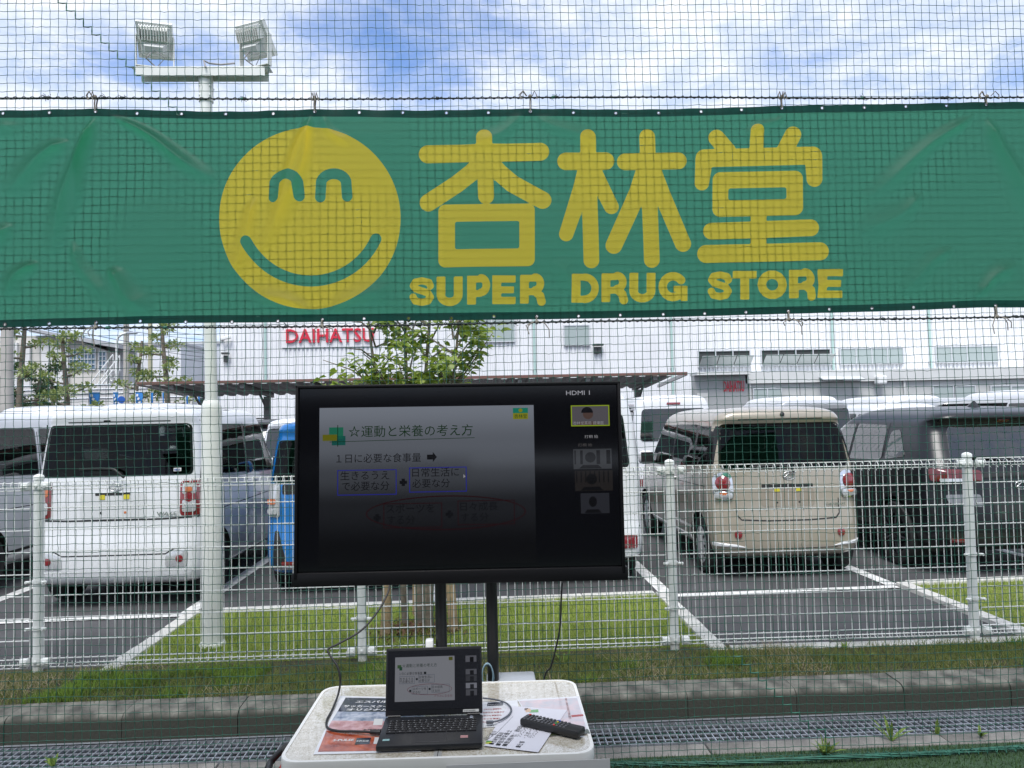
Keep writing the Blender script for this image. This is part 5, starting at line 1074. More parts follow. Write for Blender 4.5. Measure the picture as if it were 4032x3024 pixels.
def car(name, label, group, loc, rz, sp):
    root = empty(name, loc, rz, label, sp.get('cat', 'car'), group); sh = Shell(sp['prof'], sp.get('bow', .03), sp.get('bowf', .12)); pmat = sp['paint']; R = sp.get('R', .27)
    wy = sp.get('wy', (.50, 2.95)); hw = sp.get('hw', .735); tr = hw-.088
    if sp.get('cut'):
        cut = [sh.loft(.065, sp['cab'][0], sp['cab'][1], 1)]
        for y in wy: c = MB(); c.mi = 1; [c.lathe([(R*1.16, -.15), (R*1.16, .2)], (s*(hw+.0), y, R*1.02), 'X', 28, True) for s in (-1, 1)]; cut.append(c)
        if 'rw' in sp: cut.append(prism_poly(roundpoly(sp['rw'], sp.get('rwr', .06)), 'y', -.5, .42))
        for w in sp.get('sw', []): cut.append(prism_poly(roundpoly(w, .04), 'x', -1.4, 1.4))
        if 'fw' in sp: cut.append(prism_poly(roundpoly(sp['fw'], .06), 'y', sp['fwy'], sp['fwy']+2.2))
        body = cut_body(sh, cut, pmat)
    else:
        body = sh.loft().build('body', pmat, None, 40)
    body.parent = root
    gm_ = sp.get('glass', (GLASS_D, GLASS_D, GLASS_C)) if sp.get('cut') else (GLASS_O,)*3
    o_ = .004 if sp.get('cut') else .010; grow = 1.02
    def G(poly): cx = sum(p[0] for p in poly)/len(poly); cz = sum(p[1] for p in poly)/len(poly); return [(cx+(a-cx)*1.03, cz+(z-cz)*1.05) for a, z in poly]
    if 'rw' in sp: sh.patch('rear', roundpoly(G(sp['rw']), sp.get('rwr', .06)), o_, .004).build('rear_window', gm_[0], root, 40)
    for i, w in enumerate(sp.get('sw', [])):
        for sd_ in ('left', 'right'): sh.patch(sd_, roundpoly(G(w), .045), o_, .003).build('side_window', gm_[2 if sp.get('swclear', -1) == i else 1], root, 40)
    if 'fw' in sp: sh.patch('front', roundpoly(G(sp['fw']), .06), o_, .004).build('windscreen', gm_[2], root, 40)
    add_wheels(root, tr, wy, R, sp.get('tw', .16), sp.get('rim', RIMS), sp.get('rimstyle', 'cap'))
    m = MB(); m.box((0, (wy[0]+wy[1])/2, .24), (hw*1.5, wy[1]-wy[0]+.5, .14)); m.build('underbody', TRIMK, root)
    if sp.get('cut'): seats(root, sp.get('seats', (.95, 1.85)), sp.get('seatz', .80), head=True)
    for (nm, side, poly_, r, mat, off, dome) in sp.get('patches', []): sh.patch(side, roundpoly(poly_, r), off, .012, dome).build(nm, mat, root, 40)
    for (side, path, w) in sp.get('seams', []): sh.strip(side, path, w).build('panel_gap', SEAM, root)
    for (nm, pts, r, mat) in sp.get('tubes', []): MB().tube(smooth_path(pts, 4), r, 8).build(nm, mat, root, 60)
    for (nm, c, d, bev, mat) in sp.get('boxes', []): MB().box(c, d, bev=bev).build(nm, mat, root, 40)
    for (body_, size, x, z, wd, mat) in sp.get('texts', []):
        p = sh.pt('rear', x, z); text('badge_lettering', body_, size, mat, root, (x, p.y-.007, z), width=wd, extrude=.001, offset=.0006)
    if sp.get('mirror'):
        my, mz = sp['mirror']
        for s in (-1, 1):
            xw = sh.pt('right', my, mz).x; m = MB(); m.box((s*(xw+.12), my, mz), (.19, .13, .17), bev=.05); q = m.build('door_mirror', sp.get('mmat', pmat), root, 50); m = MB(); m.box((s*(xw+.03), my, mz-.06), (.08, .05, .04), bev=.01); m.box((s*(xw+.12), my-.068, mz+.005), (.15, .004, .12)); m.build('mirror_foot', TRIMK, q)
    return root, sh
def emblem(root, sh, x, z, s=1.):
    p = sh.pt('rear', x, z); m = MB(); m.tube([(x+.052*s*math.cos(a), p.y-.008, z+.034*s*math.sin(a)) for a in np.linspace(0, 6.283, 21)[:-1]], .0036*s, 6, closed=True); m.tube([(x-.040*s, p.y-.008, z-.012*s), (x, p.y-.008, z+.020*s), (x+.038*s, p.y-.008, z+.012*s)], .0036*s, 6); m.tube([(x-.03*s, p.y-.008, z-.016*s), (x+.03*s, p.y-.008, z-.016*s)], .0036*s, 6); m.build('emblem', EMBL, root, 60)
EMBL = pm('badge_chrome', (.55, .56, .58), .3, metal=.8)
GR_CARS = 'cars parked in the front row'
YEL = pm('yellow_tag', (.55, .48, .03), .6)
# --- white tall wagon (left of the pole)
W_ = .7375
wake = dict(paint=P_WHITE, cut=True, cab=(.82, 1.69), bow=.035, hw=W_, R=.285, wy=(.56, 2.99),
    prof=[(.20, .13, 3.25, .64), (.25, .03, 3.35, .70), (.36, 0, 3.395, .73), (.52, .0, 3.395, W_), (.70, .03, 3.38, W_), (.88, .035, 3.33, .735), (.98, .04, 3.20, .73), (1.04, .045, 3.0, .727), (1.10, .05, 2.82, .722), (1.22, .065, 2.66, .71), (1.45, .095, 2.48, .685), (1.60, .115, 2.36, .662), (1.672, .10, 2.27, .645, .12, .2), (1.718, .105, 2.16, .615, .12, .2), (1.745, .16, 2.02, .55, .14, .2), (1.762, .32, 1.8, .40, .15, .2), (1.766, .6, 1.4, .18, .1, .1)],
    rw=[(-.635, 1.165), (.635, 1.165), (.60, 1.60), (-.60, 1.60)], rwr=.05, sw=[[(.25, 1.16), (.62, 1.14), (.62, 1.58), (.30, 1.58)], [(.72, 1.13), (1.42, 1.10), (1.42, 1.58), (.72, 1.585)], [(1.52, 1.09), (2.50, 1.05), (2.26, 1.50), (2.18, 1.57), (1.52, 1.58)]], swclear=2,
    fw=[(-.60, 1.14), (.60, 1.14), (.545, 1.58), (-.545, 1.58)], fwy=1.9, seatz=.86, mirror=(2.42, 1.12),
    patches=[('tail_lamp', 'rear', [(.555, .80), (.715, .80), (.715, 1.10), (.555, 1.10)], .03, LRED, .012, .012), ('tail_lamp', 'rear', [(-.715, .80), (-.555, .80), (-.555, 1.10), (-.715, 1.10)], .03, LRED, .012, .012),
             ('lamp_insert', 'rear', [(.575, .985), (.675, .985), (.675, 1.075), (.575, 1.075)], .02, LCLR, .022, .004), ('lamp_insert', 'rear', [(.575, .83), (.675, .83), (.675, .935), (.575, .935)], .02, LCLR, .022, .004), ('lamp_insert', 'rear', [(-.675, .985), (-.575, .985), (-.575, 1.075), (-.675, 1.075)], .02, LORG, .022, .004), ('lamp_insert', 'rear', [(-.675, .83), (-.575, .83), (-.575, .935), (-.675, .935)], .02, LCLR, .022, .004),
             ('lamp_insert', 'rear', [(.595, 1.0), (.65, 1.0), (.65, 1.055), (.595, 1.055)], .02, LORG, .026, .002),
             ('plate_recess', 'rear', [(-.30, .785), (.27, .785), (.27, 1.015), (-.30, 1.015)], .05, pm('white_recess', (.60, .61, .62), .35), .0035, .0), ('plate_handle', 'rear', [(-.17, .99), (.13, .99), (.13, 1.012), (-.17, 1.012)], .008, SEAM, .006, 0),
             ('stop_lamp_eye', 'rear', [(-.13, 1.635), (-.07, 1.635), (-.07, 1.650), (-.13, 1.650)], .006, SEAM, .003, 0),
             ('bumper_lamp', 'rear', [(.44, .36), (.62, .36), (.63, .50), (.52, .50), (.44, .46)], .03, LCLR, .006, .006), ('bumper_lamp', 'rear', [(-.62, .36), (-.44, .36), (-.44, .46), (-.52, .50), (-.63, .50)], .03, LCLR, .006, .006),
             ('reflector', 'rear', [(.53, .40), (.59, .40), (.59, .46), (.53, .46)], .028, LRED, .014, .004), ('reflector', 'rear', [(-.59, .40), (-.53, .40), (-.53, .46), (-.59, .46)], .028, LRED, .014, .004),
             ('price_tag', 'rear', [(-.135, .955), (-.085, .955), (-.085, .995), (-.135, .995)], .002, YEL, .008, 0), ('price_tag', 'rear', [(.075, .955), (.125, .955), (.125, .995), (.075, .995)], .002, YEL, .008, 0), ('bolt', 'rear', [(-.13, .83), (-.11, .83), (-.11, .85), (-.13, .85)], .008, SEAM, .006, 0), ('bolt', 'rear', [(.08, .83), (.10, .83), (.10, .85), (.08, .85)], .008, LORG, .006, 0),
             ('pillar_trim', 'right', [(1.41, 1.08), (1.53, 1.07), (1.53, 1.59), (1.41, 1.59)], .02, BLACKG, .0032, 0), ('pillar_trim', 'right', [(.61, 1.13), (.73, 1.12), (.73, 1.59), (.61, 1.59)], .02, BLACKG, .0032, 0), ('window_sticker', 'rear', [(.49, 1.185), (.555, 1.185), (.555, 1.215), (.49, 1.215)], .004, pm('sticker_white', (.55, .56, .55), .5), .006, 0), ('door_handle', 'right', [(1.40, .96), (1.55, .96), (1.55, .995), (1.40, .995)], .015, P_WHITE, .02, .01), ('door_handle', 'right', [(1.62, .96), (1.77, .96), (1.77, .995), (1.62, .995)], .015, P_WHITE, .02, .01)],
    seams=[('rear', [(-.70, .785), (-.40, .775), (.40, .775), (.70, .785)], .009), ('rear', [(-.52, .52), (-.44, .475), (.44, .475), (.52, .52), (.66, .52)], .006), ('rear', [(-.705, .78), (-.70, 1.62)], .007), ('rear', [(.705, .78), (.70, 1.62)], .007), ('rear', [(-.66, 1.635), (.66, 1.635)], .006), ('rear', [(-.68, .335), (.68, .335)], .005), ('right', [(.68, .42), (.68, 1.62)], .006), ('right', [(1.47, .35), (1.47, 1.6)], .006), ('right', [(.2, .80), (2.6, .80)], .005)],
    tubes=[('wiper', [(.10, -.01, 1.145), (.05, -.015, 1.19), (-.02, -.0, 1.225), (-.30, .03, 1.225)], .011, TRIMK)], texts=[('WAKE', .045, .36, .805, .17, CHROME), ('NEXT', .02, .497, 1.193, .05, pm('sticker_blue', (.03, .06, .3), .5))])
wk, wsh = car('wagon', 'tall white wagon with two-block red tail lamps, left of the floodlight pole', GR_CARS, (-3.20, 6.88, LOT), R_(.2), wake); emblem(wk, wsh, 0, 1.06, 1.)
for s in (-1, 1): MB().tube([(s*.605, .42, 1.69), (s*.585, 1.2, 1.735), (s*.57, 2.0, 1.705)], .006, 6).build('roof_gutter', SEAM, wk, 60)
# --- pale wagon at the left edge
lc = dict(wake); lc.update(paint=P_PEARL, patches=[('door_handle', 'right', [(1.40, .94), (1.55, .94), (1.55, .975), (1.40, .975)], .015, P_PEARL, .02, .01), ('vent_trim', 'right', [(.28, .90), (.42, .90), (.42, .97), (.30, .97)], .02, TRIMK, .006, 0), ('tail_lamp', 'rear', [(.56, .7), (.715, .7), (.715, 1.2), (.56, 1.2)], .03, LRED, .012, .012), ('tail_lamp', 'rear', [(-.715, .7), (-.56, .7), (-.56, 1.2), (-.715, 1.2)], .03, LRED, .012, .012), ('plate_recess', 'rear', [(-.30, .72), (.30, .72), (.30, .94), (-.30, .94)], .05, pm('white_recess', (.6, .61, .62), .35), .0035, 0)], texts=[], tubes=[('wiper', [(.10, -.01, 1.145), (.05, -.015, 1.19), (-.30, .03, 1.2)], .011, TRIMK)],
    glass=(GLASS_D, GLASS_M, GLASS_C), seams=[('right', [(.72, .30), (.72, 1.55)], .006), ('right', [(1.47, .30), (1.47, 1.55)], .006), ('right', [(.3, .34), (2.6, .34)], .02), ('right', [(.2, .79), (2.6, .76)], .005), ('rear', [(-.66, 1.635), (.66, 1.635)], .006), ('rear', [(-.70, .55), (.70, .55)], .008)])
car('wagon', 'pale silver-white wagon cut off by the left edge of the photo', GR_CARS, (-5.50, 7.15, LOT), 0, lc)
# --- blue wagon behind the left edge of the television
bl = dict(wake); bl.update(paint=P_BLUE, prof=[(z*.915, yr, yf, w, *r) for (z, yr, yf, w, *r) in wake['prof']], cab=(.76, 1.53), rw=[(-.66, 1.04), (.66, 1.04), (.61, 1.42), (-.61, 1.42)],
    patches=[('tail_lamp', 'rear', [(s*.60, .72), (s*.712, .73), (s*.71, 1.03), (s*.60, 1.03)][::s], .03, LCLR, .012, .014) for s in (-1, 1)]+[('lamp_insert', 'rear', [(s*.63, .84), (s*.70, .84), (s*.70, .89), (s*.63, .89)][::s], .02, LORG, .032, .0) for s in (-1, 1)]+[('lamp_insert', 'rear', [(s*.62, .75), (s*.70, .755), (s*.70, .80), (s*.62, .80)][::s], .02, LCLR, .032, 0) for s in (-1, 1)]
    +[('bumper_vent', 'rear', [(s*.52, .26), (s*.66, .28), (s*.645, .60), (s*.61, .60)][::s], .02, TRIMK, .004, 0) for s in (-1, 1)]+[('reflector', 'rear', [(s*.44, .285), (s*.58, .285), (s*.58, .32), (s*.44, .32)][::s], .01, LRED, .008, 0) for s in (-1, 1)]+[('bumper_trim', 'rear', [(-.66, .245), (.66, .245), (.66, .27), (-.66, .27)], .01, CHROME, .006, .004), ('plate_recess', 'rear', [(-.30, .7), (.30, .7), (.30, .92), (-.30, .92)], .05, P_BLUE, .0035, 0), ('rear_panel', 'rear', [(-.58, .93), (.58, .93), (.58, 1.02), (-.58, 1.02)], .02, TRIMK, .004, 0)], texts=[], seams=[('rear', [(-.70, .66), (.70, .66)], .008), ('rear', [(-.66, 1.47), (.66, 1.47)], .006)])
bl['sw'] = [[(a, z*.915) for a, z in w] for w in wake['sw']]; bl['fw'] = [(a, z*.92) for a, z in wake['fw']]
car('wagon', 'bright blue wagon peeking out behind the left edge of the television', GR_CARS, (-1.255, 7.18, LOT), 0, bl)
# --- white delivery van behind the right edge of the television
van = dict(paint=P_WHITE, cut=True, cab=(.80, 1.78), bow=.03, hw=.735, R=.28, wy=(.62, 2.85),
    prof=[(.22, .10, 3.3, .66), (.28, .0, 3.38, .72), (.45, -.01, 3.395, .735), (.62, .02, 3.38, .737), (.85, .03, 3.33, .737), (1.0, .035, 3.22, .735), (1.15, .04, 3.05, .725), (1.4, .055, 2.85, .705), (1.62, .08, 2.70, .67), (1.76, .10, 2.58, .63, .14, .2), (1.82, .13, 2.45, .58, .14, .2), (1.855, .22, 2.2, .48, .14, .2), (1.875, .42, 1.8, .28, .14, .2), (1.878, .7, 1.4, .12, .1, .1)],
    rw=[(-.60, 1.10), (.60, 1.10), (.55, 1.62), (-.55, 1.62)], rwr=.08, sw=[[(.22, 1.10), (.95, 1.10), (.95, 1.60), (.26, 1.60)], [(1.05, 1.10), (1.75, 1.10), (1.75, 1.60), (1.05, 1.60)], [(1.85, 1.08), (2.75, 1.05), (2.62, 1.40), (2.5, 1.60), (1.85, 1.60)]], swclear=2, fw=[(-.62, 1.12), (.62, 1.12), (.57, 1.6), (-.57, 1.6)], fwy=2.2, seatz=.85, seats=(2.1,), mirror=(2.72, 1.12),
    patches=[('stop_lamp', 'rear', [(-.12, 1.70), (.12, 1.70), (.12, 1.735), (-.12, 1.735)], .01, LRED, .012, .004)]+[('tail_lamp', 'rear', [(s*.46, .34), (s*.66, .34), (s*.66, .46), (s*.46, .46)][::s], .02, LRED, .012, .008) for s in (-1, 1)]+[('plate_recess', 'rear', [(-.3, .56), (.3, .56), (.3, .78), (-.3, .78)], .04, pm('white_recess', (.6, .61, .62), .35), .0035, 0)],
    seams=[('rear', [(-.70, .54), (.70, .54)], .01), ('rear', [(-.68, 1.66), (.68, 1.66)], .006), ('right', [(1.0, .3), (1.0, 1.65)], .006), ('right', [(1.8, .3), (1.8, 1.65)], .006), ('left', [(1.8, .3), (1.8, 1.65)], .006), ('left', [(1.0, .3), (1.0, 1.65)], .006)], tubes=[('wiper', [(.1, 0, 1.08), (.05, .0, 1.12), (-.3, .03, 1.15)], .010, TRIMK)], texts=[])
car('van', 'white delivery van with lamps low in the bumper, behind the right edge of the television', GR_CARS, (.815, 7.28, LOT), 0, van)
# --- beige rounded wagon
be = dict(paint=P_BEIGE, cut=True, cab=(.80, 1.56), bow=.05, hw=.7375, R=.28, wy=(.50, 2.955), rwr=.07,
    prof=[(.20, .12, 3.25, .62, .18, .25), (.25, .02, 3.35, .69, .18, .25), (.34, -.005, 3.39, .725, .18, .25), (.50, .0, 3.395, .7375, .18, .25), (.70, .03, 3.37, .7375, .17, .25), (.88, .04, 3.28, .735, .16, .25), (.98, .05, 3.1, .728, .16, .25), (1.05, .06, 2.85, .72, .15, .25), (1.16, .085, 2.70, .705, .14, .25), (1.36, .13, 2.50, .668, .13, .22), (1.48, .155, 2.38, .64, .13, .2), (1.535, .13, 2.31, .625, .13, .2), (1.585, .14, 2.2, .59, .14, .2), (1.622, .20, 2.05, .52, .15, .2), (1.648, .36, 1.8, .36, .15, .2), (1.655, .65, 1.4, .16, .1, .1)],
    rw=[(-.62, 1.06), (.62, 1.06), (.585, 1.48), (-.585, 1.48)], glass=(GLASS_D, GLASS_M, GLASS_C), sw=[[(.24, 1.10), (.66, 1.07), (.66, 1.46), (.32, 1.46)], [(.76, 1.06), (1.50, 1.03), (1.50, 1.465), (.76, 1.47)], [(1.60, 1.02), (2.55, .99), (2.40, 1.22), (2.22, 1.45), (1.60, 1.46)]], swclear=2, fw=[(-.60, 1.07), (.60, 1.07), (.54, 1.45), (-.54, 1.45)], fwy=1.9, seatz=.74, mirror=(2.40, 1.06), mmat=P_WHITE,
    patches=[p for s in (-1, 1) for p in (('lamp_bezel', 'rear', [(s*.515, .755), (s*.70, .765), (s*.695, 1.02), (s*.53, 1.03)][::s], .085, CHROME, .008, .012), ('tail_lamp', 'rear', [(s*(.612+.062*math.cos(a)), .922+.072*math.sin(a)) for a in np.linspace(0, 2*math.pi, 17)[:-1]], .0, LRED, .026, .018), ('lamp_insert', 'rear', [(s*.535, .775), (s*.685, .78), (s*.68, .845), (s*.535, .84)][::s], .03, LCLR, .030, .008),
        ('lamp_insert', 'rear', [(s*.575, .80), (s*.65, .80), (s*.65, .838), (s*.575, .835)][::s], .015, LORG, .034, .004), ('reflector', 'rear', [(s*(.50+.036*math.cos(a)), .44+.040*math.sin(a)) for a in np.linspace(0, 2*math.pi, 15)[:-1]], 0., LRED, .010, .006), ('bumper_trim', 'rear', [(s*.42, .315), (s*.71, .33), (s*.715, .365), (s*.52, .345)][::s], .01, P_WHITE, .010, .006))]
    +[('plate_recess', 'rear', [(-.26, .695), (.26, .695), (.25, .90), (-.25, .90)], .04, pm('beige_recess', (.28, .24, .19), .35, coat=.6), .0035, 0), ('plate_handle', 'rear', [(-.25, .875), (.25, .875), (.25, .905), (-.25, .905)], .006, SEAM, .006, 0), ('rear_camera', 'rear', [(-.01, 1.555), (.03, 1.555), (.03, 1.59), (-.01, 1.59)], .016, TRIMK, .012, .006), ('price_tag', 'rear', [(-.13, .835), (-.08, .835), (-.08, .87), (-.13, .87)], .002, YEL, .008, 0), ('price_tag', 'rear', [(.08, .835), (.13, .835), (.13, .87), (.08, .87)], .002, YEL, .008, 0),
       ('bolt', 'rear', [(-.115, .725), (-.10, .725), (-.10, .74), (-.115, .74)], .005, SEAM, .006, 0), ('bolt', 'rear', [(.10, .725), (.115, .725), (.115, .74), (.10, .74)], .005, SEAM, .006, 0)]
    +[('door_handle', sd_, [(1.42, .86), (1.57, .86), (1.57, .89), (1.42, .89)], .012, CHROME, .018, .008) for sd_ in ('left', 'right')]+[('pillar_trim', sd_, q_, .03, BLACKG, .0032, 0) for sd_ in ('left', 'right') for q_ in ([(.15, 1.09), (.27, 1.08), (.34, 1.47), (.20, 1.47)], [(.655, 1.06), (.765, 1.055), (.765, 1.475), (.655, 1.475)], [(1.495, 1.03), (1.605, 1.02), (1.605, 1.47), (1.495, 1.47)])]+[('sill_trim', sd_, [(.85, .28), (2.6, .28), (2.6, .32), (.85, .32)], .01, P_WHITE, .006, .004) for sd_ in ('left', 'right')],
    seams=[('rear', [(-.50, .62), (-.46, .575), (-.2, .563), (.2, .563), (.46, .575), (.50, .62)], .008), ('rear', [(-.50, .62), (-.50, .76)], .006), ('rear', [(.50, .62), (.50, .76)], .006), ('rear', [(-.62, 1.53), (.62, 1.53)], .006), ('rear', [(-.68, .30), (.68, .30)], .004), ('left', [(.70, .55), (.72, 1.50)], .006), ('left', [(1.55, .28), (1.55, 1.50)], .006), ('left', [(.2, .88), (2.7, .84)], .004), ('right', [(1.55, .28), (1.55, 1.5)], .006)],
    tubes=[('wiper', [(.06, -.0, 1.01), (.03, .02, 1.06), (-.06, .04, 1.085), (-.36, .06, 1.075)], .010, TRIMK)], texts=[('CANBUS', .03, .36, .695, .20, CHROME)])
bg_, bsh = car('wagon', 'rounded beige wagon with round red tail lamps, right of the television', GR_CARS, (2.945, 7.26, LOT), R_(.3), be); emblem(bg_, bsh, .02, .985, 1.15)
# --- dark SUV at right
su = dict(paint=P_BLACK, cut=True, cab=(.86, 1.52), bow=.07, bowf=.2, hw=.85, R=.325, tw=.2, wy=(.78, 3.32), rim=RIMD, rimstyle='spoke', cat='car', rwr=.06,
    prof=[(.24, .20, 3.75, .74, .22, .3), (.30, .06, 3.9, .81, .22, .3), (.42, .0, 3.98, .84, .22, .3), (.62, .01, 3.99, .85, .22, .3), (.80, .05, 3.95, .85, .22, .3), (.95, .08, 3.7, .845, .22, .3), (1.03, .11, 3.1, .835, .22, .3), (1.10, .15, 2.85, .81, .2, .3), (1.25, .24, 2.62, .765, .18, .25), (1.40, .32, 2.36, .715, .17, .22), (1.465, .30, 2.26, .69, .17, .22), (1.50, .24, 2.2, .66, .17, .22), (1.54, .26, 2.1, .62, .18, .22), (1.585, .45, 1.95, .52, .18, .22), (1.61, .75, 1.7, .34, .15, .2), (1.618, 1.0, 1.5, .14, .1, .1)],
    rw=[(-.59, 1.08), (.59, 1.08), (.49, 1.43), (-.49, 1.43)], glass=(GLASS_R, GLASS_R, GLASS_R), sw=[[(.62, 1.12), (.98, 1.08), (.98, 1.36), (.82, 1.38)], [(1.06, 1.07), (1.72, 1.05), (1.72, 1.43), (1.10, 1.42)], [(1.80, 1.05), (2.72, 1.02), (2.5, 1.2), (2.25, 1.40), (1.80, 1.43)]], swclear=2, fw=[(-.70, 1.10), (.70, 1.10), (.62, 1.42), (-.62, 1.42)], fwy=1.9, seatz=.78, seats=(1.1, 2.0), mirror=(2.45, 1.05),
    patches=[p for s in (-1, 1) for p in (('tail_lamp', 'rear', [(s*.36, .90), (s*.80, .90), (s*.80, 1.02), (s*.36, 1.0)][::s], .03, LRDK, .012, .012), ('lamp_insert', 'rear', [(s*.50, .895), (s*.74, .895), (s*.74, .925), (s*.50, .925)][::s], .01, LCLR, .028, .0), ('reflector', 'rear', [(s*.52, .33), (s*.70, .34), (s*.70, .375), (s*.52, .365)][::s], .01, LRED, .010, .004), ('bumper_trim', 'rear', [(s*.40, .66), (s*.70, .70), (s*.72, .78), (s*.40, .78)][::s], .03, pm('smoked_panel', (.16, .165, .18), .2, coat=.5), .006, .004))]  # grey bumper patches: a light reflection painted on as panels
    +[('garnish', 'rear', [(-.36, .93), (.36, .93), (.36, .985), (-.36, .985)], .01, TRIMK, .008, .004), ('spoiler_trim', 'rear', [(-.60, 1.445), (.60, 1.445), (.60, 1.505), (-.60, 1.505)], .01, TRIMK, .006, 0), ('stop_lamp', 'rear', [(-.06, 1.46), (.06, 1.46), (.06, 1.485), (-.06, 1.485)], .006, LRED, .012, 0), ('plate_recess', 'rear', [(-.30, .55), (.30, .55), (.30, .78), (-.30, .78)], .04, TRIMK, .0035, 0), ('bumper_lower', 'rear', [(-.76, .26), (.76, .26), (.74, .42), (-.74, .42)], .04, TRIMK, .004, 0)],
    seams=[('left', [(1.0, .45), (1.05, 1.45)], .006), ('left', [(1.76, .35), (1.76, 1.45)], .006), ('rear', [(-.72, .52), (.72, .52)], .008), ('left', [(.9, .33), (2.9, .33)], .03)], texts=[('4WD', .03, -.30, .60, .10, CHROME)], tubes=[('wiper', [(.1, .08, 1.06), (.0, .12, 1.12), (-.34, .16, 1.12)], .011, TRIMK)])
sv, ssh = car('suv', 'glossy black sport utility car at the right edge behind the fence', GR_CARS, (5.12, 7.05, LOT), 0, su); emblem(sv, ssh, 0, .86, 1.2)
m = MB(); m.add([(-.022, .62, 1.595), (.022, .62, 1.595), (0, .86, 1.60), (-.006, .70, 1.67), (.006, .70, 1.67), (-.024, .8, 1.597), (.024, .8, 1.597), (-.02, .66, 1.60), (.02, .66, 1.60)], [(0, 7, 3), (8, 1, 4), (0, 3, 4, 1), (7, 5, 3), (8, 4, 6), (3, 5, 2), (4, 2, 6), (3, 2, 4)]); m.build('shark_fin_antenna', P_BLACK, sv); sv.children[-1].location = (-.12, 0, .0)
# --- cars of the rows behind
GR2 = 'cars parked in the back rows'
def back_spec(kind, pt, H):
    b = dict({'van': van, 'wagon': wake, 'round': be, 'suv': su}[kind]); hs_ = H/b['prof'][-1][0]; b['cut'] = False; b['paint'] = pt; b['prof'] = [(z*hs_ if z > .5 else z, *q) for (z, *q) in b['prof']]; f = lambda P_: [(a, z*hs_ if z > .5 else z) for a, z in P_]
    b['rw'] = f(b['rw']); b['sw'] = [f(w) for w in b['sw']]; b['fw'] = f(b['fw']); b['patches'] = [(n_, sd_, f(p), r, mt, o_, d) for n_, sd_, p, r, mt, o_, d in b['patches'] if n_ in ('tail_lamp', 'stop_lamp', 'reflector', 'lamp_bezel', 'spoiler_trim')]; b['seams'] = []; b['texts'] = []; b['tubes'] = []; return b
BACK = [('van', 'van', P_WHITE, 1.94, 3.43, 13.35, 0, 'white van with red high stop lamp, behind the beige wagon at its left'),
        ('wagon', 'wagon', P_SILV, 1.79, 5.95, 13.3, 0, 'silver wagon with dark rear glass seen over the roof of the beige wagon'),
        ('van', 'van', P_WHITE, 1.93, 7.15, 16.2, 0, 'white high-roofed van with red stop lamp, third row, above the silver wagon'),
        ('wagon', 'round', P_WHITE, 1.70, 7.72, 13.4, 0, 'white wagon roof seen between the beige wagon and the black sport utility car'),
        ('suv', 'suv', P_GREY, 1.79, 8.95, 13.2, 0, 'grey sport utility car with dark spoiler behind the roof of the black one'),
        ('van', 'van', P_WHITE, 1.93, 11.0, 13.6, 0, 'white van at the right edge beyond the grey sport utility car'),
        ('wagon', 'wagon', P_WHITE, 1.80, 1.35, 13.4, 0, 'white wagon of the second row hidden mostly by the television right edge'),
        ('van', 'van', P_WHITE, 2.0, -8.10, 13.4, R_(180), 'white van of the second row at the far left behind the pale wagon'),
        ('van', 'van', P_WHITE, 2.02, -6.45, 13.6, R_(180), 'white van of the second row seen above the roof of the tall white wagon'),
        ('wagon', 'round', P_WHITE, 1.66, -2.75, 12.2, 0, 'white wagon seen through the gap between tall white wagon and television'),
        ('suv', 'suv', P_BLACK, 1.66, -4.6, 16.8, 0, 'dark car with roof rails in the third row under the carport edge'),
        ('wagon', 'wagon', P_WHITE, 1.78, -.6, 13.5, 0, 'white wagon of the second row behind the middle of the television'),
        ('van', 'van', P_WHITE, 1.90, 9.6, 16.4, 0, 'white van in the third row behind the grey sport utility car'),
        ('wagon', 'round', P_SILV, 1.68, 5.0, 16.4, 0, 'silver rounded wagon in the third row left of the high-roofed van')]
for nm, kd, pt, H, x, y, rz, lb in BACK:
    r, s_ = car(nm, lb, GR2, (x, y+(3.4 if rz else 0), LOT), rz+R_(rnd.uniform(-.8, .8)), back_spec(kd, pt, H))
    if 'rails' in lb:
        for s in (-1, 1): MB().tube([(s*.55, .6, 1.62), (s*.55, .7, 1.68), (s*.53, 2.0, 1.68), (s*.53, 2.1, 1.62)], .016, 8).build('roof_rail', TRIMK, r, 60)
# ------------------------------------------------------------------ factory
def corrug_mat(name, c):
    return pm(name, c, .55, var=.05, vscale=.6)
CORR = corrug_mat('white_metal_cladding', (.77, .78, .80)); ALU = pm('window_aluminium', (.62, .64, .66), .4, metal=.3); PIPE = pm('pale_green_pipe', (.42, .58, .54), .5)
FYY = 40.0; fx0, fx1, fh = atY(868, 1400, FYY).x, 46., 12.5
fac = empty('factory', ((fx0+fx1)/2, FYY, LOT), 0, 'long white corrugated metal factory building across the background', 'building'); fc = (fx0+fx1)/2
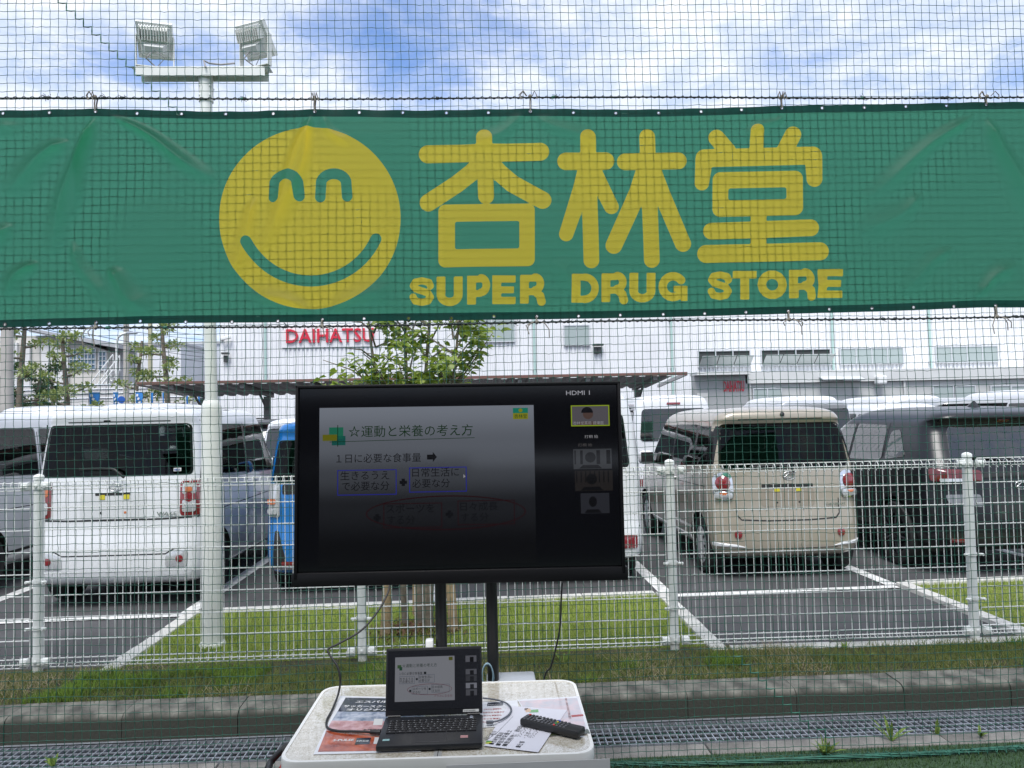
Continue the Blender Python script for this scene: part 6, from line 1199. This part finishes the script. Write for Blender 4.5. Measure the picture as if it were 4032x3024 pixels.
# corrugated wall: a ribbed sheet
pitch = .22; n = int((fx1-fx0)/pitch); V = []; F = []
xsr = []
for i in range(n):
    x = fx0+i*pitch; xsr += [(x, 0), (x+.08, 0), (x+.10, -.055), (x+.20, -.055)]
xsr.append((fx1, 0))
for x, y in xsr: V += [(x-fc, y, 0), (x-fc, y, fh)]
F = [(2*i, 2*i+2, 2*i+3, 2*i+1) for i in range(len(xsr)-1)]
m = MB(); m.add(V, F); m.build('wall', CORR, fac)
m = MB(); m.box((0, 9., fh/2), (fx1-fx0, 17.9, fh-.04)); m.build('core', CORR, fac)
m = MB(); m.box((0, 9, fh+.06), (fx1-fx0+.4, 18.6, .16)); m.build('roof', pm('roof_metal', (.5, .51, .52), .5), fac)
m = MB(); m.box((0, -.09, .5), (fx1-fx0, .06, 1.0)); m.build('plinth', CONC, fac)
for u in (1047, 2103, 2643, 3275, 3658):
    x = atY(u, 1350, FYY).x; m = MB(); m.tube([(x-fc, -.10, 0), (x-fc, -.10, fh)], .065, 8); m.build('downpipe', PIPE, fac, 60)
    for z in (1.5, 4, 6.5, 9): m = MB(); m.box((x-fc, -.07, z), (.2, .1, .06)); m.build('pipe_bracket', ALU, fac)
def fwin(x0, z0, x1, z1, panes, y=-.07, tilt=0., parent=None, gm=None, off=fc):
    w = empty('window', ((x0+x1)/2-off, y, z0), 0, parent=parent or fac); W = x1-x0; H = z1-z0; fr = .05
    m = MB(); m.box((0, .02, H/2), (W, .08, H)); m.build('reveal', pm('room_dark', (.05, .055, .055), .8), w)
    m = MB(); m.box((0, -.045, .0), (W+.06, .09, fr)); m.box((0, -.045, H), (W+.06, .09, fr))
    for k in range(panes+1): m.box((-W/2+W*k/panes, -.043, H/2), (fr, .09, H-fr))
    m.build('frame', ALU, w)
    for k in range(panes):
        pw = W/panes-fr; m = MB()
        m.box((0, 0, -H*.46 if tilt else 0), (pw, .012, H-fr)); o = m.build('pane', gm or WING, w); o.location = (-W/2+W*(k+.5)/panes, -.05, H*.92 if tilt else H/2)
        if tilt: o.rotation_euler = (R_(-tilt), 0, 0); o.location.z = H*.93
    return w
WING = pm('frosted_pane', (.34, .40, .39), .15, coat=.6); WINO = pm('open_pane', (.46, .50, .50), .2, coat=.5)
def FW(u0, v0, u1, v1, Y): a, b = atY(u0, v0, Y), atY(u1, v1, Y); return a.x, b.z-LOT, b.x, a.z-LOT
z0, z1 = 3.98, 4.82
for (u0, u1, n_, tl) in ((2747, 2950, 3, 48), (2994, 3265, 4, 48), (3304, 3551, 4, 0), (3680, 3922, 4, 0)):
    a, b = atY(u0, 1400, FYY).x, atY(u1, 1400, FYY).x
    if tl:
        w = fwin(a, z0, b, z1, n_, gm=WINO, tilt=0.)
        for o in [c for c in w.children if c.name.startswith('pane')]:
            me = o.data; V_ = np.empty(len(me.vertices)*3, np.float32); me.vertices.foreach_get('co', V_); V_ = V_.reshape(-1, 3); V_[:, 2] -= V_[:, 2].min(); me.vertices.foreach_set('co', V_.ravel()); me.update(); o.location.z = .04; o.location.y = -.10; o.rotation_euler = (R_(52), 0, 0)
    else: fwin(a, z0, b, z1, n_)
a = FW(1846, 1262, 2027, 1345, FYY); fwin(a[0], a[1], a[2], 7.0, 2); a = FW(2219, 1283, 2320, 1359, FYY); fwin(a[0], a[1], a[2], a[3], 2)
# red sign letters on a white board
sa, sb = atY(1130, 1300, FYY), atY(1474, 1347, FYY)
m = MB(); m.box(((sa.x+sb.x)/2-fc, -.075, (sa.z+sb.z)/2-LOT), (sb.x-sa.x+.5, .08, 1.15)); m.build('sign_board', pm('sign_white', (.76, .76, .78), .4), fac)
text('sign_lettering', 'DAIHATSU', 1.0, pm('sign_red', (.62, .02, .05), .4), fac, (sa.x-fc, -.18, sb.z-LOT+.02), width=sb.x-sa.x, offset=.012, extrude=.05)
# wall lamps and camera
def wall_cam(u, v):
    p = atY(u, v, FYY); e = empty('security_camera', (p.x, FYY-.06, p.z), 0, 'white security camera on a bracket high on the factory wall by the pole', 'camera'); m = MB(); m.box((0, -.05, 0), (.16, .1, .16), bev=.02); m.build('mount', WHITE, e); m = MB(); m.box((.28, -.22, .04), (.5, .16, .16), rot=Matrix.Rotation(R_(-12), 3, 'Y'), bev=.03); m.build('housing', WHITE, e); m = MB(); m.tube([(0, -.1, 0), (.12, -.2, -.06), (.22, -.2, 0)], .03, 6); m.build('arm', WHITE, e)
wall_cam(875, 1336)
for u, v, lb in ((893, 1410, 'small dark wall lamp on the factory beside the floodlight pole'), (2343, 1376, 'left of two small dark floodlights on the factory wall'), (2358, 1376, 'right of two small dark floodlights on the factory wall')):
    p = atY(u, v, FYY); e = empty('wall_lamp', (p.x, FYY-.06, p.z), 0, lb, 'lamp', 'lamps on the factory wall'); m = MB(); m.box((0, -.1, -.05), (.20, .16, .34), bev=.03); m.build('body', pm('lamp_dark', (.06, .065, .065), .5), e); m = MB(); m.box((.02, -.22, .22), (.36, .26, .10), bev=.02); m.build('head', MATS['lamp_dark'], e)
# ------------------------------------------------------------------ low annexe in front of the factory
AY = 35.5; ANX = pm('annexe_panel', (.52, .53, .52), .6, var=.05, vscale=1); ANXT = pm('annexe_fascia', (.62, .63, .62), .55, var=.06, vscale=1)
ax0 = atY(2942, 1460, AY).x; ztop = atY(3400, 1458, AY).z-LOT
anx = empty('annexe', (ax0, AY, LOT), 0, 'low pale grey panel annexe with white windows in front of the factory', 'building')
for k in range(12): m = MB(); m.box((1.25+k*2.5, .1, (ztop-.55)/2), (2.47, .12, ztop-.55)); m.build('wall_panel', ANX, anx)
m = MB(); m.box((15, 2.25, ztop/2-.2), (29.9, 4.1, ztop-.45)); m.build('core', pm('annexe_core', (.30, .30, .29), .7), anx)
m = MB(); m.box((15, 2.1, ztop-.25), (30.3, 4.5, .55)); m.build('fascia', ANXT, anx)
for k in range(4): m = MB(); m.tube([(.1+k*7.4, -.03, 0), (.1+k*7.4, -.03, ztop-.5)], .05, 8); m.build('downpipe', ANXT, anx, 60)
for u0, u1 in ((2965, 3075), (3672, 3752), (3760, 3838), (3900, 3975), (3980, 4060)):
    a, b = atY(u0, 1540, AY).x, atY(u1, 1540, AY).x; fwin(a, 1.55, b, atY(u0, 1520 if u0 > 3200 else 1530, AY).z-LOT, 1 if u0 > 3200 else 2, parent=anx, off=ax0, y=.03)
for u in (3260, 3340): a = atY(u, 1490, AY); m = MB(); m.box((a.x-ax0, -.35, a.z-LOT), (1.0, .6, .05), rot=Matrix.Rotation(R_(18), 3, 'X')); m.build('window_hood', ALU, anx)
a = atY(3455, 1497, AY); m = MB(); m.box((a.x-ax0, -.25, a.z-LOT), (.45, .5, .42), bev=.08); m.build('vent_hood', WHITE, anx)
# grey sign wall left of the annexe
sgx0, sgx1 = atY(2728, 1490, AY).x, atY(2940, 1490, AY).x; m0 = empty('sign_wall', ((sgx0+sgx1)/2, AY-.2, LOT), 0, 'grey entrance canopy wall with small red lettering left of the annexe', 'sign wall'); zt2 = atY(2800, 1478, AY).z-LOT
m = MB(); m.box((0, .3, zt2/2), (sgx1-sgx0-.05, .5, zt2)); m.build('panel', pm('grey_panel', (.36, .37, .37), .5), m0); m = MB(); m.box((.0, .1, zt2+.06), (sgx1-sgx0, 1.2, .14)); m.build('cap', ANXT, m0)
a, b = atY(2849, 1500, AY-.2), atY(2932, 1540, AY-.2); text('sign_lettering', 'DAIHATSU', .70, MATS['sign_red'], m0, (a.x-(sgx0+sgx1)/2, .03, b.z-LOT), width=b.x-a.x, offset=.01, extrude=.01)
m = MB(); m.box((-.9, .02, 1.9), (.5, .06, 1.2)); m.build('notice_board', pm('notice_pale', (.6, .6, .58), .5), m0)
# ------------------------------------------------------------------ carport
CY0, CY1 = 22.0, 25.6; cx0, cx1 = atY(540, 1508, CY0).x, atY(2705, 1474, CY0).x; cz = atY(700, 1508, CY0).z
cp = empty('carport', ((cx0+cx1)/2, CY0, LOT), 0, 'long carport with brown fascia and ribbed metal roof behind the parked rows', 'carport'); cc_ = (cx0+cx1)/2; dz_ = -.22
BRN = pm('brown_fascia', (.15, .07, .055), .5); RIB = pm('ribbed_roof_sheet', (.42, .41, .40), .5, metal=.2, var=.1, vscale=2); PST = pm('carport_steel', (.20, .20, .19), .5)
m = MB(); m.box((0, 0, cz-LOT), (cx1-cx0, .05, .085)); m.build('fascia', BRN, cp)
for x in (cx0, cx1): m = MB(); m.prism([(x-cc_-.03, .03, cz-LOT-.05), (x-cc_-.03, CY1-CY0, cz-LOT-.05+dz_), (x-cc_-.03, CY1-CY0, cz-LOT+.05+dz_), (x-cc_-.03, .03, cz-LOT+.05)], (.06, 0, 0)); m.build('end_fascia', RIB, cp)
V = []; npch = int((cx1-cx0-.1)/.4)
pr_ = []
for i in range(npch):
    x = cx0+.05+i*.4; pr_ += [(x, 0), (x+.12, 0), (x+.18, -.06), (x+.34, -.06)]
for x, z in pr_: V += [(x-cc_, .02, cz-LOT-.0+z), (x-cc_, CY1-CY0, cz-LOT+z+dz_)]
m = MB(); m.add(V, [(2*i, 2*i+1, 2*i+3, 2*i+2) for i in range(len(pr_)-1)]); m.build('roof_sheet', RIB, cp)
for k in range(8):
    x = cx0+.9+k*(cx1-cx0-1.8)/7; y = CY1-CY0-.9
    m = MB(); m.box((x-cc_, y, (cz-LOT-.35)/2), (.18, .18, cz-LOT-.35)); m.build('post', PST, cp); m = MB(); m.box((x-cc_, 1.7, cz-LOT-.20), (.12, 3.2, .14), rot=Matrix.Rotation(math.atan2(dz_, 3.6), 3, 'X')); m.build('rafter', PST, cp); m = MB(); m.tube([(x-cc_, y, cz-LOT-.8), (x-cc_, y-.9, cz-LOT-.25)], .04, 6); m.build('brace', PST, cp)
# ------------------------------------------------------------------ buildings at left
BLK = pm('beige_wall', (.58, .56, .52), .8, var=.06, vscale=.5); LY_ = 55.
bx0_, bx1_ = atY(-300, 1400, LY_).x, atY(420, 1400, LY_).x; bh = atY(150, 1310, LY_).z-LOT
ob = empty('office_block', ((bx0_+bx1_)/2, LY_, LOT), 0, 'beige works building with a sloping roof and blue-grid windows at far left', 'building'); oc_ = (bx0_+bx1_)/2
zr = atY(488, 1358, LY_).z-LOT
m = MB(); m.prism([(bx0_-oc_, 0, 0), (bx1_-oc_, 0, 0), (bx1_-oc_, 0, zr-.4), (atY(250, 1320, LY_).x-oc_, 0, bh-.2), (bx0_-oc_, 0, bh-.2)], (0, 14, 0)); me = fix(m.mesh('wall')); link('wall', me, BLK, ob)
xa = atY(140, 1320, LY_).x-oc_; m = MB(); m.prism([(xa, -.8, bh-.05), (atY(488, 1358, LY_).x-oc_, -.8, zr-.3), (atY(488, 1358, LY_).x-oc_, -.8, zr-.05), (xa, -.8, bh+.25)], (0, 15.5, 0)); link('roof', fix(m.mesh('roof')), pm('slate_roof', (.38, .39, .41), .6), ob)
for u in (60, 110, 185, 240): x = atY(u, 1400, LY_).x; m = MB(); m.box((x-oc_, -.12, bh/2-.3), (.5 if u != 240 else 1.2, .25, bh-.8)); m.build('pilaster', pm('pale_pilaster', (.66, .66, .66), .7), ob)
bw = FW(262, 1375, 378, 1455, LY_); wg = pm('blue_pane', (.12, .20, .28), .15, coat=.5)
w = empty('window', ((bw[0]+bw[2])/2-oc_, -.05, bw[1]), 0, parent=ob); W, Hh = bw[2]-bw[0], bw[3]-bw[1]
m = MB(); m.box((0, .02, Hh/2), (W, .06, Hh)); m.build('pane', wg, w)
m = MB()
for k in range(9): m.box((-W/2+W*k/8, -.04, Hh/2), (.06, .06, Hh))
for k in range(5): m.box((0, -.043, Hh*k/4), (W, .06, .06))
m.build('frame', ALU, w)
bw = FW(392, 1385, 420, 1458, LY_); w = empty('window', ((bw[0]+bw[2])/2-oc_, -.05, bw[1]), 0, parent=ob); W, Hh = bw[2]-bw[0], bw[3]-bw[1]; MB().box((0, .02, Hh/2), (W, .06, Hh)).build('pane', wg, w); m = MB(); [m.box((-W/2+W*k/2, -.04, Hh/2), (.06, .06, Hh)) for k in range(3)]; [m.box((0, -.043, Hh*k/4), (W, .06, .06)) for k in range(5)]; m.build('frame', ALU, w)
wx0, wx1 = atY(420, 1400, 57).x, atY(712, 1400, 57).x; wz = atY(560, 1358, 57).z-LOT
pw_ = empty('warehouse', ((wx0+wx1)/2, 57, LOT), 0, 'plain white warehouse between the works building and the factory', 'building'); m = MB(); m.box((0, 6, wz/2), (wx1-wx0, 12, wz)); m.build('wall', pm('warehouse_white', (.70, .71, .74), .6, var=.04, vscale=.4), pw_); m = MB(); m.box((0, 6, wz+.08), (wx1-wx0+.3, 12.3, .16)); m.build('roof', MATS['roof_metal'], pw_)
wx2 = atY(805, 1400, 62).x; wx1b = atY(705, 1400, 62).x; wz2 = atY(760, 1355, 62).z-LOT
pw2 = empty('warehouse', ((wx1b+wx2)/2, 62, LOT), 0, 'bluish grey warehouse strip just left of the factory behind the pole', 'building'); m = MB(); m.box((0, 5, wz2/2), (wx2-wx1b+8, 10, wz2)); m.build('wall', pm('warehouse_grey', (.56, .59, .64), .6), pw2); m = MB(); m.box((0, 5, wz2+.1), (wx2-wx1b+8.3, 10.3, .2)); m.build('roof', MATS['roof_metal'], pw2)
# outside stair by the works building
ss = empty('outside_stair', (atY(395, 1500, 50).x, 50, LOT), 0, 'white metal outside stair leaning on the works building', 'stair'); a, b = atY(378, 1500, 50), atY(418, 1448, 50)
for dx in (0, .9): m = MB(); m.tube([(-.6, dx, a.z-1.2), (.8, dx, b.z-.2)], .05, 6); m.tube([(-.6, dx, a.z-.2), (.8, dx, b.z+.8)], .04, 6); [m.tube([(-.6+1.4*k/5, dx, a.z-1.2+(b.z-a.z+1.0)*k/5), (-.6+1.4*k/5, dx, a.z-.2+(b.z-a.z+1.0)*k/5)], .025, 5) for k in range(6)]; m.build('stringer', WHITE, ss)
m = MB(); [m.box((-.6+1.4*k/8, .45, a.z-1.2+(b.z-a.z+1.0)*k/8), (.25, .85, .04)) for k in range(9)]; m.build('treads', WHITE, ss)
m = MB(); m.box((.8, .45, (b.z-.3)/2), (.1, .1, b.z-.3)); m.build('support', WHITE, ss)
# low white boundary wall and trucks zone
m = MB(); bwx0, bwx1 = atY(-200, 1560, 44).x, atY(760, 1560, 44).x; 
wl = empty('boundary_wall', ((bwx0+bwx1)/2, 44, LOT), 0, 'low pale boundary wall with rails behind the far trees', 'wall'); hz_ = atY(400, 1515, 44).z-LOT
nw = 14
for k in range(nw): m = MB(); m.box((-(bwx1-bwx0)/2+(k+.5)*(bwx1-bwx0)/nw, 0, hz_/2), ((bwx1-bwx0)/nw-.03, .15, hz_)); m.build('wall_panel', pm('pale_block', (.62, .61, .60), .8, var=.06, vscale=1), wl)
m = MB(); [m.tube([(-(bwx1-bwx0)/2, -.1, hz_-.25*k), ((bwx1-bwx0)/2, -.1, hz_-.25*k)], .03, 5) for k in range(4)]; m.build('rail', GALV, wl)
# ------------------------------------------------------------------ poles, wires, flags, distant trees
CP = pm('concrete_pole', (.42, .40, .37), .8, var=.1, vscale=2)
pt_ = []
def pole(u, Y, r, ztop_, lb, steps=True, mat=CP):
    x = atY(u, 1580, Y).x; e = empty('utility_pole', (x, Y, LOT), 0, lb, 'pole', 'poles in the background'); m = MB(); m.tube([(0, 0, 0), (0, 0, ztop_)], [r, r*.75], 14); m.build('shaft', mat, e, 50)
    m = MB(); m.box((0, -r, ztop_-.6), (1.6, .10, .10)); m.box((0, -r, ztop_-1.3), (1.2, .10, .10)); m.build('crossarm', GALV, e)
    if steps:
        m = MB(); [m.tube([(0, 0, 1.5+k*.9), ((-1)**k*(r+.14), -.02, 1.5+k*.9)], .015, 5) for k in range(int((ztop_-2)/.9))]; m.build('step_bolt', GALV, e)
    return x
x1_ = pole(27, 24, .19, 9.5, 'thick concrete utility pole at the far left edge'); x2_ = pole(497, 36, .14, 10.5, 'slim grey utility pole between the works building and the trees', False); x3_ = pole(592, 38, .12, 11., 'slim yellowish pole beside the middle distant tree', False, pm('yellowish_pole', (.55, .52, .36), .7))
e = empty('street_lamp', (atY(460, 1580, 34).x, 34, LOT), 0, 'curved-arm street lamp left of the slim grey pole', 'street lamp'); zl = atY(480, 1310, 34).z-LOT
m = MB(); m.tube(smooth_path([(0, 0, 0), (0, 0, zl*.6), (0, 0, zl-.5), (.15, 0, zl-.12), (.5, 0, zl)]), .05, 8); m.build('post', WHITE, e, 60); m = MB(); m.box((.66, 0, zl-.02), (.42, .18, .10), bev=.03); m.build('lamp_head', GALV, e, 40)
WIRE = pm('overhead_wire', (.03, .03, .035), .6)
def wire(u0, v0, Y0, u1, v1, Y1, sagv, lb):
    a, b = atY(u0, v0, Y0), atY(u1, v1, Y1); P = [a.lerp(b, t)+Vector((0, 0, -sagv*4*t*(1-t))) for t in np.linspace(0, 1, 14)]; m = MB(); m.tube(P, .014, 5); tag(m.build('overhead_wire', WIRE, None), lb, 'wire', 'overhead wires at left')
for k, (v0, v1) in enumerate(((1262, 1385), (1280, 1400), (1298, 1418), (1240, 1330), (1225, 1312))): wire(-40, v0-30, 24, 840, v1+10, 50, .15, ['uppermost sagging overhead wire bundle line crossing to the factory', 'overhead wire second from the top left of the pole', 'lowest overhead wire left of the floodlight pole', 'thin overhead wire above the works building roof', 'highest thin overhead wire at left under the banner'][k])
FLAGB = pm('flag_blue', (.02, .16, .52), .7, var=.25, vscale=6, c2=(.03, .24, .62))
for k, (u, v, w, h, lb) in enumerate(((372, 1566, 36, 42, 'widest blue flag with white marks left of the carport'), (457, 1565, 18, 40, 'narrow blue flag left of the slim grey pole'), (549, 1564, 26, 40, 'blue flag with white marks just left of the carport corner'), (600, 1575, 10, 58, 'thin blue flag under the carport corner'), (644, 1564, 6, 36, 'thinnest blue flag beside the far tree trunk'), (738, 1580, 8, 52, 'blue flag edge between the carport posts left of the pole'), (785, 1578, 8, 52, 'blue flag edge just left of the floodlight pole'))):
    Yf = 29.; a, b = atY(u-w/2, v-h/2, Yf), atY(u+w/2, v+h/2, Yf); e = empty('banner_flag', (a.x, Yf, LOT), 0, lb, 'flag', 'blue banner flags'); m = MB(); m.tube([(-.02, 0, 0), (-.02, 0, a.z-LOT+.06)], .016, 6); m.tube([(-.02, 0, a.z-LOT+.02), (b.x-a.x, 0, a.z-LOT+.02)], .01, 5); m.build('flag_pole', WHITE, e)
    nx_ = 8; SX, SZ_ = np.meshgrid(np.linspace(0, b.x-a.x, nx_), np.linspace(b.z-LOT-.5, a.z-LOT, 10)); SY = .05*np.sin(SX*9+SZ_*4); ii, jj = np.meshgrid(np.arange(nx_-1), np.arange(9)); q = (jj*nx_+ii).ravel(); link('cloth', np_mesh('cloth', np.stack([SX.ravel(), SY.ravel(), SZ_.ravel()], 1), np.stack([q, q+1, q+nx_+1, q+nx_], 1), smooth=True), FLAGB, e)
    if w > 12:
        for j in range(5): m = MB(); wx = (b.x-a.x); m.box((wx*(.3+.4*((j*37) % 5)/5), -.07, a.z-LOT-.12-.13*j), (wx*.28, .004, .09), rot=Matrix.Rotation(.4*j, 3, 'Y')); m.build('flag_mark', WHITE, e)
a = atY(480, 1574, 28); e = empty('round_sign', (a.x, 28, LOT), 0, 'small round blue road sign beside the slim grey pole', 'sign'); m = MB(); m.lathe([(0, -.012), (.13, -.01), (.13, .01), (0, .012)], (0, -.04, a.z-LOT), 'Y', 20); m.build('disc', pm('sign_blue', (.02, .10, .4), .4), e); m = MB(); m.tube([(0, 0, 0), (0, 0, a.z-LOT+.1)], .03, 8); m.build('post', GALV, e)
# distant trees
FARL = leaf_mat('far_leaf', (.17, .23, .09), (.26, .32, .14), (.40, .44, .23), .35); PINE = leaf_mat('pine_needles', (.04, .075, .035), (.06, .10, .05), (.09, .14, .06), .2)
def far_tree(u, Y, top, spread, lb, seed, mat=FARL, pads=13, z0=1.2, lean_=0., nl=90, Ls=.15):
    x = atY(u, 1580, Y).x; e = empty('tree', (x, Y, LOT), 0, lb, 'tree', 'pruned trees in the background'); rr = np.random.default_rng(seed); m = MB()
    tp = [Vector((lean_*t+.10*math.sin(t*6+seed), .08*math.cos(t*5), top*t)) for t in np.linspace(0, 1, 9)]; m.tube(tp, [.15*(1-.085*i) for i in range(9)], 8); pts, dirs = [], []
    for k in range(pads):
        t = z0/top+(1-z0/top)*(k+.3)/pads; b = tp[0].lerp(tp[-1], 0); i = min(int(t*8), 7); b = tp[i].lerp(tp[i+1], t*8-i); a = k*2.4+rr.uniform(-.4, .4); Lb = spread*(1.12-t*.75)*rr.uniform(.7, 1.1); c = b+Vector((math.cos(a)*Lb, math.sin(a)*Lb, .25*Lb+rr.uniform(-.1, .15))); mid = b.lerp(c, .5)+Vector((rr.uniform(-.1, .1), 0, -.06)); m.tube([b, mid, c], [.05, .035, .018], 6)
        for f in (.55, 1.0, 1.0):
            cc2 = b.lerp(c, f); R2 = rr.uniform(.15, .28)*spread**.5
            for s in range(nl//3): v = rr.normal(0, 1, 3); v /= np.linalg.norm(v); v *= R2*rr.uniform(.3, 1)**.6; pts.append((cc2.x+v[0]*1.2, cc2.y+v[1]*1.2, cc2.z+v[2]*.6)); dirs.append(v+np.array([0, 0, rr.uniform(-.05, .3)]))
    m.build('trunk', BARK, e, 50); V, F = leaves(np.array(pts), np.array(dirs)+1e-4, Ls, Ls*.55, rr); link('crown', np_mesh('crown', V, F, 3, True), mat, e)
far_tree(88, 28, 6.6, 1.05, 'tall pruned tree beside the thick utility pole at far left', 3, pads=14); far_tree(257, 28, 5.0, 1.15, 'pruned tree with bare lower limbs in front of the blue-grid window', 5, pads=12, z0=2.0)
far_tree(548, 31, 4.9, .95, 'smaller pruned tree right of the slim grey pole', 8, pads=10, z0=1.6); far_tree(651, 31, 6.6, 1.15, 'tallest pruned tree left of the floodlight pole with tiered crown', 12, pads=15, z0=2.2)
far_tree(150, 31, 3.9, 1.25, 'dark low pine between the two left pruned trees', 21, PINE, 9, 1.2, nl=330, Ls=.12); far_tree(20, 30, 3.9, 1.2, 'dark low pine behind the thick utility pole', 25, PINE, 9, 1.2, nl=330, Ls=.12); far_tree(205, 33, 3.6, 1.0, 'small dark pine right of the low pines', 29, PINE, 8, 1.0, nl=300, Ls=.12)
# brick planters
for u, lb in ((534, 'left brick-patterned planter below the far trees'), (654, 'right brick-patterned planter below the tallest far tree')):
    a = atY(u, 1590, 27.); e = empty('brick_planter', (a.x, 27, LOT), 0, lb, 'planter', 'brick planters'); h_ = atY(u, 1586, 27).z-LOT; BRK = pm('pale_brick', (.45, .30, .22), .8, var=.3, vscale=8); bmh = MB().box((0, 0, 0), (.155, .06, .075), bev=.008).mesh('brick'); bmh.materials.append(BRK)
    m = MB(); m.box((0, .25, h_/2), (.66, .44, h_-.02)); m.build('core', CONCW, e)
    for r in range(5):
        for c in range(4): link('brick', bmh, None, e, (-.255+c*.17+(.04 if r % 2 else -.04), .0, h_-.05-r*.09))
# ------------------------------------------------------------------ unseen shelter, added behind and above the camera to keep the screen dark
she = empty('added_shade_shelter', (0, -1.6, 0), 0, 'unseen fabric shelter added behind the camera to shade the screen', 'shelter')
SHADE_CLOTH = pm('added_shade_fabric', (.10, .12, .11), .8, var=.1, vscale=3)
m = MB()
for x0, x1, z0, z1 in ((-4.5, -1.5, 2.75, 3.0), (-1.5, 1.5, 3.0, 3.0), (1.5, 4.5, 3.0, 2.75)):
    m.quad((x0, -3.4, z0), (x1, -3.4, z1), (x1, 2.6, z1), (x0, 2.6, z0))
m.build('roof_cloth', SHADE_CLOTH, she)
for x0, x1, z0, z1 in ((-4.5, 4.5, .3, 1.66), (-4.5, 4.5, 1.82, 2.75), (-4.5, -.3, 1.67, 1.81), (1.9, 4.5, 1.67, 1.81)):   # slit shaped to reflect a bright streak in the screen
    m = MB(); m.quad((x0, -3.35, z0), (x1, -3.35, z0), (x1, -3.35, z1), (x0, -3.35, z1)); m.build('back_cloth', SHADE_CLOTH, she)
for x in (-4.4, 4.4):
    for y in (-3.3, 2.5): m = MB(); m.tube([(x, y, 0), (x, y, 2.76)], .025, 10); m.build('pole', MATS['aluminium'], she, 60)
